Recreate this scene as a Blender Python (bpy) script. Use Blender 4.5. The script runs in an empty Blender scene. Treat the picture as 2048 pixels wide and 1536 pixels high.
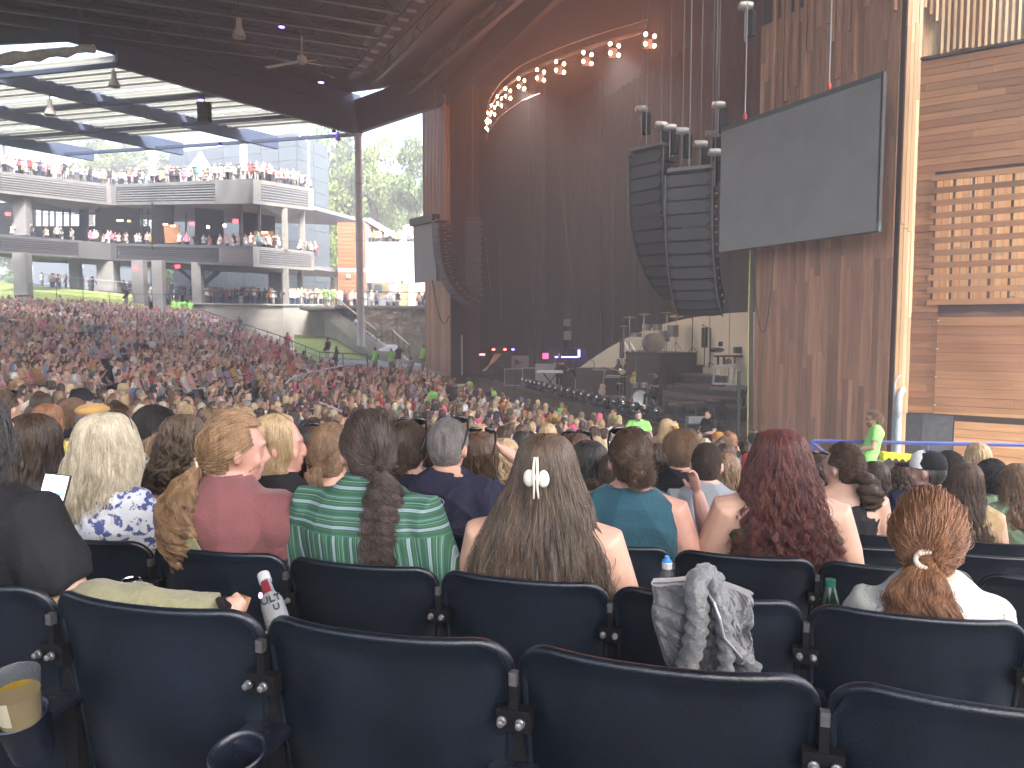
import bpy, bmesh, math, random
import numpy as np
from mathutils import Vector, Matrix, Euler
R = math.radians
scene = bpy.context.scene
col = scene.collection
# ------------------------------------------------------------------ camera, sky, sun, exposure
FPX = 1500.0
PITCH = R(4.1)
cam_d = bpy.data.cameras.new('camera'); cam = bpy.data.objects.new('camera', cam_d); col.objects.link(cam)
cam_d.sensor_width = 36; cam_d.lens = 36 * FPX / 2048
cam_d.clip_start = 0.05; cam_d.clip_end = 2000
cam.location = (0, 0, 0); cam.rotation_euler = (R(90) - PITCH, 0, 0)
scene.camera = cam
world = bpy.data.worlds.new('World'); scene.world = world; world.use_nodes = True
wn = world.node_tree.nodes; wl = world.node_tree.links
sky = wn.new('ShaderNodeTexSky'); sky.sky_type = 'NISHITA'; sky.sun_disc = False
SUN_EL, SUN_AZ = R(52), R(150)
sky.sun_elevation = SUN_EL; sky.sun_rotation = SUN_AZ
sky.dust_density = 6; sky.air_density = 1.0; sky.ozone_density = 0.6
wl.new(sky.outputs[0], wn['Background'].inputs[0]); wn['Background'].inputs[1].default_value = 0.15
sl = bpy.data.lights.new('sun', 'SUN'); sl.energy = 1.3; sl.angle = R(10); sl.color = (1, .96, .9)
so = bpy.data.objects.new('sun', sl); col.objects.link(so)
sd = Vector((math.sin(SUN_AZ) * math.cos(SUN_EL), math.cos(SUN_AZ) * math.cos(SUN_EL), math.sin(SUN_EL)))
so.rotation_euler = (-sd).to_track_quat('-Z', 'Y').to_euler(); so.location = (30, -40, 60)
vs = scene.view_settings
vs.view_transform = 'Standard'; vs.look = 'None'; vs.exposure = 3.2; vs.gamma = 1
try: vs.use_curve_mapping = False
except Exception: pass
cy = scene.cycles
cy.use_denoising = True
cy.max_bounces = 7; cy.diffuse_bounces = 4; cy.glossy_bounces = 3; cy.transmission_bounces = 4; cy.transparent_max_bounces = 8; cy.volume_bounces = 0
cy.caustics_reflective = False; cy.caustics_refractive = False
cy.sample_clamp_indirect = 6
rng = random.Random(7)
nr = np.random.RandomState(11)

def P(px, py, Y):
    u = (px - 1024) / FPX; v = (768 - py) / FPX
    d = Vector((u, math.cos(PITCH) + v * math.sin(PITCH), -math.sin(PITCH) + v * math.cos(PITCH)))
    return d * (Y / d.y)
def pix(p):
    c, s = math.cos(PITCH), math.sin(PITCH)
    dep = p[1] * c - p[2] * s; up = p[1] * s + p[2] * c
    if dep <= .05: return (-9999, -9999)
    return (1024 + FPX * p[0] / dep, 768 - FPX * up / dep)

# ------------------------------------------------------------------ mesh builder
XF = {}
class MB:
    def __init__(s): s.v = []; s.f = []; s.n = 0
    def add(s, verts, faces):
        o = s.n
        s.v.extend([tuple(p) for p in verts]); s.f.extend([tuple(i + o for i in q) for q in faces]); s.n += len(verts)
        return s
    def box(s, c, size, yaw=0, rot=None):
        m = rot if rot is not None else Matrix.Rotation(yaw, 3, 'Z')
        x, y, z = [k / 2 for k in size]; c = Vector(c)
        vs_ = [c + m @ Vector((a * x, b * y, d * z)) for a in (-1, 1) for b in (-1, 1) for d in (-1, 1)]
        return s.add(vs_, [(0, 1, 3, 2), (4, 6, 7, 5), (0, 4, 5, 1), (2, 3, 7, 6), (0, 2, 6, 4), (1, 5, 7, 3)])
    def beam(s, a, b, w, h, up=(0, 0, 1)):
        a = Vector(a); b = Vector(b); d = b - a; L = d.length
        if L < 1e-6: return s
        d.normalize(); side = d.cross(Vector(up))
        if side.length < 1e-4: side = d.cross(Vector((1, 0, 0)))
        side.normalize(); u = side.cross(d)
        vs_ = [q + side * (i * w / 2) + u * (j * h / 2) for q in (a, b) for i in (-1, 1) for j in (-1, 1)]
        return s.add(vs_, [(0, 1, 3, 2), (4, 6, 7, 5), (0, 4, 5, 1), (2, 3, 7, 6), (0, 2, 6, 4), (1, 5, 7, 3)])
    def tube(s, path, r, n=8, cap=True):
        path = [Vector(p) for p in path]; k = len(path)
        rs = r if hasattr(r, '__len__') else [r] * k
        ref = None; vs_ = []
        for i, p in enumerate(path):
            t = (path[min(i + 1, k - 1)] - path[max(i - 1, 0)])
            if t.length < 1e-9: t = Vector((0, 0, 1))
            t.normalize()
            if ref is None:
                ref = t.orthogonal().normalized()
            ref = (ref - t * ref.dot(t))
            if ref.length < 1e-6: ref = t.orthogonal()
            ref.normalize(); q = t.cross(ref)
            for j in range(n):
                a = 2 * math.pi * j / n
                vs_.append(p + (ref * math.cos(a) + q * math.sin(a)) * rs[i])
        fs = [(i * n + j, i * n + (j + 1) % n, (i + 1) * n + (j + 1) % n, (i + 1) * n + j) for i in range(k - 1) for j in range(n)]
        if cap: fs += [tuple(reversed(range(n))), tuple((k - 1) * n + j for j in range(n))]
        return s.add(vs_, fs)
    def slab(s, pts, off):
        pts = [Vector(p) for p in pts]; off = Vector(off); n = len(pts)
        return s.add(pts + [p + off for p in pts], [tuple(reversed(range(n))), tuple(range(n, 2 * n))] + [(i, (i + 1) % n, n + (i + 1) % n, n + i) for i in range(n)])
    def lathe(s, prof, c=(0, 0, 0), n=16, rot=None, sx=1, sy=1):
        c = Vector(c); vs_ = []; k = len(prof)
        for r, z in prof:
            for j in range(n):
                a = 2 * math.pi * j / n; p = Vector((r * math.cos(a) * sx, r * math.sin(a) * sy, z))
                vs_.append(c + (rot @ p if rot is not None else p))
        fs = [(i * n + j, i * n + (j + 1) % n, (i + 1) * n + (j + 1) % n, (i + 1) * n + j) for i in range(k - 1) for j in range(n)]
        if prof[0][0] > 1e-5: fs.append(tuple(reversed(range(n))))
        if prof[-1][0] > 1e-5: fs.append(tuple((k - 1) * n + j for j in range(n)))
        return s.add(vs_, fs)
    def ell(s, c, r, rot=None, n=14, m=9):
        prof = [(max(1e-6, math.sin(math.pi * i / m)), -math.cos(math.pi * i / m)) for i in range(m + 1)]
        c = Vector(c); vs_ = []
        for a_, z in prof:
            for j in range(n):
                a = 2 * math.pi * j / n; p = Vector((a_ * math.cos(a) * r[0], a_ * math.sin(a) * r[1], z * r[2]))
                vs_.append(c + (rot @ p if rot is not None else p))
        fs = [(i * n + j, i * n + (j + 1) % n, (i + 1) * n + (j + 1) % n, (i + 1) * n + j) for i in range(m) for j in range(n)]
        return s.add(vs_, fs)
    def loft(s, rings, n=20, cap=True, e=1.0):
        # rings: (z, cx, cy, rx, ry)
        vs_ = []; k = len(rings)
        for (z, cx, cy_, rx, ry) in rings:
            for j in range(n):
                a = 2 * math.pi * j / n; ca, sa = math.cos(a), math.sin(a)
                vs_.append((cx + rx * math.copysign(abs(ca) ** e, ca), cy_ + ry * math.copysign(abs(sa) ** e, sa), z))
        fs = [(i * n + j, i * n + (j + 1) % n, (i + 1) * n + (j + 1) % n, (i + 1) * n + j) for i in range(k - 1) for j in range(n)]
        if cap: fs += [tuple(range(n)), tuple((k - 1) * n + j for j in range(n))]
        return s.add(vs_, fs)
    def mesh(s, name='m', smooth=None, fix=True):
        me = bpy.data.meshes.new(name); me.from_pydata(s.v, [], s.f)
        if fix and len(s.f) < 30000:
            bm = bmesh.new(); bm.from_mesh(me); bmesh.ops.recalc_face_normals(bm, faces=bm.faces); bm.to_mesh(me); bm.free()
        if smooth is not None:
            me.polygons.foreach_set('use_smooth', [True] * len(me.polygons))
            if smooth < 180: me.set_sharp_from_angle(angle=R(smooth))
        return me
    def build(s, name, mat_, parent=None, smooth=None, fix=True, **kw):
        me = s.mesh(name, smooth, fix)
        return link(name, me, mat_, parent, **kw)

def link(name, me, mat_, parent=None, local=False, **kw):
    if mat_ is not None and me is not None:
        me.materials.clear(); me.materials.append(mat_)
    me.name = name
    o = bpy.data.objects.new(name, me); col.objects.link(o)
    if parent is not None:
        o.parent = parent
        X = XF.get(parent.name)
        if X is not None and not local: me.transform(X.inverted())
        if X is not None: XF[o.name] = X
    elif kw.get('kind') != 'structure' and isinstance(me, bpy.types.Mesh) and len(me.vertices) and not local:
        co = np.empty(len(me.vertices) * 3); me.vertices.foreach_get('co', co); co = co.reshape(-1, 3)
        c = Vector(((co[:, 0].min() + co[:, 0].max()) / 2, (co[:, 1].min() + co[:, 1].max()) / 2, co[:, 2].min()))
        me.transform(Matrix.Translation(-c)); o.location = c; XF[o.name] = Matrix.Translation(c)
    tag(o, **kw)
    return o
def tag(o, label=None, cat=None, group=None, kind=None):
    if label: o['label'] = label
    if cat: o['category'] = cat
    if group: o['group'] = group
    if kind: o['kind'] = kind
    return o
def thing(name, label, cat, loc=(0, 0, 0), yaw=0, group=None, kind=None):
    o = bpy.data.objects.new(name, None); col.objects.link(o); o.empty_display_size = .1
    o.location = loc; o.rotation_euler = (0, 0, yaw)
    XF[o.name] = Matrix.Translation(Vector(loc)) @ Matrix.Rotation(yaw, 4, 'Z')
    return tag(o, label, cat, group, kind)
KIDS = {}
def kids(o): return [c for c in bpy.data.objects if c.parent == o]
def copy_tree(o, loc=None, yaw=None, label=None, group=None, _p=None, _kids=None):
    ks = TREE.get(o.name)
    if ks is None: ks = TREE[o.name] = [c for c in scene.objects if c.parent == o]
    c = o.copy(); col.objects.link(c)
    if _p is not None: c.parent = _p
    for k in ks: copy_tree(k, _p=c)
    if loc is not None: c.location = loc
    if yaw is not None: c.rotation_euler = (0, 0, yaw)
    if label: c['label'] = label
    if group: c['group'] = group
    return c
TREE = {}

# ------------------------------------------------------------------ materials
def srgb(h):
    h = h.lstrip('#'); c = [int(h[i:i + 2], 16) / 255 for i in (0, 2, 4)]
    return tuple(x / 12.92 if x <= .04045 else ((x + .055) / 1.055) ** 2.4 for x in c)
MATS = {}
def mat(name, color=(.5, .5, .5), rough=.6, metal=0, var=.15, scale=8, stretch=(1, 1, 1), bump=0, bscale=None, objrand=0, emit=None, estr=1, col2=None, spec=.5, attr=None, detail=4, alpha=None, trans=0, sheen=0, hue=0, coat=0):
    if name in MATS: return MATS[name]
    m = bpy.data.materials.new(name); m.use_nodes = True; nt = m.node_tree; N = nt.nodes; L = nt.links
    b = N['Principled BSDF']
    b.inputs['Roughness'].default_value = rough; b.inputs['Metallic'].default_value = metal
    b.inputs['Specular IOR Level'].default_value = spec
    if sheen: b.inputs['Sheen Weight'].default_value = sheen
    if coat: b.inputs['Coat Weight'].default_value = coat; b.inputs['Coat Roughness'].default_value = .2
    if trans: b.inputs['Transmission Weight'].default_value = trans
    if alpha is not None: b.inputs['Alpha'].default_value = alpha
    tc = N.new('ShaderNodeTexCoord'); mp = N.new('ShaderNodeMapping'); L.new(tc.outputs['Object'], mp.inputs[0]); mp.inputs['Scale'].default_value = stretch
    src = None
    if attr:
        a = N.new('ShaderNodeAttribute'); a.attribute_name = attr; src = a.outputs['Color']
    oi = N.new('ShaderNodeObjectInfo') if (objrand or hue or col2 and objrand) else None
    if oi:
        ad = N.new('ShaderNodeVectorMath'); ad.operation = 'ADD'; L.new(mp.outputs[0], ad.inputs[0])
        cm = N.new('ShaderNodeMath'); cm.operation = 'MULTIPLY'; cm.inputs[1].default_value = 57; L.new(oi.outputs['Random'], cm.inputs[0]); L.new(cm.outputs[0], ad.inputs[1])
        vec = ad.outputs[0]
    else: vec = mp.outputs[0]
    nz = N.new('ShaderNodeTexNoise'); nz.inputs['Scale'].default_value = scale; nz.inputs['Detail'].default_value = detail; nz.inputs['Roughness'].default_value = .6
    L.new(vec, nz.inputs['Vector'])
    if src is None:
        if col2 is not None:
            mx = N.new('ShaderNodeMix'); mx.data_type = 'RGBA'; mx.inputs['A'].default_value = (*color, 1); mx.inputs['B'].default_value = (*col2, 1)
            if objrand:
                L.new(oi.outputs['Random'], mx.inputs['Factor'])
            else:
                mr0 = N.new('ShaderNodeMapRange'); mr0.inputs[1].default_value = .35; mr0.inputs[2].default_value = .65; L.new(nz.outputs[0], mr0.inputs[0]); L.new(mr0.outputs[0], mx.inputs['Factor'])
            src = mx.outputs['Result']
        else:
            rgb = N.new('ShaderNodeRGB'); rgb.outputs[0].default_value = (*color, 1); src = rgb.outputs[0]
    if var or objrand:
        mr = N.new('ShaderNodeMapRange'); mr.inputs[1].default_value = .3; mr.inputs[2].default_value = .7
        mr.inputs[3].default_value = 1 - var; mr.inputs[4].default_value = 1 + var; L.new(nz.outputs[0], mr.inputs[0])
        f = mr.outputs[0]
        if objrand:
            m2 = N.new('ShaderNodeMapRange'); m2.inputs[3].default_value = 1 - objrand; m2.inputs[4].default_value = 1 + objrand
            wn_ = N.new('ShaderNodeTexWhiteNoise'); wn_.noise_dimensions = '1D'; L.new(oi.outputs['Random'], wn_.inputs['W']); L.new(wn_.outputs[0], m2.inputs[0])
            mm = N.new('ShaderNodeMath'); mm.operation = 'MULTIPLY'; L.new(f, mm.inputs[0]); L.new(m2.outputs[0], mm.inputs[1]); f = mm.outputs[0]
        sc = N.new('ShaderNodeVectorMath'); sc.operation = 'SCALE'; L.new(src, sc.inputs[0]); L.new(f, sc.inputs['Scale']); src = sc.outputs[0]
    L.new(src, b.inputs['Base Color'])
    if rough > .15:
        rr = N.new('ShaderNodeMapRange'); rr.inputs[3].default_value = max(.05, rough - .1); rr.inputs[4].default_value = min(1, rough + .1); L.new(nz.outputs[0], rr.inputs[0]); L.new(rr.outputs[0], b.inputs['Roughness'])
    if bump:
        nb = N.new('ShaderNodeTexNoise'); nb.inputs['Scale'].default_value = bscale or scale * 3; nb.inputs['Detail'].default_value = 3; L.new(vec, nb.inputs['Vector'])
        bp = N.new('ShaderNodeBump'); bp.inputs['Strength'].default_value = bump; bp.inputs['Distance'].default_value = .02; L.new(nb.outputs[0], bp.inputs['Height']); L.new(bp.outputs[0], b.inputs['Normal'])
    if emit is not None:
        b.inputs['Emission Color'].default_value = (*emit, 1); b.inputs['Emission Strength'].default_value = estr
    MATS[name] = m
    return m
M = {}
M['navy'] = mat('navy_plastic', (.0042, .0074, .0135), .34, var=.32, scale=7, bump=.12, bscale=220, objrand=.15)
M['black'] = mat('black_metal', (.012, .012, .014), .5, var=.2)
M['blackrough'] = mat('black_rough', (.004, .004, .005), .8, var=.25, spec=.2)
M['steel'] = mat('bolt_steel', (.42, .42, .43), .38, metal=.9, var=.2, scale=40)
M['grey'] = mat('grey_paint', (.32, .34, .36), .6, var=.1, scale=2)
M['concrete'] = mat('concrete', (.22, .217, .20), .85, var=.18, scale=1.2, bump=.1, bscale=30)
M['pale'] = mat('pale_concrete', (.40, .385, .35), .85, var=.2, scale=.8, bump=.1, bscale=30)
M['concrete_dark'] = mat('concrete_dark', (.19, .19, .195), .85, var=.2, scale=.9, bump=.1, bscale=30)
M['floor'] = mat('aisle_concrete', (.13, .13, .13), .9, var=.25, scale=1.5)
M['roofsteel'] = mat('roof_steel', (.024, .034, .056), .6, var=.2, scale=1)
M['roofedge'] = mat('roof_steel_worn', (.16, .165, .18), .55, var=.25, scale=2)
M['deck'] = mat('roof_deck', (.042, .05, .066), .7, var=.2, scale=.5)
M['bluesteel'] = mat('blue_grey_steel', (.040, .060, .108), .6, var=.12, scale=.7)
M['white'] = mat('white_paint', (.62, .62, .60), .6, var=.06, scale=2)
M['palepanel'] = mat('grey_blue_panel', (.085, .108, .128), .6, var=.05, scale=.6, objrand=.05)
M['rail'] = mat('dark_rail', (.03, .032, .035), .5, var=.1)
M['bluerail'] = mat('blue_rail', (.06, .085, .30), .45, var=.1)
M['grass'] = mat('lawn_grass', (.15, .20, .055), .9, var=.35, scale=3, bump=.3, bscale=40, col2=(.21, .26, .08))
M['wood_v'] = mat('red_cedar_upright', (.31, .155, .095), .45, var=.28, scale=1.2, stretch=(14, 14, .7), objrand=.28, col2=(.44, .24, .145), bump=.05, spec=.4)
M['wood_h'] = mat('brown_cedar_level', (.20, .088, .042), .5, var=.25, scale=1.2, stretch=(.8, .8, 16), objrand=.22, col2=(.29, .145, .07), bump=.05)
M['wood_hl'] = mat('honey_cedar_level', (.38, .19, .085), .5, var=.2, scale=1.2, stretch=(.8, .8, 16), objrand=.2, col2=(.46, .26, .12), bump=.05)
M['wood_sunlit_pale'] = mat('sunlit_pale_cedar', (.34, .20, .10), .6, var=.2, scale=1.2, stretch=(14, 14, .7), objrand=.2, col2=(.46, .36, .24))  # cedar lightened: sun on the upper slats and corner strip, as colour
M['wood_sunlit'] = mat('sunlit_cedar_upright', (.52, .25, .11), .6, var=.15, scale=1.2, stretch=(14, 14, .7), objrand=.15, col2=(.62, .38, .19))  # cedar brightened for boards in sun behind the lattice; light in the colour
M['wood_dark'] = mat('stained_and_shaded_wood', (.045, .022, .018), .45, var=.25, scale=1.5, stretch=(1, 1, 6), objrand=.15)
M['stagewood'] = mat('stage_floor_wood', (.028, .016, .013), .3, var=.35, scale=1.5, stretch=(3, .6, 1), bump=.03)
M['screen'] = mat('led_screen_off', (.21, .208, .20), .5, var=.12, scale=1.1, bump=.02, bscale=200, spec=.7)
M['drape'] = mat('black_drape', (.006, .006, .008), .95, var=.3, scale=2)
M['cream'] = mat('cream_scrim', (.62, .575, .42), .8, var=.05, scale=1)
M['hivis'] = mat('lime_shirt', (.27, .68, .17), .8, var=.08, scale=10, bump=.2, bscale=14)
M['exit'] = mat('exit_sign_red', (.5, .02, .02), .5, emit=(1, .05, .06), estr=1.2)
M['yellow'] = mat('yellow_vinyl', (.75, .60, .04), .6, var=.1)
AD = Vector((.89, .455, 0)); BD = Vector((-.455, .89, 0))
AD.normalize(); BD.normalize()
# ------------------------------------------------------------------ terrain of the amphitheatre
CX, CY = 9.0, 33.0
ZP = [(0, -4.0), (9, -3.97), (15, -3.68), (21, -3.12), (28.8, -2.1), (33, -1.38), (34.6, -1.1), (54, 1.5), (75, 4.6)]
def zf(r): return float(np.interp(r, [a for a, _ in ZP], [b for _, b in ZP]))
def rr_(x, y): return math.hypot(x - CX, y - CY)
ground = MB()
ground.slab([(-900, -400, -4.8), (900, -400, -4.8), (900, 1300, -4.8), (-900, 1300, -4.8)], (0, 0, -.3))
ground.build('ground', mat('outer_ground', (.12, .15, .07), .95, var=.3, scale=.05), kind='structure')
POLY = [(-43, 53), (-39, 57), (-34, 62), (-28, 64), (-22, 58.5), (-15.8, 50.8), (-11.5, 44), (-7.4, 43.5), (-3.6, 43), (12, 20), (16, 9), (12, 0), (-30, 0)]
def inpoly(x, y, poly):
    c = False; j = len(poly) - 1
    for i in range(len(poly)):
        if (poly[i][1] > y) != (poly[j][1] > y) and x < (poly[j][0] - poly[i][0]) * (y - poly[i][1]) / (poly[j][1] - poly[i][1]) + poly[i][0]: c = not c
        j = i
    return c
def keepf(q):
    x = sum(p[0] for p in q) / 4; y = sum(p[1] for p in q) / 4
    return y < 22 or inpoly(x, y, POLY) or inpoly(x + .8, y - .8, POLY)
bowl = MB(); nA = 220; a0, a1 = R(118), R(282)
ring = []
for i in range(63):
    r0 = 33 - .42 + .85 * (i - 27)
    if r0 < 8: continue
    ring.append((r0, zf(r0 + .42)))
vsb, fsb = [], []
for (r0, z) in ring:
    for rq in (r0, r0 + .85):
        for j in range(nA + 1):
            a = a0 + (a1 - a0) * j / nA; vsb.append((CX + rq * math.cos(a), CY + rq * math.sin(a), z))
for i in range(2 * len(ring) - 1):
    for j in range(nA):
        b = i * (nA + 1) + j; fsb.append((b, b + 1, b + nA + 2, b + nA + 1))
fsb = [q for q in fsb if keepf([vsb[k] for k in q])]
bowl.add(vsb, fsb)
bowl.build('seating_terrace', M['floor'], kind='structure', fix=False)

# ------------------------------------------------------------------ main roof
RZ = 15.0
def rz(x, y): return RZ + .03 * (AD.x * x + AD.y * y)
ROOF = [(-60, 43.9), (-22.8, 39.2), (-11.6, 54.2), (-3.4, 51.8), (9.4, 21.2), (7.64, 15.14), (17.5, 8.3), (17.5, -18), (-60, -18)]  # rear and right edges, out of view, are placed to steer the light
roof = thing('main_roof', 'dark steel roof over the seating with long open-web joists', 'roof', (0, 0, 15), kind='structure')
dk = MB(); dk.slab([(x, y, rz(x, y) + 1.25) for x, y in ROOF], (0, 0, .15)); dk.build('roof_deck', M['deck'], roof)
def scan(poly, b):
    xs = []
    for i in range(len(poly)):
        p = Vector((*poly[i], 0)); q = Vector((*poly[(i + 1) % len(poly)], 0)); bp, bq = p.dot(BD), q.dot(BD)
        if (bp - b) * (bq - b) < 0:
            t = (b - bp) / (bq - bp); xs.append((p + (q - p) * t).dot(AD))
    xs.sort(); return [(xs[i], xs[i + 1]) for i in range(0, len(xs) - 1, 2)]
def AB(a, b, dz=0):
    p = AD * a + BD * b; return Vector((p.x, p.y, rz(p.x, p.y) + dz))
for k in range(26):
    b = 45.2 - 1.75 * k
    for (s0, s1) in scan(ROOF, b):
        s1 = min(s1, 12.4); s0 = max(s0, -58)
        if s1 - s0 < 2: continue
        j = MB()
        j.beam(AB(s0, b, .22), AB(s1, b, .22), .16, .10); j.beam(AB(s0, b, 1.1), AB(s1, b, 1.1), .14, .10)
        a = s0; u = 0; st = 1.15
        if b > 16:
            while a + st < s1:
                j.beam(AB(a, b, .25 if u else 1.1), AB(a + st, b, 1.1 if u else .25), .045, .045); a += st; u ^= 1
        j.build('joist', M['roofsteel'], roof)
        j2 = MB(); j2.beam(AB(s0, b, .145), AB(s1, b, .145), .17, .03); j2.build('joist_flange', M['roofedge'], roof)
for a in (-34, -22, -10, 1.5):       # bridging girders along the other direction, deeper
    g = MB(); g.beam(AB(a, 6, .75), AB(a, 46, .75), .12, .5); g.build('girder', M['roofsteel'], roof)
for a, w in ((12.6, .35), (14.3, .25), (17.0, .3)):
    g = MB(); g.beam(AB(a, 6, .05), AB(a, 46.5 + (a - 12.6) * .4, .05), w, .12); g.beam(AB(a, 6, .9), AB(a, 46.5, .9), w, .12)
    for q in range(34):
        g.beam(AB(a, 8 + q * 1.12, .05 if q % 2 else .9), AB(a, 9.12 + q * 1.12, .9 if q % 2 else .05), .05, .05)
    g.build('girder', M['roofsteel'], roof)
g = MB()
for q in range(30): g.box(AB(12.6, 10 + q * 1.2, -.12), (.5, .16, .1), yaw=R(27))
g.build('cable_bracket', M['roofedge'], roof)
# fan bay: thin purlins parallel to the long canopy beam
D1 = Vector((.574, .819, 0))
for k in range(7):
    p = Vector((-22.8, 39.2, 0)) + Vector((2.6 * (k + .5), .3 * (k + .5), 0))
    q = p + D1 * (19.5 - 2.1 * k)
    while q.dot(AD) > 12.3: q -= D1 * .5
    if (q - p).dot(D1) < 1.5: continue
    m = MB(); m.beam((p.x, p.y, rz(p.x, p.y) + .2), (q.x, q.y, rz(q.x, q.y) + .2), .12, .08)
    m.beam((p.x, p.y, rz(p.x, p.y) + 1), (q.x, q.y, rz(q.x, q.y) + 1), .1, .08)
    n = 14
    for i in range(n):
        c0 = p + (q - p) * (i / n); c1 = p + (q - p) * ((i + 1) / n)
        m.beam((c0.x, c0.y, rz(c0.x, c0.y) + (.2 if i % 2 else 1)), (c1.x, c1.y, rz(c1.x, c1.y) + (1 if i % 2 else .2)), .04, .04)
    m.build('purlin', M['bluesteel'], roof)
m = MB(); e0 = P(716, 268, 54.4); e1 = P(850, 214, 50)
m.beam(e0 + Vector((0, 0, 1.2)), e1 + Vector((1.2, .6, 1.5)), .4, 2.3); m.build('edge_beam', M['bluesteel'], roof)
m = MB(); m.beam((-60, 43.7, 15.75), (-21.6, 38.75, 15.6), .25, 2.2); m.build('edge_beam', M['roofsteel'], roof)
m = MB(); m.beam((-22.7, 38.9, 15.55), (-10.9, 54.9, 15.75), .25, 1.9); m.build('edge_beam', M['bluesteel'], roof)
# column that carries the roof corner
c = thing('roof_column', 'tall round grey steel column at the roof corner beside the stair', 'column', P(722, 694, 54.4))
b0 = P(722, 694, 54.4); t0 = Vector((b0.x, b0.y, P(716, 268, 54.4).z))
m = MB(); m.tube([b0, t0], .27, 20); m.build('shaft', mat('column_grey', (.55, .56, .56), .5, var=.08, scale=1), c, smooth=60)
m = MB(); m.lathe([(.45, 0), (.45, .08), (.3, .1)], b0, 20); m.build('base_plate', M['grey'], c)
for z in (3.5, 7.6, 11.6):
    m = MB(); m.lathe([(.29, z), (.29, z + .06)], b0, 20); m.build('band', M['grey'], c)

# ------------------------------------------------------------------ lower translucent canopy
CZ = 14.0
def CP(px, py, z=CZ):
    d = P(px, py, 1.0); return d * (z / d.z)
can = thing('canopy', 'lower canopy of pale translucent ribbed sheets between blue steel beams', 'canopy', CP(300, 200))
transl = bpy.data.materials.new('translucent_sheet'); transl.use_nodes = True
tn = transl.node_tree; b_ = tn.nodes['Principled BSDF']; tr = tn.nodes.new('ShaderNodeBsdfTranslucent'); mx = tn.nodes.new('ShaderNodeMixShader')
tr.inputs[0].default_value = (.70, .72, .64, 1); b_.inputs['Base Color'].default_value = (.6, .61, .56, 1); mx.inputs[0].default_value = .17
tn.links.new(b_.outputs[0], mx.inputs[1]); tn.links.new(tr.outputs[0], mx.inputs[2]); tn.links.new(mx.outputs[0], tn.nodes['Material Output'].inputs[0])
ORG = Vector((CP(716, 268).x, CP(716, 268).y, 0)); PU = Vector((-math.sin(R(76)), math.cos(R(76)), 0))
def CQ(s, t, dz=0):  # s metres back along the beams from the corner column, t metres out along the purlins
    p = ORG - D1 * s + PU * t; return Vector((p.x, p.y, CZ + dz))
BT = [0, 8.6, 17.0, 25.5]; SS = [0, 5.6, 11.2, 17.2]
LN = 17.2
for i, t in enumerate(BT):
    m = MB(); m.beam(CQ(-.3 - (0 if i == 0 else 2), t, .35), CQ(LN + (0 if i < 1 else 14), t, .35), .32, .95); m.build('canopy_beam', M['bluesteel'], can)
for s in SS:
    m = MB(); m.beam(CQ(s, -.1, -.02), CQ(s, 25.5, -.02), .22, .22); m.build('cross_beam', M['bluesteel'], can)
for s in (22.8, 28.4):
    m = MB(); m.beam(CQ(s, 8.6, -.02), CQ(s, 25.5, -.02), .22, .22); m.build('cross_beam', M['bluesteel'], can)
for i in range(3):
    for k in range(6):
        if i == 0 and k > 2: continue
        s0 = k * 5.65 + .15 + (1.1 if k == 0 else 0); s1 = (k + 1) * 5.65 - .15; m = MB()
        n = 40; vv = []
        for q in range(n + 1):
            s = s0 + (s1 - s0) * q / n; h = .62 + (.07 if (q // 2) % 2 else 0)
            vv += [CQ(s, BT[i] + .2, h), CQ(s, BT[i + 1] - .2, h)]
        m.add(vv, [(2 * q, 2 * q + 1, 2 * q + 3, 2 * q + 2) for q in range(n)])
        m.build('translucent_panel', transl, can, fix=False)
        m = MB()
        for q in range(1, 5): m.beam(CQ(s0 + (s1 - s0) * q / 5, BT[i] + .2, .52), CQ(s0 + (s1 - s0) * q / 5, BT[i + 1] - .2, .52), .07, .09)
        m.build('sheet_rail', mat('sheet_rail_grey', (.30, .31, .30), .6), can)
# rolled fabric along the roof step
m = MB(); pa, pb = P(-40, 124, 39.5), P(188, 96, 39.5); pts = [pa.lerp(pb, i / 12) + Vector((0, 0, .05 * math.sin(i * 1.9))) for i in range(13)]
m.tube(pts, [.33 - .012 * i + .05 * math.sin(i * 2.3) for i in range(13)], 10)
fb = m.build('rolled_blind', mat('grey_canvas', (.5, .47, .44), .9, var=.3, scale=2), smooth=60, label='rolled grey canvas blind lying along the step between roof and canopy', cat='blind')
# lamps, fans and speakers under the roofs
blue = mat('blue_led', (.02, .02, .3), .4, emit=(.08, .06, 1), estr=6)
DR = ['over the outer edge of the roof', 'just left of the ceiling fan', 'under the fan tip', 'above the hanging loudspeaker', 'at the canopy edge by the grey tower', 'by the roof column top']
for i, (x, y) in enumerate([(197, 10), (563, 53), (642, 164), (402, 199), (440, 291), (668, 266)]):
    Y = 40 - i if i < 3 else (46 if i == 3 else 50)
    p = P(x, y, Y); t = thing('blue_downlight', 'small blue glowing downlight ' + DR[i], 'light', p, group='blue downlights under the roof')
    m = MB(); m.lathe([(.12, .18), (.16, .0), (.155, -.02)], p, 12); m.build('housing', M['black'], t)
    m = MB(); m.lathe([(.0001, -.035), (.14, -.03), (.14, -.022)], p, 12); m.build('lens', blue, t)
    m = MB(); m.tube([p + Vector((0, 0, .18)), p + Vector((0, 0, 1.0))], .02, 6); m.build('stem', M['black'], t)
LB = [(478, 56, 36, 'beside the ceiling fan'), (228, 158, 42, 'under the first bay of the canopy'), (100, 215, 44, 'under the second canopy bay'), (676, 272, 50, 'small beside the roof column')]
lampm = mat('lamp_shade_grey', (.45, .43, .40), .5, var=.1)
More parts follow.
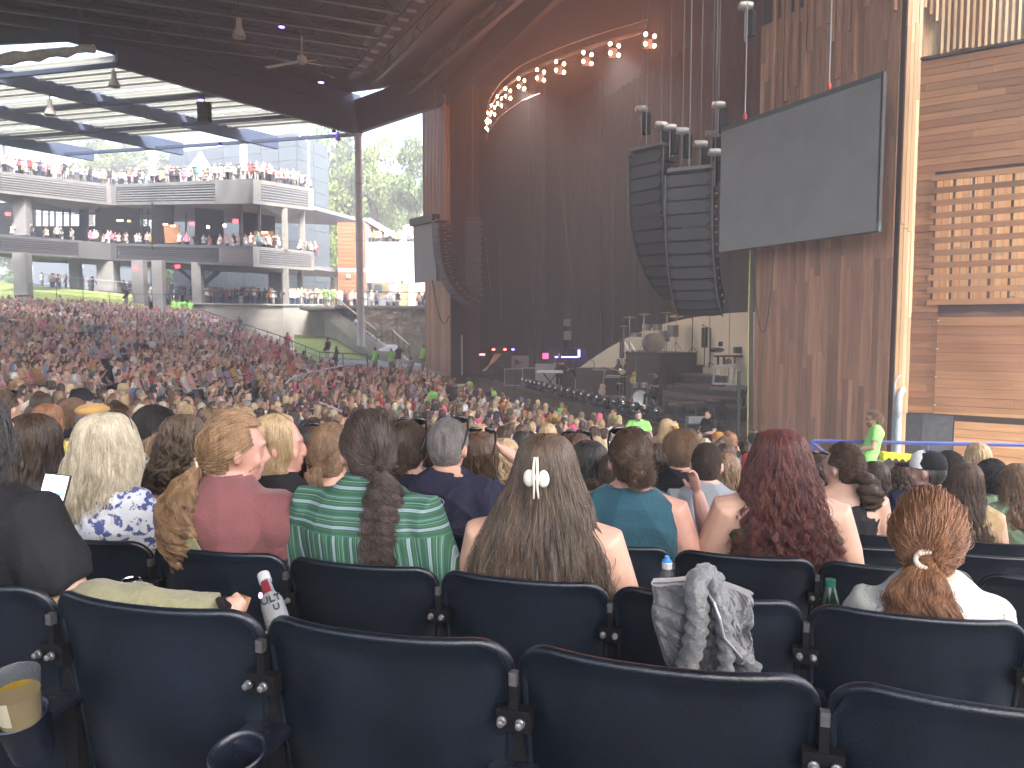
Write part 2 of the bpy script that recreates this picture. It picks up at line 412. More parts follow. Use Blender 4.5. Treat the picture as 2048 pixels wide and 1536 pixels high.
for x, y, Y, w in LB:
    p = P(x, y, Y); s = 1.0 if Y < 50 else .6
    t = thing('pendant_lamp', 'unlit grey bell-shaped pendant lamp ' + w, 'lamp', p, group='bell pendant lamps under the roofs')
    m = MB(); m.lathe([(.06 * s, .45 * s), (.12 * s, .42 * s), (.13 * s, .05 * s), (.16 * s, 0), (.26 * s, -.2 * s), (.31 * s, -.42 * s), (.29 * s, -.42 * s), (.2 * s, -.15 * s)], p, 18); m.build('shade', lampm, t, smooth=50)
    m = MB(); m.tube([p + Vector((0, 0, .45 * s)), p + Vector((0, 0, 1.5 * s))], .03, 6); m.build('stem', M['black'], t)
p = P(604, 123, 38)
t = thing('ceiling_fan', 'large three-bladed white ceiling fan hanging under the joists', 'fan', p)
m = MB(); m.lathe([(.08, .3), (.22, .22), (.25, 0), (.12, -.12), (.0001, -.14)], p, 16); m.build('motor', lampm, t, smooth=50)
m = MB(); m.tube([p + Vector((0, 0, .2)), p + Vector((0, 0, 1.2))], .05, 8); m.build('rod', M['grey'], t)
for q in (P(655, 162, 36), P(633, 98, 40.3), P(520, 142, 38.6)):
    d = (q - p); d.z = d.z * .6; d = d.normalized(); L = 2.0
    side = Vector((-d.y, d.x, 0)).normalized(); m = MB()
    m.slab([p + d * .2 - side * .1, p + d * .2 + side * .1, p + d * L + side * .15, p + d * L - side * .15], (0, 0, .03)); m.build('blade', mat('fan_blade', (.62, .60, .57), .5), t)
p = P(409, 226, 44)
t = thing('hanging_loudspeaker', 'black loudspeaker stack hanging from the canopy cross beam', 'loudspeaker', p)
for i in range(3):
    m = MB(); m.box(p + Vector((0, 0, .35 - .36 * i)), (.62, .5, .33), R(-20)); m.build('cabinet', M['black'], t)
    m = MB(); m.box(p + Vector((.27, -.3, .35 - .36 * i)), (.3, .2, .22), R(-20)); m.build('horn', M['blackrough'], t)
m = MB(); m.beam(p + Vector((-.45, 0, .58)), p + Vector((.45, 0, .58)), .1, .08); m.tube([p + Vector((0, 0, .55)), p + Vector((0, 0, 1.4))], .03, 6); m.build('hanger', M['black'], t)
# ------------------------------------------------------------------ balcony building on the left
bld = thing('balcony_building', 'two-storey concrete balcony building with louvred fascias and railings', 'building', P(300, 600, 64))
def strip(name, xl, tl, bl_, Yl, xr, tr_, br, Yr, th, mt, parent, back=Vector((0, 1, 0))):
    m = MB(); m.slab([P(xl, tl, Yl), P(xr, tr_, Yr), P(xr, br, Yr), P(xl, bl_, Yl)], back * th); return m.build(name, mt, parent)
def lerp(a, b, t): return a + (b - a) * t
SEG = [  # x0, Y0, x1, Y1, upper top/bot at x0, x1, lower top/bot at x0, x1
    (-120, 58, 0, 64, 331, 374, 342, 386, 462, 499, 468, 506),
    (0, 64, 222, 72, 342, 386, 369, 410, 468, 506, 486, 520),
    (222, 72, 506, 60, 369, 410, 357, 407, 486, 520, 492, 533),
    (506, 60, 626, 71, 357, 407, 377, 421, 492, 533, 503, 541)]
darkf = mat('concrete_in_shade', (.15, .15, .15), .85, var=.25, scale=.8)  # darker copy of the concrete: canopy shade on the long faces, as colour
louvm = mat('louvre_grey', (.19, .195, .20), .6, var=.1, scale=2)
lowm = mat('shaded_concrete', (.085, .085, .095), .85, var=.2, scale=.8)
for si, (x0, Y0, x1, Y1, ut0, ub0, ut1, ub1, lt0, lb0, lt1, lb1) in enumerate(SEG):
    for lv, (t0_, b0_, t1_, b1_) in enumerate(((ut0, ub0, ut1, ub1), (lt0, lb0, lt1, lb1))):
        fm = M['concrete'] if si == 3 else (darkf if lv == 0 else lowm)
        th = .35
        # frame: top band, bottom band, end posts, recessed back board, louvres
        hh = (b0_ - t0_), (b1_ - t1_)
        def yy(f, x):
            a = lerp(t0_, b0_, f); b = lerp(t1_, b1_, f); return lerp(a, b, (x - x0) / (x1 - x0))
        def DD(x): # depth along the straight plan line between the ends
            u0, u1, u = (x0 - 1024), (x1 - 1024), (x - 1024)
            return (u0 * Y0 * (Y1 - Y0) - (u1 * Y1 - u0 * Y0) * Y0) / (u * (Y1 - Y0) - (u1 * Y1 - u0 * Y0)) if abs(Y1 - Y0) > 1e-6 else Y0
        def st(nm, xa, xb, f0, f1, thick, mt, push=0):
            m = MB(); o = Vector((0, push, 0))
            m.slab([P(xa, yy(f0, xa), DD(xa)) + o, P(xb, yy(f0, xb), DD(xb)) + o, P(xb, yy(f1, xb), DD(xb)) + o, P(xa, yy(f1, xa), DD(xa)) + o], (0, thick, 0)); return m.build(nm, mt, bld)
        lx0, lx1 = {(0, 0): (-118, -2), (1, 0): (0, 213), (2, 0): (232, 430), (3, 0): (520, 616), (0, 1): (-118, -2), (1, 1): (0, 157), (2, 1): (233, 438), (3, 1): (517, 622)}[(si, lv)]
        st('fascia_top_band', x0, x1, 0, .16, th, fm); st('fascia_bottom_band', x0, x1, .86, 1, th, fm)
        if lx0 - x0 > 3: st('fascia_panel', x0, lx0, .16, .86, th, fm)
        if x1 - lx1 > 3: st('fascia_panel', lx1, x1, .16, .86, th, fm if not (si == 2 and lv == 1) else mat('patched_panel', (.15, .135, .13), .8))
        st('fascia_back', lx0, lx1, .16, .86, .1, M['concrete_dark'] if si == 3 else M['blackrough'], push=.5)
        for k in range(6):
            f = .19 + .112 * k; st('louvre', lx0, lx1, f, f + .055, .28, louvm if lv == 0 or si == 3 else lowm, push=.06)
    # floor slabs
    for tt0, tt1, nm in ((ub0 - 3, ub1 - 3, 'floor_slab'), (lb0 - 3, lb1 - 3, 'floor_slab')):
        m = MB(); m.slab([P(x0, tt0, Y0) + Vector((0, .4, 0)), P(x1, tt1, Y1) + Vector((0, .4, 0)), P(x1, tt1, Y1) + Vector((4 if si == 3 else 0, 12, 0)), P(x0, tt0, Y0) + Vector((0, 12, 0))], (0, 0, .35))
        m.build(nm, M['concrete_dark'], bld)
# mid-level back wall with openings left between panels, and ground storey columns
WB = [(-60, 30), (48, 64), (158, 172), (190, 278), (303, 345), (390, 445), (478, 548)]
for xa, xb in WB:
    m = MB(); Ya = 74 if xa < 300 else 68
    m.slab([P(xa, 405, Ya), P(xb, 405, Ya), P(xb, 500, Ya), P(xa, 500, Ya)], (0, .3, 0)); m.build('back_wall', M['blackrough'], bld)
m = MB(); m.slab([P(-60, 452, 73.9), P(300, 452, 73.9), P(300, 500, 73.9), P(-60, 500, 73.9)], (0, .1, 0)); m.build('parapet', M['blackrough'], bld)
for x in (70, 84, 98, 110, 126, 140, 176, 200, 284, 296, 312, 330, 372):
    m = MB(); m.beam(P(x, 404, 73), P(x, 500, 73), .12, .12, (0, 1, 0)); m.build('mullion', M['black'], bld)
m = MB(); m.beam(P(40, 428, 73), P(205, 428, 73), .1, .1); m.beam(P(280, 428, 70), P(345, 428, 69), .1, .1); m.build('transom', M['black'], bld)
for x, yt, yb, Y, w in ((38, 380, 470, 66, 1.1), (38, 505, 590, 64, 1.1), (146, 512, 600, 72, .9), (212, 522, 602, 72, 1.6), (274, 520, 612, 66, 1.0), (313, 520, 618, 66, .9), (391, 524, 615, 64, .8), (550, 535, 610, 70, 1.2),
                      (478, 395, 495, 61.5, .22), (515, 400, 498, 61, .2), (598, 545, 612, 69, .45)):
    m = MB(); p = P(x, yt, Y); q = P(x, yb, Y); m.box(((p.x + q.x) / 2, Y + .5, (p.z + q.z) / 2), (w, w * .8, p.z - q.z)); m.build('pillar', M['concrete_dark'] if w > .5 else M['rail'], bld)
for x, yt, yb, Y, w in ((570, 417, 500, 65.5, .42), (605, 420, 505, 70, .42), (572, 536, 612, 65.5, .42), (602, 540, 612, 70, .4)):
    m = MB(); p = P(x, yt, Y); q = P(x, yb, Y); m.box(((p.x + q.x) / 2, Y, (p.z + q.z) / 2), (w, w, p.z - q.z)); m.build('pillar', M['concrete'], bld)
lit = mat('warm_wall_light', (.6, .4, .2), .5, emit=(1, .55, .2), estr=.9)
for x, y, w in ((240, 441, 14), (258, 442, 6), (331, 449, 10), (346, 452, 12), (528, 465, 16)):
    m = MB(); p = P(x, y, 67.5 if x > 300 else 71); m.box(p, (w * .04, .1, .16)); m.build('ceiling_lamp', lit, bld)
orange = mat('wine_rack_glow_wood', (.16, .08, .04), .6, var=.4, scale=3, emit=(1, .45, .15), estr=.05)  # warm light on the bar wall is given as slight emission
m = MB(); m.slab([P(327, 450, 67.5), P(358, 450, 67.5), P(356, 486, 67.5), P(330, 486, 67.5)], (0, .2, 0)); m.build('bar_wall', orange, bld)
m = MB(); m.slab([P(508, 462, 67.6), P(546, 462, 67.6), P(546, 500, 67.6), P(508, 500, 67.6)], (0, .2, 0)); m.build('bar_wall', orange, bld)
for x, y in ((416, 454), (449, 451)):
    m = MB(); m.ell(P(x, y, 64), (.13, .13, .13), n=10, m=6); m.build('globe_lamp', mat('globe_glow', (.9, .8, .5), .4, emit=(1, .85, .5), estr=4), bld)
# railings: posts + rails per deck
def railing(name, label, pts, h, n, mt=M['rail'], bars=3, r=.025, group=None, parts=True):
    t = thing(name, label, 'railing', pts[0], group=group)
    for a, b in zip(pts[:-1], pts[1:]):
        k = max(1, int(round((b - a).length / n)))
        for i in range(k + 1):
            p = a.lerp(b, i / k); m = MB(); m.tube([p, p + Vector((0, 0, h))], r * 1.2, 6); m.build('post', mt, t)
        for j in range(bars):
            z = h * (1 - j / (bars)); m = MB(); m.tube([a + Vector((0, 0, z)), b + Vector((0, 0, z))], r * (1.4 if j == 0 else .6), 6); m.build('rail', mt, t)
    return t
DECKUP = [P(-100, 331, 59.5), P(0, 340, 64.2), P(222, 367, 72.2), P(506, 355, 60.3), P(600, 373, 69)]
railing('balcony_railing', 'dark railing along the top deck of the balcony building', DECKUP, 1.05, 2.0, bars=4)
mid = [P(506, 491, 60.4), P(620, 503, 70.5)]
railing('balcony_railing', 'dark railing at the outer end of the middle balcony', mid, .7, 2.0, bars=2)
lowr = [P(395, 608, 64.5), P(565, 612, 65), P(648, 612, 70)]
railing('concourse_railing', 'dark railing on top of the concrete wall below the balconies', lowr, 1.15, 1.5, bars=2, r=.03)
# lower retaining wall below the concourse
rw = thing('retaining_wall', 'pale concrete retaining wall under the concourse railing', 'wall', P(565, 700, 64.5))
m = MB(); m.slab([P(380, 609, 64.2), P(566, 612, 64.6), P(566, 700, 64.6), P(380, 640, 64.2)], (0, .5, 0)); m.build('wall_panel', M['pale'], rw)
m = MB(); m.slab([P(566, 612, 64.6), P(650, 612, 70), P(650, 680, 70), P(566, 700, 64.6)], (0, .5, 0)); m.build('wall_panel', M['pale'], rw)
m = MB(); m.slab([P(378, 608, 64), P(566, 611, 64.4), P(651, 611, 69.9), P(651, 611, 80), P(378, 611, 80)], (0, 0, .12)); m.build('coping', M['pale'], rw)
m = MB(); m.slab([P(378, 612, 64), P(651, 613, 69.9), Vector((-16, 130, P(651, 613, 69.9).z)), Vector((-50, 130, P(378, 612, 64).z))], (0, 0, -.2)); m.build('concourse_floor', M['pale'], kind='structure')
# concourse ground & lawn on the far left
m = MB(); z1 = P(100, 600, 70).z
m.slab([P(-200, 594, 60), P(290, 618, 63.5), P(290, 592, 71), P(-200, 545, 71)], (0, 0, -.3)); m.build('lawn', M['grass'], kind='structure')
m = MB(); a_, b_2 = P(-200, 545, 71.2), P(290, 592, 71.2); m.slab([a_, b_2, b_2 + Vector((6, 60, .3)), a_ + Vector((-40, 60, .3))], (0, 0, -.2)); m.build('path', M['concrete'], kind='structure')
railing('lawn_railing', 'thin grey railing between the lawn and the concourse path', [P(0, 564, 70.9), P(290, 592, 70.9)], 1.1, 2.5, mt=M['grey'], bars=2, r=.02)
railing('terrace_railing', 'dark railing behind the last seat rows by the lawn', [P(60, 592, 62), P(270, 612, 64), P(395, 612, 64.3)], 1.0, 2.2, bars=3, r=.02)
# pale building seen through the concourse
pb = thing('pale_service_building', 'long pale grey building seen between the concourse pillars', 'building', P(160, 590, 95))
m = MB(); m.slab([P(66, 520, 95), P(215, 528, 95), P(215, 590, 95), P(66, 585, 95)], (0, 6, 0)); m.build('wall', M['palepanel'], pb)
m = MB(); m.slab([P(225, 535, 96), P(300, 540, 96), P(300, 600, 96), P(225, 600, 96)], (0, 6, 0)); m.build('wall', M['palepanel'], pb)
m = MB(); m.slab([P(150, 550, 94.9), P(166, 550, 94.9), P(166, 585, 94.9), P(150, 585, 94.9)], (0, .05, 0)); m.build('door', M['grey'], pb)
m = MB(); m.slab([P(156, 531, 94.9), P(168, 531, 94.9), P(168, 536, 94.9), P(156, 536, 94.9)], (0, .05, 0)); m.build('vent', M['grey'], pb)
# tall grey-blue panel tower: panels one by one
tw = thing('panel_tower', 'tall windowless tower clad in grey-blue metal panels', 'building', P(560, 600, 84))
m = MB(); z0 = P(600, 640, 80).z
def face(parent, xa, Ya, xb, Yb, top, bot, nx, nz, mt, nm='cladding_panel', gap=.035, t=.08):
    for i in range(nx):
        for k in range(nz):
            fa, fb = i / nx, (i + 1) / nx
            A = Vector(P(xa, 600, Ya)); B = Vector(P(xb, 600, Yb)); A.z = B.z = 0
            a = A.lerp(B, fa); b = A.lerp(B, fb); d = (b - a).normalized() * gap
            za = bot + (top - bot) * k / nz; zb = bot + (top - bot) * (k + 1) / nz - gap
            n = Vector((-(b - a).y, (b - a).x, 0)).normalized()
            if n.y > 0: n = -n
            m = MB(); m.slab([Vector((*(a + d).xy, za)), Vector((*(b - d).xy, za)), Vector((*(b - d).xy, zb)), Vector((*(a + d).xy, zb))], n * t); m.build(nm, mt, parent)
topz = P(600, 280, 80).z
face(tw, 350, 86, 530, 80, topz, z0, 5, 14, M['palepanel'])
face(tw, 530, 80, 600, 78, topz + .3, z0, 2, 14, M['palepanel'])
face(tw, 600, 78, 660, 84, topz + .3, z0, 2, 14, M['palepanel'])
m = MB(); m.slab([P(350, 600, 86.2), P(530, 600, 80.2), P(600, 600, 78.2), P(660, 600, 84.2), P(655, 600, 96), P(350, 600, 98)], (0, 0, 1)); me_ = m.mesh('core')
for v in me_.vertices: v.co.z = topz + .2 if v.co.z > P(350, 600, 86).z + .6 else z0
link('core', me_, M['grey'], tw)
m = MB(); m.tube([P(598, 272, 77.5), P(617, 284, 77.5), P(617, 420, 77.5)], .12, 8); m.build('pipe', M['white'], tw)
# white tent on the deck
tp = P(400, 318, 75); t = thing('tent', 'small white peaked tent behind the deck crowd', 'tent', P(400, 345, 75))
m = MB(); s = 2.0
cs = [P(372, 336, 75) , P(428, 336, 75)]; ap = P(401, 300, 77); w = (cs[1] - cs[0]).x / 2; c = Vector((ap.x, 77, cs[0].z))
vv = [c + Vector((a * w * r, b * w * r, (1 - r) ** 1.6 * (ap.z - c.z) )) for r in (1, .75, .5, .25, .05) for a, b in ((-1, -1), (1, -1), (1, 1), (-1, 1))]
m.add(vv, [(4 * i + j, 4 * i + (j + 1) % 4, 4 * i + 4 + (j + 1) % 4, 4 * i + 4 + j) for i in range(4) for j in range(4)] + [(16, 17, 18, 19)]); m.build('tent_roof', M['white'], t)
for a, b in ((-1, -1), (1, -1), (1, 1), (-1, 1)):
    m = MB(); q = c + Vector((a * w, b * w, 0)); m.tube([q, q - Vector((0, 0, 2.4))], .05, 6); m.build('pole', M['white'], t)
# canopy posts on the deck
for x, w in ((305, 'left of the white tent'), (487, 'right of the white tent')):
    m = MB(); m.tube([P(x, 352, 66), P(x, 284, 66)], .3, 14); m.build('canopy_post', M['white'], smooth=60, label='round white canopy post on the top deck ' + w, cat='post', group='canopy posts on the top deck')
# exit signs with lettering
def text_mesh(s, size, mt, ext=.005, name='lettering', parent=None, loc=(0, 0, 0), rot=None, bold=.0):
    cu = bpy.data.curves.new('t', 'FONT'); cu.body = s; cu.size = size; cu.extrude = ext; cu.align_x = 'CENTER'; cu.align_y = 'CENTER'; cu.resolution_u = 2; cu.offset = bold
    o = bpy.data.objects.new('t', cu); col.objects.link(o); dg = bpy.context.evaluated_depsgraph_get(); dg.update()
    me = bpy.data.meshes.new_from_object(o.evaluated_get(dg)); bpy.data.objects.remove(o)
    rm = rot or Matrix.Rotation(R(90), 4, 'X')
    me.transform(Matrix.Translation(Vector(loc)) @ rm)
    return link(name, me, mt, parent)
EX = [(16, 428, 66, 'by the far left pillar of the middle balcony'), (384, 447, 66, 'under the middle balcony ceiling'), (471, 442, 63, 'nearest the corner of the middle balcony'), (272, 536, 65, 'on the concourse pillar'), (355, 533, 68, 'over the concourse stair')]
for x, y, Y, w in EX:
    p = P(x, y, Y); t = thing('exit_sign', 'red lit exit sign ' + w, 'sign', p, group='red exit signs of the balcony building')
    m = MB(); m.box(p, (.42, .08, .28)); m.build('case', M['exit'], t)
    text_mesh('EXIT', .17, M['white'], parent=t, loc=p + Vector((0, -.045, 0)))
# concourse staircase behind (dark, black steel) seen through the building
st_ = thing('steel_stair', 'dark steel stair rising behind the concourse pillars', 'stair', P(420, 600, 76))
for i in range(12):
    m = MB(); m.box(P(404 + 4.6 * i, 570 - 4.0 * i, 78), (.3, 1.6, .1)); m.build('step', M['black'], st_)
m = MB(); m.beam(P(400, 575, 77), P(462, 520, 77), .15, .35); m.beam(P(400, 558, 77), P(462, 503, 77), .06, .06); m.build('stringer', M['black'], st_)
m = MB(); m.beam(P(352, 532, 77.5), P(400, 575, 77.5), .15, .3); m.build('stringer', M['black'], st_)

# ------------------------------------------------------------------ stair, stone wall, kiosk building right of the column
sw = thing('stone_wall', 'stacked rough stone retaining wall below the terrace', 'wall', P(790, 720, 62))
z0, z1 = P(790, 720, 60).z - 1, P(790, 616, 62).z
xa, xb = P(722, 650, 61.5), P(872, 650, 62.5)
m = MB(); m.slab([(xa.x, xa.y + .2, z0), (xb.x, xb.y + .2, z0), (xb.x, xb.y + .2, z1), (xa.x, xa.y + .2, z1)], (0, .6, 0)); m.build('core', M['concrete_dark'], sw)
m = MB(); zz = z0; rs = random.Random(3)
while zz < z1 - .02:
    h = rs.uniform(.09, .17); x = 0; L = (xb - xa).length
    while x < L:
        w = rs.uniform(.25, .7); a = xa.lerp(xb, min(1, x / L)); b = xa.lerp(xb, min(1, (x + w - .03) / L)); o = rs.uniform(0, .12)
        m.slab([(a.x, a.y - o, zz), (b.x, b.y - o, zz), (b.x, b.y - o, min(z1, zz + h - .02)), (a.x, a.y - o, min(z1, zz + h - .02))], (0, .3, 0)); x += w
    zz += h
m.build('stones', mat('field_stone', (.38, .33, .27), .9, var=.5, scale=2.2, bump=.3), sw, fix=False, kind='stuff')
m = MB(); m.beam((xa.x - 2, xa.y, z1 + .08), (xb.x, xb.y, z1 + .08), .7, .22); m.build('coping', M['concrete'], sw)
railing('terrace_guard_railing', 'dark railing above the stone wall in front of the kiosk', [Vector((xa.x - .5, xa.y, z1 + .15)), Vector((xb.x, xb.y, z1 + .15))], 1.15, 1.6, bars=2)
m = MB(); m.slab([(xa.x - 5, xa.y, z1 + .05), (xb.x + 3, xb.y, z1 + .05), (xb.x + 3, 110, z1 + .05), (xa.x - 12, 110, z1 + .05)], (0, 0, -.2)); m.build('terrace_paving', M['concrete'], kind='structure')
# stairs descending from (640,612) to (770,700) then (850,745)
stp = thing('concrete_stair', 'pale concrete stair with wood-topped handrail beside the column', 'stair', P(760, 700, 57))
def flight(x0, y0, Y0, x1, y1, Y1, n, wid):
    for i in range(n):
        t = (i + .5) / n; p = P(lerp(x0, x1, t), lerp(y0, y1, t), lerp(Y0, Y1, t)); m = MB(); m.box(p - Vector((0, 0, .3)), (wid, 1.1, .6)); m.build('step', M['pale'], stp)
flight(655, 612, 64, 765, 697, 58, 20, 1.3); flight(778, 700, 57, 838, 752, 53, 14, 1.3)
m = MB(); m.slab([P(650, 606, 63.6), P(764, 694, 57.6), P(764, 720, 57.6), P(650, 682, 63.6)], (-.1, .3, 0)); m.build('cheek_wall', M['pale'], stp)
m = MB(); m.slab([P(757, 689, 58.5), P(798, 689, 58), P(798, 702, 56.5), P(757, 702, 57)], (0, 0, -.3)); m.build('landing', M['pale'], stp)
railw = mat('handrail_wood', (.45, .33, .2), .5)
def hrail(pts, n):
    for a, b in zip(pts[:-1], pts[1:]):
        m = MB(); m.beam(a, b, .1, .07); m.build('handrail', railw, stp)
        for i in range(n + 1):
            p = a.lerp(b, i / n); m = MB(); m.tube([p, p - Vector((0, 0, .95))], .025, 6); m.build('baluster', M['rail'], stp)
        m = MB(); m.tube([a - Vector((0, 0, .5)), b - Vector((0, 0, .5))], .012, 5); m.tube([a - Vector((0, 0, .8)), b - Vector((0, 0, .8))], .012, 5); m.build('lower_rail', M['rail'], stp)
hrail([P(656, 583, 62.5), P(752, 660, 57.4)], 6); hrail([P(752, 660, 57.4), P(785, 660, 56.4), P(818, 690, 54)], 3)
# grass bank
m = MB(); nx = 16; vv = []
for j in range(7):
    for i in range(nx + 1):
        t = i / nx; x = lerp(588, 800, t); yt = lerp(668, 664, t) if t < .4 else lerp(664, 735, (t - .4) / .6); yb = 715 + 35 * t + 6 * math.sin(t * 3)
        f = j / 6; vv.append(P(x, lerp(yt + 6 * math.sin(t * 5), yb, f), lerp(63.5, 51 + 2 * (1 - t), f)))
m.add(vv, [(j * (nx + 1) + i, j * (nx + 1) + i + 1, (j + 1) * (nx + 1) + i + 1, (j + 1) * (nx + 1) + i) for j in range(6) for i in range(nx)])
gb = m.build('grass_bank', M['grass'], kind='structure', smooth=180, fix=False)
m = MB(); m.slab([P(640, 735, 50), P(900, 750, 50), Vector((-3, 58, -2.75)), P(640, 716, 54)], (0, 0, -.1)); 
for i in range(4): pass
m.build('lower_path', M['concrete'], kind='structure')
railing('ramp_railing', 'dark railing stepping down beside the last seat block to the lawn', [P(392, 640, 64), P(560, 700, 53), P(640, 735, 48.5), P(735, 742, 46)], 1.0, 2.0, bars=3)
m = MB(); m.beam(P(392, 652, 63.5), P(560, 708, 52.6), .25, .5); m.beam(P(560, 708, 52.6), P(660, 745, 48), .25, .5); m.build('kerb_wall', M['concrete'], label='low concrete kerb wall running down beside the seat block', cat='wall')
# kiosk building: wood volume + white volume
kb = thing('kiosk_building', 'white kiosk building with red cedar end and roof terrace', 'building', P(760, 612, 74))
A0, A1 = P(677, 600, 74), P(732, 600, 74)
for i in range(22):
    za, zb = P(700, 612, 74).z, P(700, 444, 74).z; h = (zb - za) / 22
    if 9 <= i < 10: mt = M['white']
    else: mt = M['wood_hl']
    m = MB(); m.slab([(A0.x, 74, za + i * h), (A1.x, 74, za + i * h), (A1.x, 74, za + (i + .94) * h), (A0.x, 74, za + (i + .94) * h)], (0, .15, 0)); m.build('board', mat('kiosk_cedar', (.30, .12, .06), .55, var=.15, objrand=.15, scale=2, stretch=(.6, .6, 8)) if mt is M['wood_hl'] else mt, kb)
m = MB(); m.box(((A0.x + A1.x) / 2, 77.2, (za + zb) / 2), (A1.x - A0.x - .1, 6, zb - za)); m.build('core', M['concrete_dark'], kb)
zt = P(780, 486, 74.5).z; B0, B1 = P(728, 600, 74.6), P(900, 600, 74.6)
def wq(x0, x1, y0, y1, Y, th, mt, nm, par=kb):
    m = MB(); m.slab([P(x0, y0, Y), P(x1, y0, Y), P(x1, y1, Y), P(x0, y1, Y)], (0, th, 0)); return m.build(nm, mt, par)
wq(729, 900, 484, 560, 74.6, .3, M['white'], 'wall'); wq(729, 733, 560, 614, 74.6, .3, M['white'], 'wall'); wq(790, 800, 560, 614, 74.6, .3, M['white'], 'wall'); wq(817, 900, 560, 614, 74.6, .3, M['white'], 'wall')
wq(800, 817, 567, 614, 74.8, .1, mat('tan_door', (.30, .24, .14), .6), 'door')
wq(733, 778, 560, 566, 74.5, .4, M['grey'], 'shutter_box'); wq(778, 790, 562, 588, 74.5, .1, mat('menu_board', (.22, .26, .28), .6, var=.5, scale=2), 'menu_board')
wq(733, 790, 564, 614, 78, .2, mat('kiosk_inside', (.45, .36, .2), .6, var=.4, scale=1.2), 'interior_wall'); wq(735, 776, 590, 612, 74.7, .6, M['steel'], 'counter')
wq(736, 742, 566, 590, 76, .2, mat('tan_door', ()), 'shelf'); wq(748, 764, 570, 586, 77, .1, mat('fridge_blue', (.25, .4, .45), .4), 'fridge')
m = MB(); m.slab([P(729, 440, 78), P(735, 440, 78), P(800, 476, 78), P(729, 476, 78)], (0, 3, 0)); m.build('gable', mat('kiosk_cedar', ()), kb)
m = MB(); m.slab([P(722, 436, 77), P(740, 436, 77), P(800, 472, 77), P(794, 479, 77)], (0, 4, 0)); m.build('roof', M['white'], kb)
m = MB(); m.slab([P(806, 452, 80), P(830, 446, 80), P(835, 490, 80), P(806, 490, 80)], (0, 4, 0)); m.build('roof_tower', M['white'], kb)
m = MB(); m.box(P(697, 552, 73.9), (.35, .12, .35)); m.build('wall_lamp', M['white'], kb)
# trees beyond
leafm = [mat('leaf_mid', (.12, .18, .045), .7, var=.35, scale=.6), mat('leaf_light', (.16, .23, .055), .7, var=.35, scale=.6), mat('leaf_dark', (.085, .14, .04), .7, var=.35, scale=.6)]
bark = mat('tree_bark', (.09, .07, .05), .9, var=.3)
def leaf_mesh(seed, n, rx, rz_, size):
    r = np.random.RandomState(seed); k = 26
    cen = r.normal(size=(k, 3)); cen /= np.linalg.norm(cen, axis=1)[:, None]; cen *= r.uniform(.25, .9, (k, 1)); cen *= (rx, rx, rz_)
    rad = r.uniform(.16, .34, k) * rx
    ci = r.randint(0, k, n); d = r.normal(size=(n, 3)); d /= np.linalg.norm(d, axis=1)[:, None]
    p = cen[ci] + d * (rad[ci] * r.uniform(.45, 1.05, n))[:, None]
    a = r.normal(size=(n, 3)); a /= np.linalg.norm(a, axis=1)[:, None]; b = np.cross(a, r.normal(size=(n, 3))); b /= np.linalg.norm(b, axis=1)[:, None]
    s = size * r.uniform(.6, 1.3, (n, 1)); q = np.stack([p - a * s, p - b * s * .6, p + a * s, p + b * s * .6], 1).reshape(-1, 3)
    me = bpy.data.meshes.new('crown'); me.vertices.add(4 * n); me.vertices.foreach_set('co', q.ravel().astype('f4'))
    me.loops.add(4 * n); me.loops.foreach_set('vertex_index', np.arange(4 * n, dtype='i4')); me.polygons.add(n); me.polygons.foreach_set('loop_start', np.arange(0, 4 * n, 4, dtype='i4')); me.update(); me.validate()
    return me, cen
CROWN = [leaf_mesh(5 + i, 9000, 4.0, 4.6, .17) for i in range(3)]
def tree(px, py_c, Y, s, zb, label, v=0, sz=None):
    p = P(px, py_c, Y); t = thing('tree', label, 'tree', (p.x, p.y, zb), group='trees beyond the venue')
    me, cen = CROWN[v]
    o = bpy.data.objects.new('crown', me)
    if not me.materials: me.materials.append(leafm[v])
    col.objects.link(o); o.parent = t; o.location = (0, 0, p.z - zb); o.scale = (s, s, s * (sz or 1)); o.rotation_euler = (0, 0, px * .37)
    m = MB(); h = p.z - zb; base = Vector((p.x, p.y, zb))
    m.tube([base, base + Vector((.1, 0, h * .5)), base + Vector((0, .1, h * 1.1))], [.32 * s, .24 * s, .1 * s], 8); m.build('trunk', bark, t)
    m = MB()
    for c in cen[:12]:
        c2 = Matrix.Rotation(px * .37, 3, 'Z') @ Vector(c * s); m.tube([base + Vector((0, 0, h * .62)), base + Vector((0, 0, h * .8)) + c2 * .4, base + Vector((0, 0, h)) + c2], [.12 * s, .08 * s, .02 * s], 5)
    m.build('limbs', bark, t)
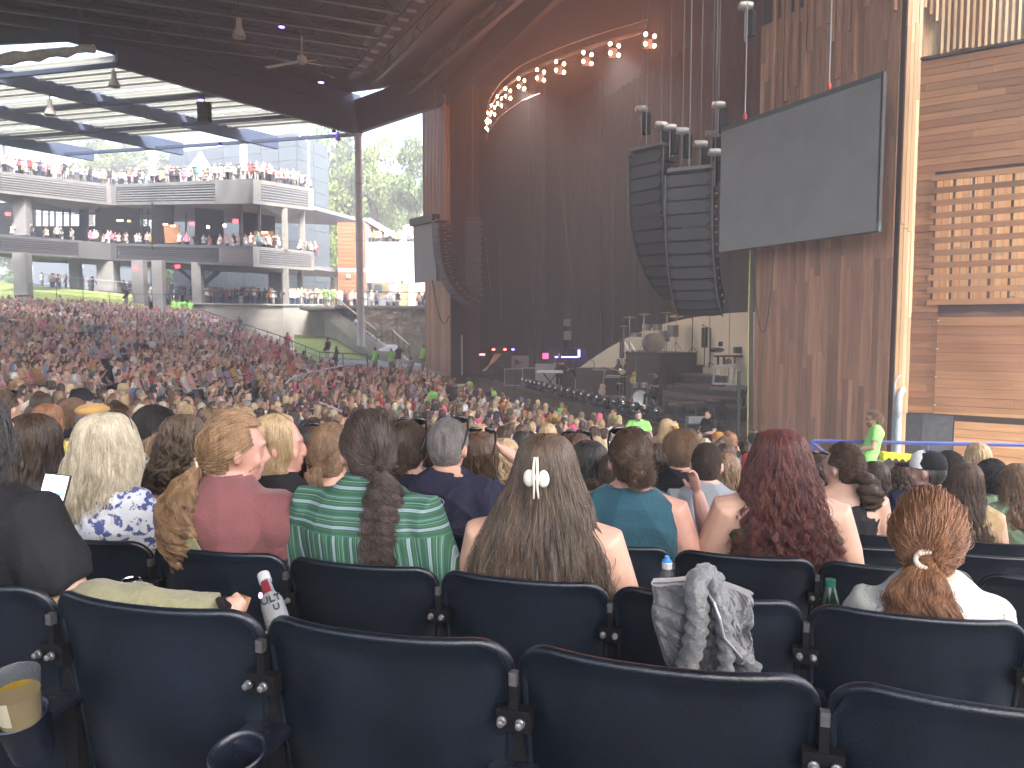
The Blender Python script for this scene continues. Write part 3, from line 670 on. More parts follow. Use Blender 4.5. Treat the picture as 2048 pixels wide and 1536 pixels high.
TR = [(684, 380, 100, 1.5, 'leafy tree between the panel tower and the column', 0, 1.5), (755, 385, 98, 1.25, 'tall loose pale green tree right of the column', 1, 1.5), (830, 380, 92, 1.0, 'tree half hidden behind the stage tower', 2, 1.4),
      (700, 470, 112, 1.6, 'low dense tree behind the cedar end of the kiosk', 2, 1), (800, 440, 110, 1.3, 'tree rising behind the kiosk roof', 0, 1), (668, 480, 90, .7, 'small tree beside the panel tower edge', 1, 1.6), (735, 520, 100, 1, 'shrubby tree behind the white kiosk', 0, 1),
      (245, 318, 118, 1.5, 'spreading thin tree above the top deck', 1, .7), (5, 262, 110, 1.0, 'thin branch-ended tree at the picture edge above the deck', 0, .8), (180, 352, 112, 1.0, 'rounded tree top behind the deck railing', 1, .7), (330, 345, 118, 1.1, 'low bushy tree behind the top deck beside the tower', 0, .7),
      (300, 540, 110, 1.5, 'tree behind the concourse', 2, .8), (372, 500, 100, 1.4, 'bright tree behind the steel stair', 1, 1), (480, 560, 100, 1.4, 'tree behind the crowd on the concourse', 1, 1), (540, 540, 105, 1.6, 'tree behind the corner pillars of the building', 0, 1), (20, 560, 100, 1.3, 'tree behind the far left concourse', 2, .8), (425, 520, 96, 1.2, 'leafy tree seen through the stair treads', 0, 1), (310, 450, 110, 1.6, 'tree seen through the middle balcony window', 2, 1), (655, 560, 96, 1.0, 'tree at the foot of the panel tower', 2, 1)]
for x, y, Y, s, lb, v, sz in TR: tree(x, y, Y, s, 0 if x > 600 else 2, lb, v, sz)
# ------------------------------------------------------------------ timber towers beside the stage
FZ = -3.0            # stage floor height
def wall_pieces(parent, origin, u, n, W, z0, z1, bw, lens, mt, nm, seed, vertical=True, th=.035, jitter=.012, gap=.008, skip=None):
    """boards on the plane through origin along u, outward normal n"""
    r = random.Random(seed); origin = Vector(origin); u = Vector(u); n = Vector(n); k = 0
    if vertical:
        nb = int(W / bw)
        for i in range(nb):
            z = z0 - r.uniform(0, lens[0])
            while z < z1:
                L = r.uniform(*lens); a, b = max(z, z0), min(z + L, z1); z += L
                if b - a < .05: continue
                o = r.uniform(0, jitter); m = MB(); p = origin + u * (i * bw + gap / 2); q = origin + u * ((i + 1) * bw - gap / 2)
                m.slab([Vector((p.x, p.y, a + gap)), Vector((q.x, q.y, a + gap)), Vector((q.x, q.y, b)), Vector((p.x, p.y, b))], n * (th + o)); m.build(nm, mt, parent); k += 1
    else:
        nb = int((z1 - z0) / bw)
        for i in range(nb):
            x = -r.uniform(0, lens[0])
            while x < W:
                L = r.uniform(*lens); a, b = max(x, 0), min(x + L, W); x += L
                if b - a < .05: continue
                za, zb = z0 + i * bw, z0 + (i + 1) * bw - gap
                if skip:
                    segs = []
                    for (sx0, sx1, sz0, sz1) in skip:
                        if zb > sz0 + .01 and za < sz1 - .01: segs.append((sx0, sx1))
                    parts = [(a, b)]
                    for s0, s1 in segs:
                        parts = [q for (c, d) in parts for q in ((c, min(d, s0)), (max(c, s1), d)) if q[1] - q[0] > .02]
                else: parts = [(a, b)]
                for (c, d) in parts:
                    o = r.uniform(0, jitter); m = MB(); p = origin + u * (c + gap / 2); q = origin + u * d
                    m.slab([Vector((p.x, p.y, za)), Vector((q.x, q.y, za)), Vector((q.x, q.y, zb)), Vector((p.x, p.y, zb))], n * (th + o)); m.build(nm, mt, parent); k += 1
    return k
NS = -AD  # towards the audience
RT = Vector((6.8, 21.0, 0)); SB = -BD
rt = thing('stage_tower', 'tall red cedar clad tower on the near side of the stage, behind the big screen', 'tower', (8, 19, FZ - .3))
c_ = [RT + AD * .03, RT + SB * 4.27 + AD * .03, RT + SB * 4.27 + AD * .5, RT + AD * 2.2]
m = MB(); m.slab([Vector((p.x, p.y, -3.5)) for p in c_], (0, 0, 19.5)); m.build('core', M['wood_dark'], rt)
wall_pieces(rt, RT, SB, NS, 4.28, -3.4, 8.2, .155, (1.4, 4.2), M['wood_v'], 'plank', 5)
rs = random.Random(9)
for i in range(26):
    x = .5 + i * .146
    if rs.random() < .25: continue
    zb = 5.0 + 1.2 * abs(math.sin(i * .9)) + rs.uniform(0, 1.4) - (.8 if i < 8 else 0) + (1.0 if i > 18 else 0); p = RT + SB * x + NS * .04; q = p + SB * .085; m = MB()
    m.slab([Vector((p.x, p.y, zb)), Vector((q.x, q.y, zb)), Vector((q.x, q.y, 12)), Vector((p.x, p.y, 12))], NS * .10); m.build('batten', M['wood_v'], rt)
sc_ = RT + SB * 4.3
wall_pieces(rt, sc_ + AD * -.02, AD, SB, .52, -3.4, 10, .13, (3, 5), M['wood_sunlit_pale'], 'corner_plank', 6)
# right wing wall
RW = Vector((9.2, 17.4, 0)) ; RU = Vector((.823, -.568, 0)).normalized(); RN = Vector((-.568, -.823, 0)).normalized()
rwll = thing('wing_wall', 'broad timber wing wall of level cedar boards with a slatted window', 'wall', (11, 16, FZ))
TZ = P(1815, 125, 17.5).z
W_ = 7.0
def rw_at(px):   # distance along wall for a picture column
    u = (px - 1024) / FPX; return (u * RW.y - RW.x) / (RU.x - u * RU.y)
lx0 = rw_at(1856); lz1, lz0 = 3.42, .62
dx0, dx1 = rw_at(1797), rw_at(1912); 
wall_pieces(rwll, RW, RU, RN, W_, -1.9, TZ, .165, (1.2, 3.6), M['wood_h'], 'board', 12, vertical=False, th=.03, skip=[(lx0, lx0 + 4.6, lz0, lz1), (rw_at(1872), 9, -1.9, .45)])
wall_pieces(rwll, RW + RU * rw_at(1872), RU, RN, 5, -1.9, .45, .2, (1.5, 4), M['wood_hl'], 'board', 13, vertical=False, th=.02)
wall_pieces(rwll, RW + RU * (dx1 + .02), RU, RN, 5, -3.3, -1.9, .18, (1.5, 4), M['wood_hl'], 'board', 14, vertical=False, th=.03)
m = MB(); p = RW + RU * 0; 
m.slab([Vector((*(RW + RU * x - RN * .02).xy, z)) for x, z in ((0, .6), (W_, .6), (W_, -3.4), (0, -3.4))], -RN * .12); m.build('core', M['wood_dark'], rwll)
m = MB(); m.slab([Vector((*(RW + RU * x - RN * .02).xy, z)) for x, z in ((0, TZ), (W_, TZ), (W_, 3.45), (0, 3.45))], -RN * .12); m.build('core', M['wood_dark'], rwll)
m = MB(); m.slab([Vector((*(RW + RU * x - RN * .02).xy, z)) for x, z in ((0, 3.45), (lx0, 3.45), (lx0, .6), (0, .6))], -RN * .12); m.build('core', M['wood_dark'], rwll)
m = MB(); m.beam(Vector((*(RW - RN * .05).xy, TZ + .03)), Vector((*(RW + RU * W_ - RN * .05).xy, TZ + .03)), .22, .06); m.build('cap', M['wood_dark'], rwll)
# lattice: level slats and upright muntins in front, bright boards behind
for k in range(11):
    z = lz1 - .02 - k * .277; m = MB(); a = RW + RU * (lx0 - .06) + RN * .06; b = RW + RU * (lx0 + 4.7) + RN * .06
    m.beam(Vector((*a.xy, z)), Vector((*b.xy, z)), .05, .125); m.build('slat', M['wood_h'], rwll)
for k in range(13):
    x = lx0 + .02 + k * .365; a = RW + RU * x + RN * .01; m = MB(); m.beam(Vector((*a.xy, lz0)), Vector((*a.xy, lz1)), .05, .035, up=RN); m.build('upright', M['wood_dark'], rwll)
bw = thing('back_wall', 'bright upright cedar boards seen through and above the wing wall', 'wall', (12, 18, FZ))
BO = RW - RN * 2.2 - RU * .75
wall_pieces(bw, BO + RU * (lx0 - 1.6), RU, RN, 8, .2, 3.8, .145, (2, 5), M['wood_sunlit'], 'plank', 15)
UO = RW - RN * 2.0 - RU * 2.6
wall_pieces(bw, UO, RU, RN, 10.5, 5.0, 12.5, .135, (2.5, 6), M['wood_sunlit_pale'], 'plank', 16, th=.03)
rs = random.Random(4)
for i in range(76):
    x = .35 + i * .13; p = UO + RU * x + RN * .05; q = p + RU * .055
    zb = max(5.2, 10.4 - 1.3 * x + rs.uniform(-.5, .9)) if x < 3.8 else 5.2; m = MB()
    m.slab([Vector((p.x, p.y, zb)), Vector((q.x, q.y, zb)), Vector((q.x, q.y, 12.4)), Vector((p.x, p.y, 12.4))], RN * .09); m.build('batten', M['wood_sunlit_pale'], bw)
# dark boards at the foot, tarpaulin, pipe
sb_ = thing('service_hatch', 'two dark grey scuffed boards at the foot of the timber wing wall', 'hatch', RW + RU * .5)
for xa, xb, c in ((dx0 + .02, rw_at(1849), (.03, .034, .04)), (rw_at(1850), dx1, (.06, .068, .078))):
    m = MB(); a = RW + RU * xa + RN * .05; b = RW + RU * xb + RN * .05; m.slab([Vector((*a.xy, -3.3)), Vector((*b.xy, -3.3)), Vector((*b.xy, -1.92)), Vector((*a.xy, -1.92))], RN * .03)
    m.build('panel', mat('scuffed_board' + str(len(MATS)), c, .7, var=.5, scale=6), sb_)
tp_ = thing('tarpaulin', 'translucent brown mesh tarpaulin hung over the right part of the wing wall', 'tarpaulin', RW + RU * 2)
mm = bpy.data.materials.new('brown_mesh_cloth'); mm.use_nodes = True; nt = mm.node_tree; b_ = nt.nodes['Principled BSDF']; b_.inputs['Base Color'].default_value = (.20, .085, .05, 1); b_.inputs['Roughness'].default_value = .6; b_.inputs['Alpha'].default_value = .42
a0_, zt_, zb_ = rw_at(1872), .42, -1.85; m = MB(); nx, nz = 26, 12; vv = []
for j in range(nz + 1):
    for i in range(nx + 1):
        x = a0_ + 5 * i / nx; z = lerp(zb_, zt_, j / nz) - .05 * abs(math.sin(i * 1.57 / 2)) * (j == nz) + (.1 * i / nx if j == 0 else 0); p = RW + RU * x + RN * (.12 + .03 * math.sin(i * .8 + j * .5)); vv.append((p.x, p.y, z))
m.add(vv, [(j * (nx + 1) + i, j * (nx + 1) + i + 1, (j + 1) * (nx + 1) + i + 1, (j + 1) * (nx + 1) + i) for j in range(nz) for i in range(nx)]); m.build('sheet', mm, tp_, fix=False, smooth=180)
for j in range(4):
    m = MB(); p = RW + RU * (a0_ + .03) + RN * .16; m.lathe([(.03, 0), (.03, .03)], (p.x, p.y, lerp(-1.7, .2, j / 3)), 8); m.build('grommet', M['steel'], tp_)
pp = thing('vent_pipe', 'thick pale blue-grey vent pipe with a bent top beside the tower', 'pipe', P(1793, 920, 16.6))
m = MB(); q = P(1793, 925, 16.4); zt = P(1793, 800, 16.4).z; m.tube([(q.x, q.y, -3.2), (q.x, q.y, zt)] + [(q.x + .12 * (1 - math.cos(a)), q.y + .05 * (1 - math.cos(a)), zt + .22 * math.sin(a)) for a in (.3, .6, .9, 1.2, 1.5)], .075, 12); m.build('pipe_body', mat('pipe_grey', (.36, .42, .45), .5), pp, smooth=60)
m = MB(); m.lathe([(.095, 0), (.095, .12)], (q.x, q.y, zt - .35), 12); m.build('collar', M['steel'], pp)
m = MB(); q2 = P(1784, 925, 16.5); m.tube([(q2.x, q2.y, -3.2), (q2.x, q2.y, P(1784, 765, 16.5).z), (q2.x + .05, q2.y, P(1784, 755, 16.5).z), (q2.x + .14, q2.y, P(1784, 750, 16.5).z)], .022, 8); m.build('conduit', mat('pipe_grey', ()), pp)
# guard walkway in front of the wing wall
m = MB(); m.slab([(5.5, 17.5, -3.22), (9, 17.6, -3.22), (17, 12, -3.22), (16, 8.5, -3.22), (5.0, 12.5, -3.22)], (0, 0, -.15)); m.build('walkway', M['concrete'], kind='structure')
railing('blue_railing', 'blue painted steel guard railing in front of the timber walls', [P(1624, 882, 13.4) - Vector((0, 0, 1.0)), P(2100, 891, 12.6) - Vector((0, 0, 1.0))], 1.0, 1.75, mt=M['bluerail'], bars=1, r=.026)
m = MB(); m.tube([P(1626, 886, 13.4), P(1700, 945, 13.2)], .026, 8); m.build('brace', M['bluerail'], bpy.data.objects['blue_railing'])
yb = thing('barrier_wrap', 'yellow and black plastic sheeting bundled on the walkway behind the rail', 'sheeting', P(1830, 930, 12.9))
m = MB(); a, b = P(1768, 905, 13), P(1850, 912, 12.8); m.slab([a, b, b - Vector((0, 0, .35)), a - Vector((0, 0, .45))], (0, .15, 0)); m.build('yellow_sheet', M['yellow'], yb)
m = MB(); 
for i in range(6): m.box(a.lerp(b, (i + .5) / 6) + Vector((0, -.02, -.16)), (.08, .03, .14), rot=Matrix.Rotation(R(50), 3, 'Y'))
m.build('black_chevrons', M['black'], yb)
# left tower
LT = P(902, 700, 50); LT.z = 0
lt = thing('stage_tower', 'cedar clad tower on the far side of the stage beside the column', 'tower', (LT.x, LT.y, FZ - .3))
c_ = [LT + AD * .04 + BD * .03, LT + BD * 4.7 + AD * .04, LT + BD * 4.7 + AD * 2.1, LT + AD * 2.1 + BD * .03]
m = MB(); m.slab([Vector((p.x, p.y, -3.6)) for p in c_], (0, 0, 19.5)); m.build('core', M['wood_dark'], lt)
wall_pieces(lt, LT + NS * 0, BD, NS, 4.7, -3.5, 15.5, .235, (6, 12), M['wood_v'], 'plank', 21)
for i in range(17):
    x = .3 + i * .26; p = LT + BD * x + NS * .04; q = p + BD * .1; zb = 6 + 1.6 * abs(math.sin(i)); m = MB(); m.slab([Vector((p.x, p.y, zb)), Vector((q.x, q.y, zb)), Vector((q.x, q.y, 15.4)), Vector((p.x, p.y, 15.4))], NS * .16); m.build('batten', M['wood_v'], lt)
wall_pieces(lt, LT, AD, SB, 2.1, -3.5, 15.5, .3, (9, 19), M['wood_dark'], 'side_plank', 22)  # side planks take the dark wood, putting the reveal's shade into colour
m = MB(); p = LT + AD * .7 + SB * .2; m.tube([(p.x, p.y, FZ), (p.x, p.y, P(910, 670, 50).z)], .05, 8); m.build('pole', M['white'], label='thin white pole standing against the far stage tower', cat='pole')

# ------------------------------------------------------------------ stage house
sh = thing('stage_house', 'black stage house with dark drapes around the stage', 'stage', (8, 45, FZ), kind='structure')
def vwall(a, b, z0, z1, th, mt, nm, par=sh):
    a = Vector(a); b = Vector(b); d = (b - a).normalized(); n = Vector((-d.y, d.x, 0)); m = MB()
    m.slab([Vector((a.x, a.y, z0)), Vector((b.x, b.y, z0)), Vector((b.x, b.y, z1)), Vector((a.x, a.y, z1))], n * th); return m.build(nm, mt, par)
la = LT + AD * 2.1 + BD * .3; lb = LT + AD * 17 + BD * .3; ra = RT + AD * 2.2 - BD * .1; rb = RT + AD * 17 - BD * .1
vwall(lb, la, -4.5, 17, .3, M['drape'], 'side_wall'); vwall(ra, rb, -4.5, 17, .3, M['drape'], 'side_wall'); vwall(rb, lb, -4.5, 17, .3, M['drape'], 'back_wall')
m = MB(); m.slab([Vector((p.x, p.y, 16.3)) for p in (LT + BD * 4.6 - AD * .5, LT + AD * 17.5 + BD * 3, RT + AD * 17.5 - BD * 3, RT - BD * 2 - AD * .5)], (0, 0, .3)); m.build('ceiling', M['drape'], sh)
def drape(a, b, z0, z1, amp=.16, per=.5, nm='drape'):
    a = Vector(a); b = Vector(b); L = (b - a).length; n = int(L / per * 6); d = (b - a) / L; nn = Vector((-d.y, d.x, 0)); vv = []
    for i in range(n + 1):
        s = L * i / n; p = a + d * s + nn * (amp * math.sin(2 * math.pi * s / per) * (1 + .4 * math.sin(s * 1.3)))
        vv += [(p.x, p.y, z0), (p.x, p.y, z1)]
    m = MB(); m.add(vv, [(2 * i, 2 * i + 1, 2 * i + 3, 2 * i + 2) for i in range(n)]); return m.build(nm, mat('drape_front', (.005, .0055, .009), .9, var=.3, scale=1.5), sh, smooth=180, fix=False)
vwall(RT - BD * 2 + AD * .6, LT + BD * 5 + AD * .6, 14.7, 17.4, .3, M['drape'], 'header_wall')
drape(LT + AD * 11 + BD * 0, RT + AD * 11 + BD * .2, -3, 16, .15, .8)
drape(LT + AD * 5.5 - BD * .5, LT + AD * 5.2 - BD * 3.5, -3, 16, .12, .6)
drape(LT + AD * 8.5 - BD * .3, LT + AD * 8.3 - BD * 5.5, -3, 16, .12, .6)
# stage platform with curved apron
def apd(t): return 1.2 - 3.4 * min(t, .72) - .5 * max(0, t - .72) + .35 * math.sin(math.pi * t)
def apr(t):   # front edge from the near tower (0) to the far tower (1)
    p = (RT + BD * .0).lerp(LT, t); return p + NS * apd(t)
fe = [apr(i / 24) for i in range(25)]
plat = thing('stage_platform', 'dark brown wooden stage platform with curved front edge', 'stage', (6, 35, FZ - 1.4), kind='structure')
poly = [Vector((p.x, p.y, FZ)) for p in fe] + [Vector((p.x, p.y, FZ)) for p in (LT + AD * 17, RT + AD * 17)]
m = MB(); m.slab(poly, (0, 0, -.12)); m.build('stage_deck', M['stagewood'], plat)
m = MB()
for a, b in zip(fe[:-1], fe[1:]): m.slab([Vector((a.x, a.y, FZ - .125)), Vector((b.x, b.y, FZ - .125)), Vector((b.x, b.y, -4.6)), Vector((a.x, a.y, -4.6))], AD * .1)
m.build('stage_front', mat('stage_front_wood', (.10, .060, .035), .7, var=.3, scale=2), plat)
# cream curved scrim wall: top edge rises in a long curve
crm = thing('curved_scrim', 'cream coloured curved backdrop wall rising behind the band', 'backdrop', P(1350, 720, 34))
m = MB(); pts = [(1150, 742, 741, 38), (1180, 720, 745, 37), (1215, 697, 748, 36), (1250, 677, 752, 35), (1290, 660, 757, 34), (1330, 647, 762, 33), (1370, 638, 768, 31.8), (1420, 630, 775, 30), (1460, 626, 782, 28.4), (1500, 624, 790, 26.8), (1530, 624, 796, 25.6)]
tp = [P(x, y, Y) for x, y, _, Y in pts]; bt = [Vector((p.x, p.y, FZ)) for p in tp]
n = len(tp); bk = AD * .25
vv = tp + bt + [p + bk for p in tp] + [p + bk for p in bt]
m.add(vv, [(i, i + 1, n + i + 1, n + i) for i in range(n - 1)] + [(i, i + 1, 2 * n + i + 1, 2 * n + i) for i in range(n - 1)] + [(2 * n + i, 2 * n + i + 1, 3 * n + i + 1, 3 * n + i) for i in range(n - 1)]); m.build('scrim_sheet', M['cream'], crm, smooth=50)
for i in (5, 7, 8):
    m = MB(); m.beam(tp[i] + NS * .01, bt[i] + NS * .01, .03, .01, up=AD); m.build('seam', mat('seam_tan', (.34, .31, .22), .8), crm)
# drum riser and curved steps
riser = thing('drum_riser', 'dark brown panelled drum riser with a rounded corner', 'riser', P(1320, 790, 31))
m = MB(); cr = [P(1252, 708, 32.2), P(1318, 711, 30.0), P(1330, 711, 29.9), P(1402, 709, 31.0), P(1385, 703, 33.8), P(1265, 703, 34.5)]
cr = [Vector((p.x, p.y, -.95)) for p in cr]; m.slab(cr, (0, 0, FZ + .95)); m.build('riser_body', M['wood_dark'], riser)
m = MB(); m.slab([p * 1.0 + Vector((0, 0, .04)) + (p - cr[2]) * .02 for p in cr], (0, 0, -.12)); m.build('riser_top', M['black'], riser)
m = MB(); 
for x in (1320, 1326, 1332):
    p = P(x, 740, 29.75); m.tube([(p.x, p.y, FZ), (p.x, p.y, -1.0)], .045, 8)
m.build('corner_tubes', M['wood_dark'], riser)
stc = thing('stage_steps', 'curved dark wooden steps stacked down from the riser', 'steps', P(1400, 800, 27))
for k, (xa, xb, yt, Y0, Y1, h) in enumerate([(1345, 1470, 728, 30.5, 32.0, .55), (1340, 1480, 748, 29.0, 30.8, .45), (1335, 1490, 772, 27.4, 29.3, .5), (1330, 1485, 792, 26.3, 27.6, .3), (1330, 1495, 806, 25.2, 27, .35)]):
    z = P(1400, yt, (Y0 + Y1) / 2).z; a = P(xa, yt, Y1); b = P(xb, yt, Y0 - .6); c = (a + b) / 2 - Vector((.3, 1.0, 0))
    arc = []
    for i in range(11):
        t = i / 10; p = a * (1 - t) ** 2 + c * 2 * t * (1 - t) + b * t * t; arc.append(Vector((p.x, p.y, z)))
    poly = arc + [Vector((b.x, b.y + 2.5, z)), Vector((a.x + .3, a.y + 2, z))]
    m = MB(); m.slab(poly, (0, 0, FZ - z - .02)); m.build('step', M['wood_dark'], stc)
    m = MB()
    for p, q in zip(arc[:-1], arc[1:]): m.beam(p + Vector((0, -.01, -.03)), q + Vector((0, -.01, -.03)), .06, .06)
    m.build('step_edge', mat('step_edge', (.10, .075, .06), .5), stc)
# big screen
edge0 = mat('screen_side', (.03, .03, .032), .7)
scr = thing('led_screen', 'large grey switched-off LED screen hung in front of the near timber tower', 'screen', P(1600, 480, 18.3))
pa, pb = P(1443, 250, 20.5), P(1765, 150, 16.1); pc, pd = P(1760, 468, 16.1), P(1441, 502, 20.5)
pb.z = (pb.z + pa.z) / 2 * 1; pa.z = pb.z; pc.z = pd.z = (pc.z + pd.z) / 2
pc.x, pc.y, pd.x, pd.y = pb.x, pb.y, pa.x, pa.y
du = (pb - pa).normalized(); nn = Vector((du.y, -du.x, 0)); 
if nn.dot(NS) < 0: nn = -nn
m = MB(); m.slab([pa, pb, pc, pd], -nn * .13); m.build('cabinet', M['black'], scr)
m = MB(); m.slab([pa + nn * .02 + Vector((0, 0, -.12)) + du * .02, pb + nn * .02 - du * .02 + Vector((0, 0, -.12)), pc + nn * .02 - du * .02 + Vector((0, 0, .02)), pd + nn * .02 + du * .02 + Vector((0, 0, .02))], -nn * .018); m.build('display', M['screen'], scr)
m = MB(); m.beam(pa + Vector((0, 0, -.06)) + nn * .01, pb + Vector((0, 0, -.06)) + nn * .01, .03, .11); m.build('top_bar', mat('screen_bar', (.07, .08, .085), .6), scr)
m = MB(); m.beam(pb + nn * .01 + du * .03, pc + nn * .01 + du * .03, .05, .05, up=nn); m.build('side_bar', edge0, scr)
m = MB(); m.box(pc + du * .02 + Vector((0, 0, .1)), (.06, .06, .18)); m.build('corner_clip', mat('green_clip', (.1, .4, .33), .5), scr)
for f in (.18, .72):
    q = pa.lerp(pb, f); m = MB(); m.tube([q, q + Vector((0, 0, 9))], .015, 6); m.build('hanging_cable', M['steel'], scr)
    m = MB(); m.ell(q + Vector((0, 0, .08)), (.05, .05, .1), n=8, m=5); m.build('shackle', mat('red_shackle', (.5, .05, .04), .5), scr)
# far screen
s2 = thing('led_screen', 'small looking grey LED screen hung on the far stage tower', 'screen', P(850, 500, 50))
qa, qb, qc, qd = P(826, 446, 51.5), P(872, 436, 47.5), P(872, 562, 47.5), P(829, 566, 51.5)
m = MB(); m.slab([qa, qb, qc, qd], AD * .2); m.build('display', M['screen'], s2)
m = MB(); m.beam(qa, qb, .5, .5); m.build('top_bar', M['black'], s2)
# line arrays
gm = mat('speaker_grille', (.060, .062, .067), .7, var=.15, scale=30, bump=.1, bscale=300)
gmi = mat('speaker_body', (.016, .016, .019), .55)
edge = mat('rigging_edge', (.13, .13, .14), .45)
def line_array(label, top, yaw, n, w, h, d, tilt0, k1, bright=gm):
    t = thing('line_array', label, 'loudspeaker array', top, group='curved line arrays flown beside the stage')
    fw = Vector((math.sin(yaw) * -1, -math.cos(yaw), 0)); side = Vector((-fw.y, fw.x, 0)); p = Vector(top)
    m = MB(); m.box(p + Vector((0, 0, .12)) - fw * d * .4, (w * .9, d, .1), yaw=math.atan2(side.y, side.x)); m.build('bumper', edge, t)
    for i in range(n):
        a = R(tilt0 + k1 * i ** 1.75)
        dn = Vector((0, 0, -1)) * math.cos(a) - fw * math.sin(a); f = fw * math.cos(a) + Vector((0, 0, -1)) * math.sin(a)
        c = p + dn * h / 2; rot = Matrix((side, f, -dn)).transposed()
        m = MB(); g = h * .03
        F_ = [c + side * (sx * w / 2) + dn * (sz * (h / 2 - g)) for sx, sz in ((-1, -1), (1, -1), (1, 1), (-1, 1))]
        B_ = [c - f * d + side * (sx * w / 2 * .96) + dn * (sz * (h / 2 - g) * .72) for sx, sz in ((-1, -1), (1, -1), (1, 1), (-1, 1))]
        m.add(F_ + B_, [(0, 1, 2, 3), (4, 7, 6, 5), (0, 4, 5, 1), (1, 5, 6, 2), (2, 6, 7, 3), (3, 7, 4, 0)]); b = m.build('cabinet', gmi, t)
        m = MB(); hx = [(-.5, 0), (-.38, -.45), (.38, -.45), (.5, 0), (.38, .45), (-.38, .45)]
        m.slab([c + f * .012 + side * (x * w * .95) + dn * (z * h * .92) for x, z in hx], f * .02); m.build('grille', bright, b)
        m = MB()
        for sx in (-1, 1): m.beam(c + side * (sx * w * .5) + f * .03 - dn * h * .5, c + side * (sx * w * .5) + f * .03 + dn * h * .5, .035, .03, up=f)
        m.build('rigging_rail', edge, b)
        m = MB(); m.box(c - f * (d * .5) - side * (w / 2 + .02) * (-1) , (.05, .08, .05), rot=rot); m.build('connector', M['steel'], b)
        p = p + dn * h
    m = MB(); m.tube([Vector(top) + Vector((0, 0, .1)), Vector(top) + Vector((0, 0, 8))], .02, 6); m.build('chain', edge, t)
    return t
line_array('near line array of curved loudspeakers, left one of the pair left of the big screen', P(1292, 302, 23.2), R(50), 13, 1.36, .395, .75, -1, .85)
line_array('near line array of curved loudspeakers nearest the big screen', P(1378, 346, 21.2), R(28), 12, 1.32, .372, .72, 0, .88)
line_array('far line array curling in front of the far stage tower', P(872, 446, 46), R(66), 15, 1.2, .42, .7, 0, .74, bright=mat('grille_far', (.09, .10, .115), .6))
line_array('straight dark line array just inside the far side of the stage opening', P(946, 440, 47), R(15), 13, .95, .37, .5, 0, .0)
# chain hoists over the arrays
HO = [(1283, 218, 23.5, 'over the left near array'), (1322, 250, 23, 'behind the left near array'), (1365, 262, 22, 'over the middle of the arrays'), (1401, 288, 21.5, 'right of the array hoists'), (1430, 305, 21, 'next to the screen corner'), (1437, 210, 22, 'above the screen corner'), (1491, 12, 20, 'at the top of the picture by the tower'), (1424, 268, 22.5, 'tucked between hoist and screen'), (1340, 255, 22.6, 'between the two middle hoists')]
for x, y, Y, w in HO:
    p = P(x, y, Y); t = thing('chain_hoist', 'electric chain hoist ' + w, 'hoist', p, group='chain hoists above the loudspeakers')
    m = MB(); m.lathe([(.0001, -.19), (.09, -.18), (.11, -.1), (.11, .1), (.09, .18), (.0001, .19)], p, 10, rot=Matrix.Rotation(R(90), 3, 'Y')); m.build('motor', mat('hoist_grey', (.25, .25, .25), .4, var=.3, scale=12), t, smooth=50)
    m = MB(); m.tube([p + Vector((0, 0, .1)), p + Vector((0, 0, 9))], .014, 5); m.tube([p, p - Vector((0, 0, .9))], .018, 5); m.build('chain', edge, t)
    m = MB(); m.lathe([(.13, -.75), (.15, -.2), (.12, -.1)], p + Vector((.16, .05, 0)), 8); m.build('chain_bag', M['blackrough'], t)
# blinder lamps on the curved truss
amber = mat('amber_lamp', (1, .6, .4), .4, emit=(1, .42, .20), estr=40)
LP = [(974, 251), (978, 234), (986, 220), (999, 202), (1016, 187), (1043, 167), (1081, 150), (1120, 134), (1175, 116), (1229, 99), (1300, 80)]
tz = 12.0; tps = []
for i, (x, y) in enumerate(LP):
    d = P(x, y, 1); p = d * (tz / d.z); tps.append(p)
trs = thing('light_truss', 'curved overhead lighting truss carrying the amber lamps', 'truss', tps[5], group=None)
m = MB()
for a, b in zip(tps[:-1], tps[1:]):
    for o in (Vector((0, .4, .5)), Vector((0, .4, 1.0)), Vector((0, .9, .75))): m.tube([a + o, b + o], .035, 6)
m.build('truss_chords', M['black'], trs)
m = MB(); m.tube([p + Vector((0, .3, -.75)) for p in tps[:7]], .03, 6); m.build('border_pipe', edge, trs)
orda = ['lowest', 'second', 'third', 'fourth', 'fifth', 'sixth', 'seventh', 'eighth', 'ninth', 'tenth', 'brightest and last']
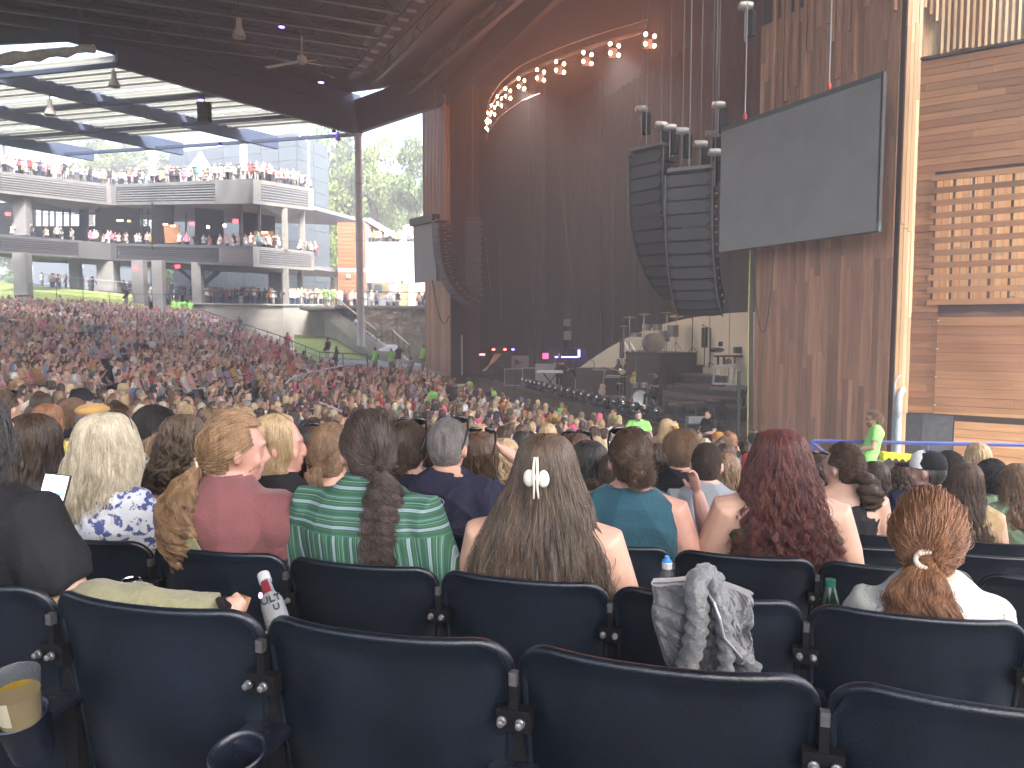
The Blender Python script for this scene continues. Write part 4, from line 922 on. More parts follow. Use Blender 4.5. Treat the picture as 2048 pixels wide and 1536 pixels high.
for i, p in enumerate(tps):
    t = thing('blinder_lamp', 'lit amber four-lamp blinder, %s along the curve from the far tower' % orda[i], 'stage light', p, group='amber blinder lamps on the curved truss')
    fwd = (-p).normalized(); sdv = fwd.cross(Vector((0, 0, 1))).normalized(); up = sdv.cross(fwd); s = .18; kx = min(1, .3 + .1 * i)
    m = MB(); m.box(p + Vector((0, .5, 0)), (.3 * kx + .05, .15, .4)); m.build('housing', M['drape'], t)
    for a, b in ((-1, -1), (1, -1), (-1, 1), (1, 1)):
        q = p + sdv * (a * s * kx) + up * (b * s) + up * (a * .05); m = MB(); m.ell(q, (.062 * (.4 + .6 * kx), .045, .075), n=10, m=6); m.build('bulb', amber, t)
    pl = bpy.data.lights.new('blinder_glow', 'POINT'); pl.energy = 3 + 2 * i + (55 if i == 10 else 0); pl.color = (1, .26, .14); pl.shadow_soft_size = .25; po = bpy.data.objects.new('blinder_glow', pl); col.objects.link(po); po.location = p + fwd * .35
    if i in (5, 9):
        ld = bpy.data.lights.new('blinder_stage_spot', 'SPOT'); ld.energy = 420; ld.color = (1, .88, .80); ld.shadow_soft_size = .3; ld.spot_size = R(100); ld.spot_blend = .8  # added spot, turned down from the blinder to brighten the dim stage
        lo = bpy.data.objects.new('blinder_stage_spot', ld); col.objects.link(lo); lo.location = p + fwd * .4; lo.rotation_euler = (Vector((.25, -.1, -.95))).to_track_quat('-Z', 'Y').to_euler(); lo.parent = None
# ---- band gear
def x_stand(t, c, w, h, yaw=0):
    m = MB(); s = Vector((math.cos(yaw), math.sin(yaw), 0))
    for o in (-.12, .12):
        o_ = Vector((-s.y, s.x, 0)) * o
        m.tube([c - s * w / 2 + o_, c + s * w / 2 + Vector((0, 0, h)) + o_], .02, 6); m.tube([c + s * w / 2 + o_, c - s * w / 2 + Vector((0, 0, h)) + o_], .02, 6)
    m.build('x_stand', M['black'], t)
ivory = mat('ivory_keys', (.7, .7, .66), .4); chrome = mat('chrome', (.65, .65, .66), .2, metal=1, var=.1)
def keyboard(label, x, y, Y, w, yaw, white=True, h=.9):
    p = P(x, y, Y); p.z = FZ; t = thing('keyboard', label, 'keyboard', p, yaw)
    s = Vector((math.cos(yaw), math.sin(yaw), 0)); f = Vector((s.y, -s.x, 0))
    x_stand(t, p, .7, h, yaw)
    m = MB(); m.box(p + Vector((0, 0, h + .05)), (w, .34, .1), yaw=yaw); m.build('keyboard_body', mat('keyboard_silver', (.45, .45, .45), .5) if white else M['black'], t)
    m = MB()
    for i in range(28): m.box(p + s * (w * .92 * ((i + .5) / 28 - .5)) - f * .08 + Vector((0, 0, h + .11)), (w * .92 / 28 - .006, .15, .02), yaw=yaw)
    m.build('keys', ivory, t)
    m = MB(); m.box(p + f * .175 + Vector((0, 0, h + .05)), (w * .96, .01, .08), yaw=yaw); m.build('rear_panel', ivory if white else M['grey'], t)
keyboard('silver double keyboard on a crossed stand at the far side of the stage', 1100, 772, 37, 1.3, R(-12))
keyboard('small black keyboard on a crossed stand by the two guitarists', 1228, 790, 33, .75, R(-20), False)
keyboard('black keyboard on a crossed stand on the steps near the tower', 1478, 776, 27, 1.0, R(-30), False)
def drumkit(label, c, s=1.0, bassm=None, yaw=0, n=5):
    t = thing('drum_kit', label, 'drum kit', c, yaw); rot = Matrix.Rotation(yaw, 3, 'Z')
    def W(x, y, z): return Vector(c) + rot @ Vector((x * s, y * s, z * s))
    shell = mat('drum_silver', (.30, .30, .31), .35, metal=.6, var=.2); head = mat('drum_head', (.74, .74, .70), .5); bm_ = bassm or head
    m = MB(); rx = rot @ Matrix.Rotation(R(90), 3, 'X'); m.lathe([(.31 * s, -.22 * s), (.31 * s, .22 * s)], W(0, 0, .31), 22, rot=rx); m.build('bass_drum', shell, t, smooth=40)
    m = MB(); m.lathe([(.0001, .235 * s), (.27 * s, .232 * s), (.27 * s, .224 * s)], W(0, 0, .31), 22, rot=rx); hd = m.build('drum_head', bm_, t)
    m = MB(); m.lathe([(.275 * s, .20 * s), (.325 * s, .20 * s), (.325 * s, .245 * s), (.275 * s, .245 * s)], W(0, 0, .31), 22, rot=rx); m.build('hoop', chrome, t)
    m = MB(); m.lathe([(.0001, .240 * s), (.05 * s, .240 * s)], W(.12, 0, .2), 10, rot=rx); m.build('port_hole', M['black'], t)
    for x, y, z, r, h in [(-.2, .05, .72, .15, .2), (.18, .05, .72, .16, .2), (.5, .3, .35, .2, .36), (-.45, .35, .5, .18, .14), (.75, .15, .5, .2, .4)][:n]:
        m = MB(); m.lathe([(r * s, 0), (r * s, h * s)], W(x, y, z), 16); m.build('tom', shell, t, smooth=40)
        m = MB(); m.lathe([(r * s * .97, h * s + .002), (.0001, h * s + .003)], W(x, y, z), 16); m.build('tom_head', head, t)
    for x, y, z, r in [(-.7, .3, 1.15, .23), (-.35, -.1, 1.25, .2), (.45, -.1, 1.3, .22), (.9, .2, 1.2, .25), (-.85, .45, .85, .18)]:
        m = MB(); m.lathe([(r * s, 0), (.04 * s, .03 * s), (.03 * s, .05 * s)], W(x, y, z), 16, rot=Matrix.Rotation(R(rng.uniform(-14, 14)), 3, 'X')); m.build('cymbal', mat('brass', (.45, .32, .10), .3, metal=1), t, smooth=40)
        m = MB(); m.tube([W(x, y, 0), W(x, y, z)], .012 * s, 5); m.tube([W(x - .2, y, 0), W(x, y, .35)], .01, 4); m.tube([W(x + .2, y - .1, 0), W(x, y, .35)], .01, 4); m.build('cymbal_stand', chrome, t)
    return t
drumkit('chrome and silver drum kit with white bass drum on the riser', Vector((*P(1305, 710, 31.2).xy, -.91)), 1.25, yaw=R(10))
drumkit('small black and white drum kit beside the seated drummer', Vector((*P(1280, 806, 30.2).xy, FZ)), .95, bassm=M['black'], yaw=R(-5), n=3)
def mic_stand(label, x, y, Y, z0=FZ, h=1.5, g='microphone stands on the stage'):
    p = P(x, y, Y); p.z = z0; t = thing('microphone_stand', label, 'microphone stand', p, group=g); m = MB(); m.tube([p, p + Vector((0, 0, h))], .018, 6)
    for a in (0, 2.1, 4.2): m.tube([p + Vector((.25 * math.cos(a), .25 * math.sin(a), 0)), p + Vector((0, 0, .22))], .012, 5)
    m.build('stand', M['black'], t); m = MB(); m.tube([p + Vector((0, 0, h)), p + Vector((-.3, -.1, h + .12))], .012, 5); m.ell(p + Vector((-.33, -.1, h + .13)), (.045, .03, .03), n=8, m=5); m.build('boom', M['black'], t)
mic_stand('tall straight microphone stand between the drum riser and the tube lights', 1384, 710, 30.5, -.9)
mic_stand('microphone stand with boom left of the steel guitar stand', 1420, 735, 29, P(1420, 735, 29).z, 1.5)
mic_stand('microphone stand in front of the riser steps', 1344, 796, 28.4)
mic_stand('microphone stand at the stage front', 1030, 790, 37)
mic_stand('microphone stand behind the guitarists', 1188, 745, 36)
def case(label, x, y, Y, sz, mt, z0=FZ, yaw=0, cat='flight case', trim=True):
    p = P(x, y, Y); p.z = z0; t = thing('flight_case', label, cat, p, yaw); m = MB(); m.box(p + Vector((0, 0, sz[2] / 2)), sz, yaw=yaw); m.build('case_body', mt, t)
    if trim:
        m = MB(); r = Matrix.Rotation(yaw, 3, 'Z')
        for a in (-1, 1):
            for b in (-1, 1):
                q = p + r @ Vector((a * sz[0] / 2, b * sz[1] / 2, 0)); m.beam(q, q + Vector((0, 0, sz[2])), .04, .04)
        for z in (0.02, sz[2]):
            m.beam(p + r @ Vector((-sz[0] / 2, -sz[1] / 2 - .005, z)), p + r @ Vector((sz[0] / 2, -sz[1] / 2 - .005, z)), .03, .04)
        m.build('edge_trim', M['grey'], t)
    return t
pinkm = mat('pink_glow_tape', (.8, .08, .25), .6, emit=(1, .1, .3), estr=.25)  # tape given emission, so it glows without being a lamp
t = case('tall amplifier flight case with pink tape glowing beside the keyboard', 1091, 745, 39, (1.0, .7, 1.25), M['grey']); m = MB(); p = P(1091, 712, 38.6); m.box(p, (.3, .02, .3)); m.build('pink_glow_tape', pinkm, t)
t = thing('guitar_rack', 'dark guitar boat rack lit by blue and violet strips', 'rack', P(1140, 745, 40))
m = MB(); a, b = P(1104, 700, 40), P(1166, 698, 40)
for q in (a, b): m.beam(q, Vector((q.x, q.y, FZ)), .12, .4)
m.beam(a, b, .4, .08); m.build('rack_frame', M['black'], t)
bl = mat('blue_strip', (.1, .1, .5), .4, emit=(.15, .12, 1), estr=3)
m = MB(); m.beam(P(1158, 700, 39.7), P(1158, 714, 39.7), .1, .1, (0, 1, 0)); m.build('blue_strip', bl, t)
m = MB(); m.beam(P(1110, 714, 39.7), P(1155, 714, 39.7), .06, .06); m.build('blue_strip', bl, t)
for i in range(6):
    m = MB(); q = P(1112 + 9 * i, 742, 39.8); m.box(q + Vector((0, 0, .3)), (.16, .1, .45)); m.beam(q + Vector((0, 0, .5)), q + Vector((.02, .05, 1.1)), .05, .04); m.build('stored_guitar', M['black'], t)
case('white equipment rack behind the far keyboard', 1040, 722, 44, (1.0, .6, 1.5), mat('grey_rack', (.16, .17, .18), .6), trim=False)
case('black amplifier stack near the far tower', 1033, 750, 41, (1.3, .7, .9), M['black'])
case('low black trunk on the stage beside the amplifiers', 1064, 752, 40, (1.0, .7, 1.0), M['black'])
case('yellow-topped carton on a grey cabinet at the back', 1184, 712, 42, (.8, .5, 1.1), mat('grey_rack', ()), trim=False)
for x, y, w, h in ((1134, 645, .42, .42), (1135, 671, .45, .55)):
    m = MB(); m.box(P(x, y, 46), (w, .06, h)); m.build('notice_board', mat('notice_grey', (.22, .23, .24), .7), label='small grey sheet pinned on the dark backdrop, %s one of two' % ('upper' if y < 660 else 'lower'), cat='notice', group='grey sheets on the backdrop')
case('grey instrument cabinet with row of sockets behind the guitarists', 1205, 745, 35, (2.4, .8, 1.25), M['wood_dark'], trim=False)
m = MB()
for i in range(14): m.box(P(1187 + 3 * i, 739, 34.5), (.055, .02, .1))
o = m.build('socket_row', M['grey'], label='row of pale sockets along the cabinet front behind the guitarists', cat='socket strip')
# amber/red racks far left
t = thing('monitor_desk', 'cluttered monitor desk with red and blue indicator lamps beside the far tower', 'desk', P(1000, 745, 43))
m = MB(); rs = random.Random(8)
for i in range(16): m.box(P(975 + rs.uniform(0, 65), 720 + rs.uniform(0, 24), 43 + rs.uniform(-.5, .5)), (rs.uniform(.1, .5), .3, rs.uniform(.1, .4)))
m.build('equipment', M['black'], t)
redm = mat('red_led', (.6, .02, .02), .4, emit=(1, .05, .05), estr=5)
for x, y in ((987, 699), (1010, 699), (962, 709), (967, 709), (1026, 699)):
    m = MB(); m.box(P(x, y, 42.3), (.14, .05, .07)); m.build('indicator', redm if x < 1020 else bl, t)
m = MB(); 
for k in range(5):
    m.tube([P(990 + k * 3, 708, 42.5), P(982 + k, 722 + k, 42.2), P(972 - k * 2, 742, 42)], .03, 5)
m.build('cable', mat('tan_cable', (.3, .25, .15), .7), t)
# fold-back wedges and moving lights along the front edge
def lamp_on_edge(i, tt, off):
    p = apr(tt) + AD * off; p.z = FZ; t = thing('moving_light', 'small black moving light on the stage edge, %s' % POSW[i], 'stage light', p, group='moving lights along the stage edge')
    m = MB(); m.box(p + Vector((0, 0, .08)), (.32, .3, .16), yaw=.4); m.build('base', M['black'], t)
    m = MB(); m.ell(p + Vector((0, 0, .34)), (.15, .17, .17), n=12, m=8); m.build('lamp_head', gmi, t, smooth=180)
    m = MB(); d = Vector((-.75, -.62, .25)).normalized(); m.ell(p + Vector((0, 0, .34)) + d * .13, (.075, .075, .075), n=10, m=6); m.build('lens', chrome, t, smooth=180)
    m = MB(); m.beam(p + Vector((-.17, 0, .1)), p + Vector((-.17, 0, .38)), .04, .1); m.beam(p + Vector((.17, 0, .1)), p + Vector((.17, 0, .38)), .04, .1); m.build('yoke', M['black'], t)
NT = 22
POSW = ['%s from the near tower' % w for w in ('first', 'second', 'third', 'fourth', 'fifth', 'sixth', 'seventh', 'eighth', 'ninth', 'tenth', 'eleventh', 'twelfth', 'thirteenth', 'fourteenth', 'fifteenth', 'sixteenth', 'seventeenth', 'eighteenth', 'nineteenth', 'twentieth', 'twenty-first', 'twenty-second')]
for i in range(NT): lamp_on_edge(i, .13 + i * .027, .25)
# three big profile lights close to the tower
for i, (x, y, w) in enumerate([(1352, 818, 'left'), (1392, 815, 'middle'), (1429, 811, 'right')]):
    p = P(x, y, 24.3 - i * .5); t = thing('spotlight', 'large black box-shaped spotlight on a yoke, %s one of three by the near tower' % w, 'stage light', Vector((p.x, p.y, FZ)), group='three large spotlights near the tower')
    m = MB(); m.loft([(-.26, 0, 0, .15, .15), (-.2, 0, 0, .19, .19), (.2, 0, 0, .17, .17), (.3, 0, 0, .12, .12)], 12); me = m.mesh('spot_body', 50); me.transform(Matrix.Translation(p) @ Matrix.Rotation(R(90), 4, 'Y') @ Matrix.Rotation(R(15), 4, 'X')); link('lamp_body', me, gmi, t)
    m = MB(); m.beam(p + Vector((-.05, -.2, .05)), p + Vector((0, -.2, -.5)), .1, .06); m.beam(p + Vector((-.05, .2, .05)), p + Vector((0, .2, -.5)), .1, .06); m.build('yoke', M['black'], t)
    m = MB(); m.box((p.x, p.y, (FZ + p.z - .4) / 2), (.45, .45, p.z - .4 - FZ)); m.build('base', M['black'], t)
case('grey amplifier cabinet with tape on the stage near the tower', 1394, 862, 22.3, (.55, .4, .62), mat('grey_tolex', (.22, .23, .25), .6), z0=FZ - .2)
case('black monitor box on the stage near the man in black', 1402, 872, 21.8, (.7, .5, .45), M['black'], z0=FZ - .2, trim=False)
# steel guitar stand (white frame) on the steps
t = thing('pedal_steel_guitar', 'silver-framed pedal steel guitar on the curved steps', 'instrument', P(1448, 768, 27))
A, B, C_, D_ = P(1431, 733, 27), P(1470, 731, 26.6), P(1466, 768, 26.6), P(1426, 767, 27)
m = MB()
for a, b in ((A, B), (B, C_), (C_, D_), (D_, A)): m.beam(a, b, .07, .07, up=(0, 1, 0))
m.build('frame', mat('satin_silver', (.7, .7, .72), .3, metal=.3), t)
m = MB(); m.beam(A + Vector((0, .1, 0)), B + Vector((0, .1, 0)), .35, .1)
m.build('neck_board', ivory, t); m = MB()
for f in (.3, .5, .6, .7): m.tube([A.lerp(B, f), D_.lerp(C_, f)], .012, 5)
m.build('pedal_rod', chrome, t)
# tube speakers standing behind
for x, yt, yb, Y, w in ((1409, 655, 695, 30, 'left of the boom microphone'), (1466, 656, 700, 28.5, 'right above the pedal steel'), (1244, 677, 716, 34, 'left of the drum riser')):
    p = P(x, yb, Y); q = P(x, yt, Y); t = thing('column_speaker', 'slim dark column loudspeaker on a pole ' + w, 'loudspeaker', p, group='slim column speakers')
    m = MB(); m.box((p + q) / 2, (.2, .2, (q - p).length)); m.build('cabinet', gmi, t); m = MB(); m.tube([p, Vector((p.x, p.y, P(x, 735, Y).z))], .02, 6); m.build('pole', M['black'], t)
    m = MB(); m.box((p + q) / 2 + Vector((-.03, -.11, 0)), (.06, .02, (q - p).length * .95)); m.build('driver_strip', edge, t)
# percussion table cluster
t = thing('percussion_table', 'table of percussion and a banjo on the steps by the tower', 'table', P(1450, 728, 28))
m = MB(); m.beam(P(1432, 712, 28), P(1488, 712, 27.4), .5, .06); 
for x in (1436, 1448, 1470, 1484): m.beam(P(x, 713, 27.9), P(x, 732, 27.9), .07, .07)
m.build('table_frame', M['black'], t)
m = MB(); m.ell(P(1434, 700, 27.8), (.28, .12, .1), n=10, m=6); m.build('guitar_body', M['wood_dark'], t)
m = MB(); m.lathe([(.0001, 0), (.13, 0), (.13, .06), (.0001, .06)], P(1456, 724, 27.6), 14, rot=Matrix.Rotation(R(90), 3, 'X')); m.build('banjo', mat('amber_wood', (.30, .13, .04), .5), t)
m = MB(); m.box(P(1441, 688, 27.8), (.14, .1, .18)); m.box(P(1480, 700, 27.5), (.4, .3, .22)); m.build('mixer', M['black'], t)
m = MB()
for i in range(13): m.box(P(1421 + 4.2 * i, 776 + .3 * i, 26.2), (.05, .02, .11))
m.build('socket_row', M['grey'], label='row of pale sockets along the step below the pedal steel', cat='socket strip')
# guitars on stands, stool, bottles
def guitar(label, x, y, Y, c, mtl, tilt=.1):
    p = P(x, y, Y); t = thing('electric_guitar', label, 'guitar', p, group='guitars on stands'); m = MB()
    m.ell(p + Vector((0, 0, .2)), (.17, .04, .2), n=14, m=8); m.ell(p + Vector((tilt * .3, 0, .42)), (.13, .04, .14), n=14, m=8); m.build('guitar_body', mtl, t)
    m = MB(); m.beam(p + Vector((tilt * .3, 0, .4)), p + Vector((tilt, 0, 1.05)), .05, .03, up=(0, 1, 0)); m.beam(p + Vector((tilt, 0, 1.05)), p + Vector((tilt * 1.1, 0, 1.2)), .08, .02, up=(0, 1, 0)); m.build('neck', mat('maple', (.4, .28, .15), .4), t)
guitar('cream and tan guitar on a stand left of the guitarists', 1204, 792, 33.5, 0, mat('cream_guitar', (.6, .5, .35), .3))
guitar('bright yellow-white guitar on a stand behind the small drum kit', 1268, 770, 31.5, 0, mat('yellow_guitar', (.75, .6, .15), .3))
guitar('dark guitar on a stand behind the small drum kit', 1285, 755, 32, 0, M['wood_dark'])
t = thing('music_stand', 'black music stand tilted at the stage edge near the man in black', 'stand', P(1425, 880, 20.6)); p = P(1420, 872, 20.6)
m = MB(); m.beam(p + Vector((-.3, 0, .1)), p + Vector((.3, 0, 0)), .3, .02); m.tube([p, p - Vector((0, 0, .8))], .015, 6); m.build('desk', M['black'], t)
# yellow cable loop and black hanging cable at the tower corner
m = MB(); m.tube([P(1500, 500, 20.9), P(1497, 620, 20.9), P(1496, 760, 20.9), P(1495, 905, 20.8)], .02, 6); m.build('yellow_cable', mat('yellow_cable', (.55, .50, .14), .6), label='yellow cable hanging down the near tower edge', cat='cable')
m = MB(); m.beam(P(1502, 500, 21), P(1500, 905, 21), .12, .1, up=(0, 1, 0)); m.build('corner_post', M['black'], label='black post along the edge of the near tower', cat='post')
m = MB(); m.tube([P(1505 + 42 * t, 500 + 165 * (1 - abs(2 * t - 1) ** 2.2) if t < .5 else 500 + 165 * (1 - (2 * t - 1) ** 2.2), 18.4) for t in [i / 16 for i in range(17)]], .012, 5); m.build('hanging_cable', M['black'], label='thin black cable looping below the big screen', cat='cable')
m = MB(); m.tube([P(864 + 34 * t, 560 + 88 * math.sin(t * 2.2), 45.5) for t in [i / 12 for i in range(13)]], .03, 5); m.build('hanging_cable', M['black'], label='black cable looping below the far line array', cat='cable')
for x0_, y0_, x1_, y1_ in ((1118, 340, 1150, 600), (1226, 380, 1224, 720), (1000, 480, 1003, 640), (970, 470, 985, 600)):
    m = MB(); m.tube([P(x0_, y0_, 42), P((x0_ + x1_) / 2, (y0_ + y1_) / 2 + 10, 42), P(x1_, y1_, 42)], .025, 5); m.build('rope', mat('rope_grey', (.10, .10, .11), .8), label={1118: 'slanting rope in front of the backdrop', 1226: 'straight rope above the guitarists', 1000: 'short rope above the monitor desk', 970: 'slanting rope beside the far array'}[x0_], cat='rope')
t = thing('truss_leg', 'black tripod lighting stand beside the near tower base', 'stand', P(1475, 880, 20.9)); p = P(1475, 885, 20.9); m = MB(); m.beam(p, p + Vector((0, 0, 2.0)), .08, .08); m.tube([p + Vector((0, 0, .7)), p + Vector((-.75, -.2, .05))], .025, 6); m.build('stand', M['black'], t)
# pillar wall between cream scrim and tower
# ------------------------------------------------------------------ stadium chairs
E_ = Vector((.9636, -.2672, 0)); N_ = Vector((.2672, .9636, 0)); SYAW = -R(15.5)
def seat_pt(row, a, dy=0):
    d = [1.222, 2.035, 2.87][row] if row < 3 else 2.87 + .84 * (row - 2)
    p = E_ * a + N_ * (d + dy); p.z = -1.385 - .147 * row - (-.004, .010, -.012)[row] if row < 3 else -1.385 - .147 * row; return p
def back_mesh(nx=26, nz=12, bead=True, zb=.34, zt=.82, w=.247, r=.06):
    m = MB(); vv = {}
    def top(x):
        ax = abs(x); return zt if ax < w - r else zt - r + math.sqrt(max(0, r * r - (ax - (w - r)) ** 2))
    def pt(s, t, off):
        # denser columns near the corners
        s2 = math.copysign(abs(s) ** .8, s)
        ht = 1 - t; ww = w - .016 * t
        x = ww * s2; z1 = top(w * s2 * .9995); z = z1 + (zb - z1) * t
        y = .055 * abs(s2) ** 2.4 + .16 * (zt - z) * .9 - .02 * math.sin(math.pi * min(1, t * 1.2)) * (1 - s2 * s2)
        roll = .010 * math.exp(-((z1 - z) / .018) ** 2)
        return (x, y + off * (.007) - (roll if off < 0 else -roll * .3), z)
    fr = [[pt(-1 + 2 * i / nx, j / nz, 1) for i in range(nx + 1)] for j in [0, .25, .6, 1, 1.6] + list(range(2, nz + 1))]
    bk = [[pt(-1 + 2 * i / nx, j / nz, -1) for i in range(nx + 1)] for j in [0, .25, .6, 1, 1.6] + list(range(2, nz + 1))]
    J = len(fr); W = nx + 1; verts = [p for row in fr for p in row] + [p for row in bk for p in row]; o = J * W; f = []
    for j in range(J - 1):
        for i in range(nx):
            a = j * W + i; f.append((a, a + 1, a + W + 1, a + W)); f.append((o + a, o + a + W, o + a + W + 1, o + a + 1))
    for i in range(nx): f.append((i, o + i, o + i + 1, i + 1)); b = (J - 1) * W + i; f.append((b, b + 1, o + b + 1, o + b))
    for j in range(J - 1):
        a = j * W; f.append((a, a + W, o + a + W, o + a)); a += nx; f.append((a, o + a, o + a + W, a + W))
    m.add(verts, f)
    if bead:
        path = []
        for k in range(7): z = zb + (zt - r - zb) * k / 7; x = w - .016 * (zt - r - z) / (zt - r - zb) ; path.append((-x, .055 + .144 * (zt - z), z))
        for k in range(8):
            a = math.pi - k / 7 * math.pi / 2; x = -(w - r) + r * math.cos(a); z = zt - r + r * math.sin(a); path.append((x, .055 * abs(x / w) ** 2.4 + .144 * (zt - z), z))
        for k in range(1, 15): x = -(w - r) + 2 * (w - r) * k / 15; path.append((x, .055 * abs(x / w) ** 2.4, zt))
        path = path + [(-x, y, z) for x, y, z in reversed(path[:15])]
        m.tube([(x, y - .004, z) for x, y, z in path], .0105, 8)
    return m.mesh('backrest', 50)
chair = thing('stadium_chair', 'x', 'chair', (0, 0, 0), group='navy plastic stadium chairs')
BACKM = back_mesh(); link('backrest', BACKM, M['navy'], chair, local=True)
m = MB(); ang = Matrix.Rotation(R(72), 3, 'X'); m.slab([(-.215, .16, .36), (.215, .16, .36), (.20, .21, .66), (-.20, .21, .66)], (0, .02, .005)); seatm = m.mesh('seat', 30)
link('seat', seatm, M['navy'], chair, local=True)
m = MB(); m.box((.26, .038, .758), (.015, .016, .024)); link('gap_plate', m.mesh('gap_plate'), mat('worn_zinc', (.12, .12, .125), .45, metal=.6, var=.3, scale=30), chair, local=True)
m = MB(); m.box((.26, .050, .68), (.064, .036, .040)); m.box((.26, .045, .72), (.016, .02, .05)); m.box((.26, .10, .50), (.036, .05, .36)); m.box((.26, .10, .16), (.045, .05, .34)); m.box((.26, .10, .01), (.09, .2, .02)); hb = link('bracket', m.mesh('bracket'), M['blackrough'], chair, local=True)
for dx in (-.017, .017):
    m = MB(); m.lathe([(.0001, .016), (.0065, .014), (.0065, .004), (.009, .004), (.009, 0)], (.26 + dx, .02, .685), 10, rot=Matrix.Rotation(R(90), 3, 'X')); link('bolt', m.mesh('bolt', 40), M['steel'], hb, local=True)
m = MB(); rt_ = Matrix.Rotation(R(-16), 3, 'X').inverted(); rt_ = Matrix.Rotation(R(16), 3, 'X')
m.lathe([(.036, -.095), (.044, -.01), (.047, 0), (.052, .003), (.055, 0), (.054, -.005), (.049, -.01), (.040, -.10), (.0001, -.10)], (.26, -.045, .585), 26, rot=rt_)
m.box((.26, .03, .575), (.10, .09, .012)); link('cup_holder', m.mesh('cup_holder', 50), mat('cup_holder_plastic', (.008, .011, .02), .3, var=.1, scale=20), chair, local=True)
chair_lo = thing('stadium_chair', 'x', 'chair', (0, 0, 0), group='navy plastic stadium chairs')
BLO = back_mesh(12, 5, False); link('backrest', BLO, M['navy'], chair_lo, local=True); link('seat', seatm, M['navy'], chair_lo, local=True)
OFF = [-.086, -.026, .101]
ROWW = ['front-most', 'second', 'third', 'fourth', 'fifth', 'sixth', 'seventh', 'eighth', 'ninth']
ORD = ['first', 'second', 'third', 'fourth', 'fifth', 'sixth', 'seventh', 'eighth', 'ninth', 'tenth', 'eleventh', 'twelfth', 'thirteenth', 'fourteenth', 'fifteenth', 'sixteenth', 'seventeenth', 'eighteenth', 'nineteenth', 'twentieth', 'next']
first = [True, True]; CH = {}
for row in range(9):
    cnt = 0
    for k in range(-16, 17):
        a = (OFF[row] if row < 3 else (.14 if row % 2 else -.1)) + .52 * k
        p = seat_pt(row, a); q = pix(p + Vector((0, 0, .8)))
        if not (-260 < q[0] < 2300): continue
        if row >= 3 and q[0] < (1560 if row < 6 else 1600) and (k % 1 == 0) and row > 4: continue
        cnt += 1
        lb = 'empty' if (row, k) in () else 'navy'
        lab = 'navy chair back, %s from the left in the %s row from the viewer' % (ORD[min(20, cnt - 1)], ROWW[row])
        hi = row < 4; src = chair if hi else chair_lo; ix = 0 if hi else 1
        if first[ix]:
            first[ix] = False; src.location = p; src.rotation_euler = (0, 0, SYAW); src['label'] = lab; o = src; TREE.clear()
            TREE[src.name] = [c for c in scene.objects if c.parent == src]
        else: o = copy_tree(src, p, SYAW, lab)
        CH[(row, k)] = o
# ------------------------------------------------------------------ people
SKIN = [mat('skin_fair', (.50, .30, .22), .5, var=.06, scale=18, bump=.03), mat('skin_tan', (.42, .235, .16), .5, var=.06, scale=18, bump=.03), mat('skin_rosy', (.48, .26, .20), .5, var=.09, scale=14, bump=.03), mat('skin_deep', (.12, .06, .04), .5, var=.06, scale=18)]
HAIRC = {'black': ((.008, .007, .007), (.03, .026, .024)), 'dark brown': ((.016, .010, .007), (.06, .036, .022)), 'brown': ((.025, .014, .009), (.10, .058, .034)), 'light brown': ((.08, .048, .027), (.25, .155, .09)),
         'blonde': ((.20, .13, .065), (.50, .37, .21)), 'platinum': ((.22, .18, .12), (.56, .50, .37)), 'red': ((.11, .035, .014), (.33, .13, .055)), 'auburn': ((.10, .04, .018), (.30, .145, .07)), 'dyed red': ((.022, .005, .006), (.13, .035, .024)), 'grey': ((.035, .03, .028), (.22, .20, .19)), 'ginger blonde': ((.10, .058, .030), (.31, .19, .10)), 'ash brown': ((.020, .014, .010), (.125, .085, .055))}
def hair_mat(nm):
    k = 'hair_' + nm.replace(' ', '_')
    if k in MATS: return MATS[k]
    a, b = HAIRC[nm]; m = bpy.data.materials.new(k); m.use_nodes = True; nt = m.node_tree; N = nt.nodes; L = nt.links; bs = N['Principled BSDF']
    hi = N.new('ShaderNodeHairInfo'); tc = N.new('ShaderNodeTexCoord'); mp = N.new('ShaderNodeMapping'); mp.inputs['Scale'].default_value = (55, 55, 6); L.new(tc.outputs['Object'], mp.inputs[0])
    nz = N.new('ShaderNodeTexNoise'); nz.inputs['Scale'].default_value = .6; nz.inputs['Detail'].default_value = 4; nz.inputs['Roughness'].default_value = .75; L.new(mp.outputs[0], nz.inputs['Vector'])
    ad = N.new('ShaderNodeMath'); ad.operation = 'MULTIPLY_ADD'; L.new(hi.outputs['Random'], ad.inputs[0]); ad.inputs[1].default_value = .45; 
    m2 = N.new('ShaderNodeMapRange'); m2.inputs[1].default_value = .38; m2.inputs[2].default_value = .66; m2.inputs[4].default_value = .75; L.new(nz.outputs[0], m2.inputs[0]); L.new(m2.outputs[0], ad.inputs[2])
    mx = N.new('ShaderNodeMix'); mx.data_type = 'RGBA'; mx.inputs['A'].default_value = (*a, 1); mx.inputs['B'].default_value = (*b, 1); L.new(ad.outputs[0], mx.inputs['Factor']); L.new(mx.outputs['Result'], bs.inputs['Base Color'])
    bs.inputs['Roughness'].default_value = .42; bs.inputs['Specular IOR Level'].default_value = .45
    bp = N.new('ShaderNodeBump'); bp.inputs['Strength'].default_value = .5; bp.inputs['Distance'].default_value = .01; L.new(nz.outputs[0], bp.inputs['Height']); L.new(bp.outputs[0], bs.inputs['Normal'])
    MATS[k] = m; return m
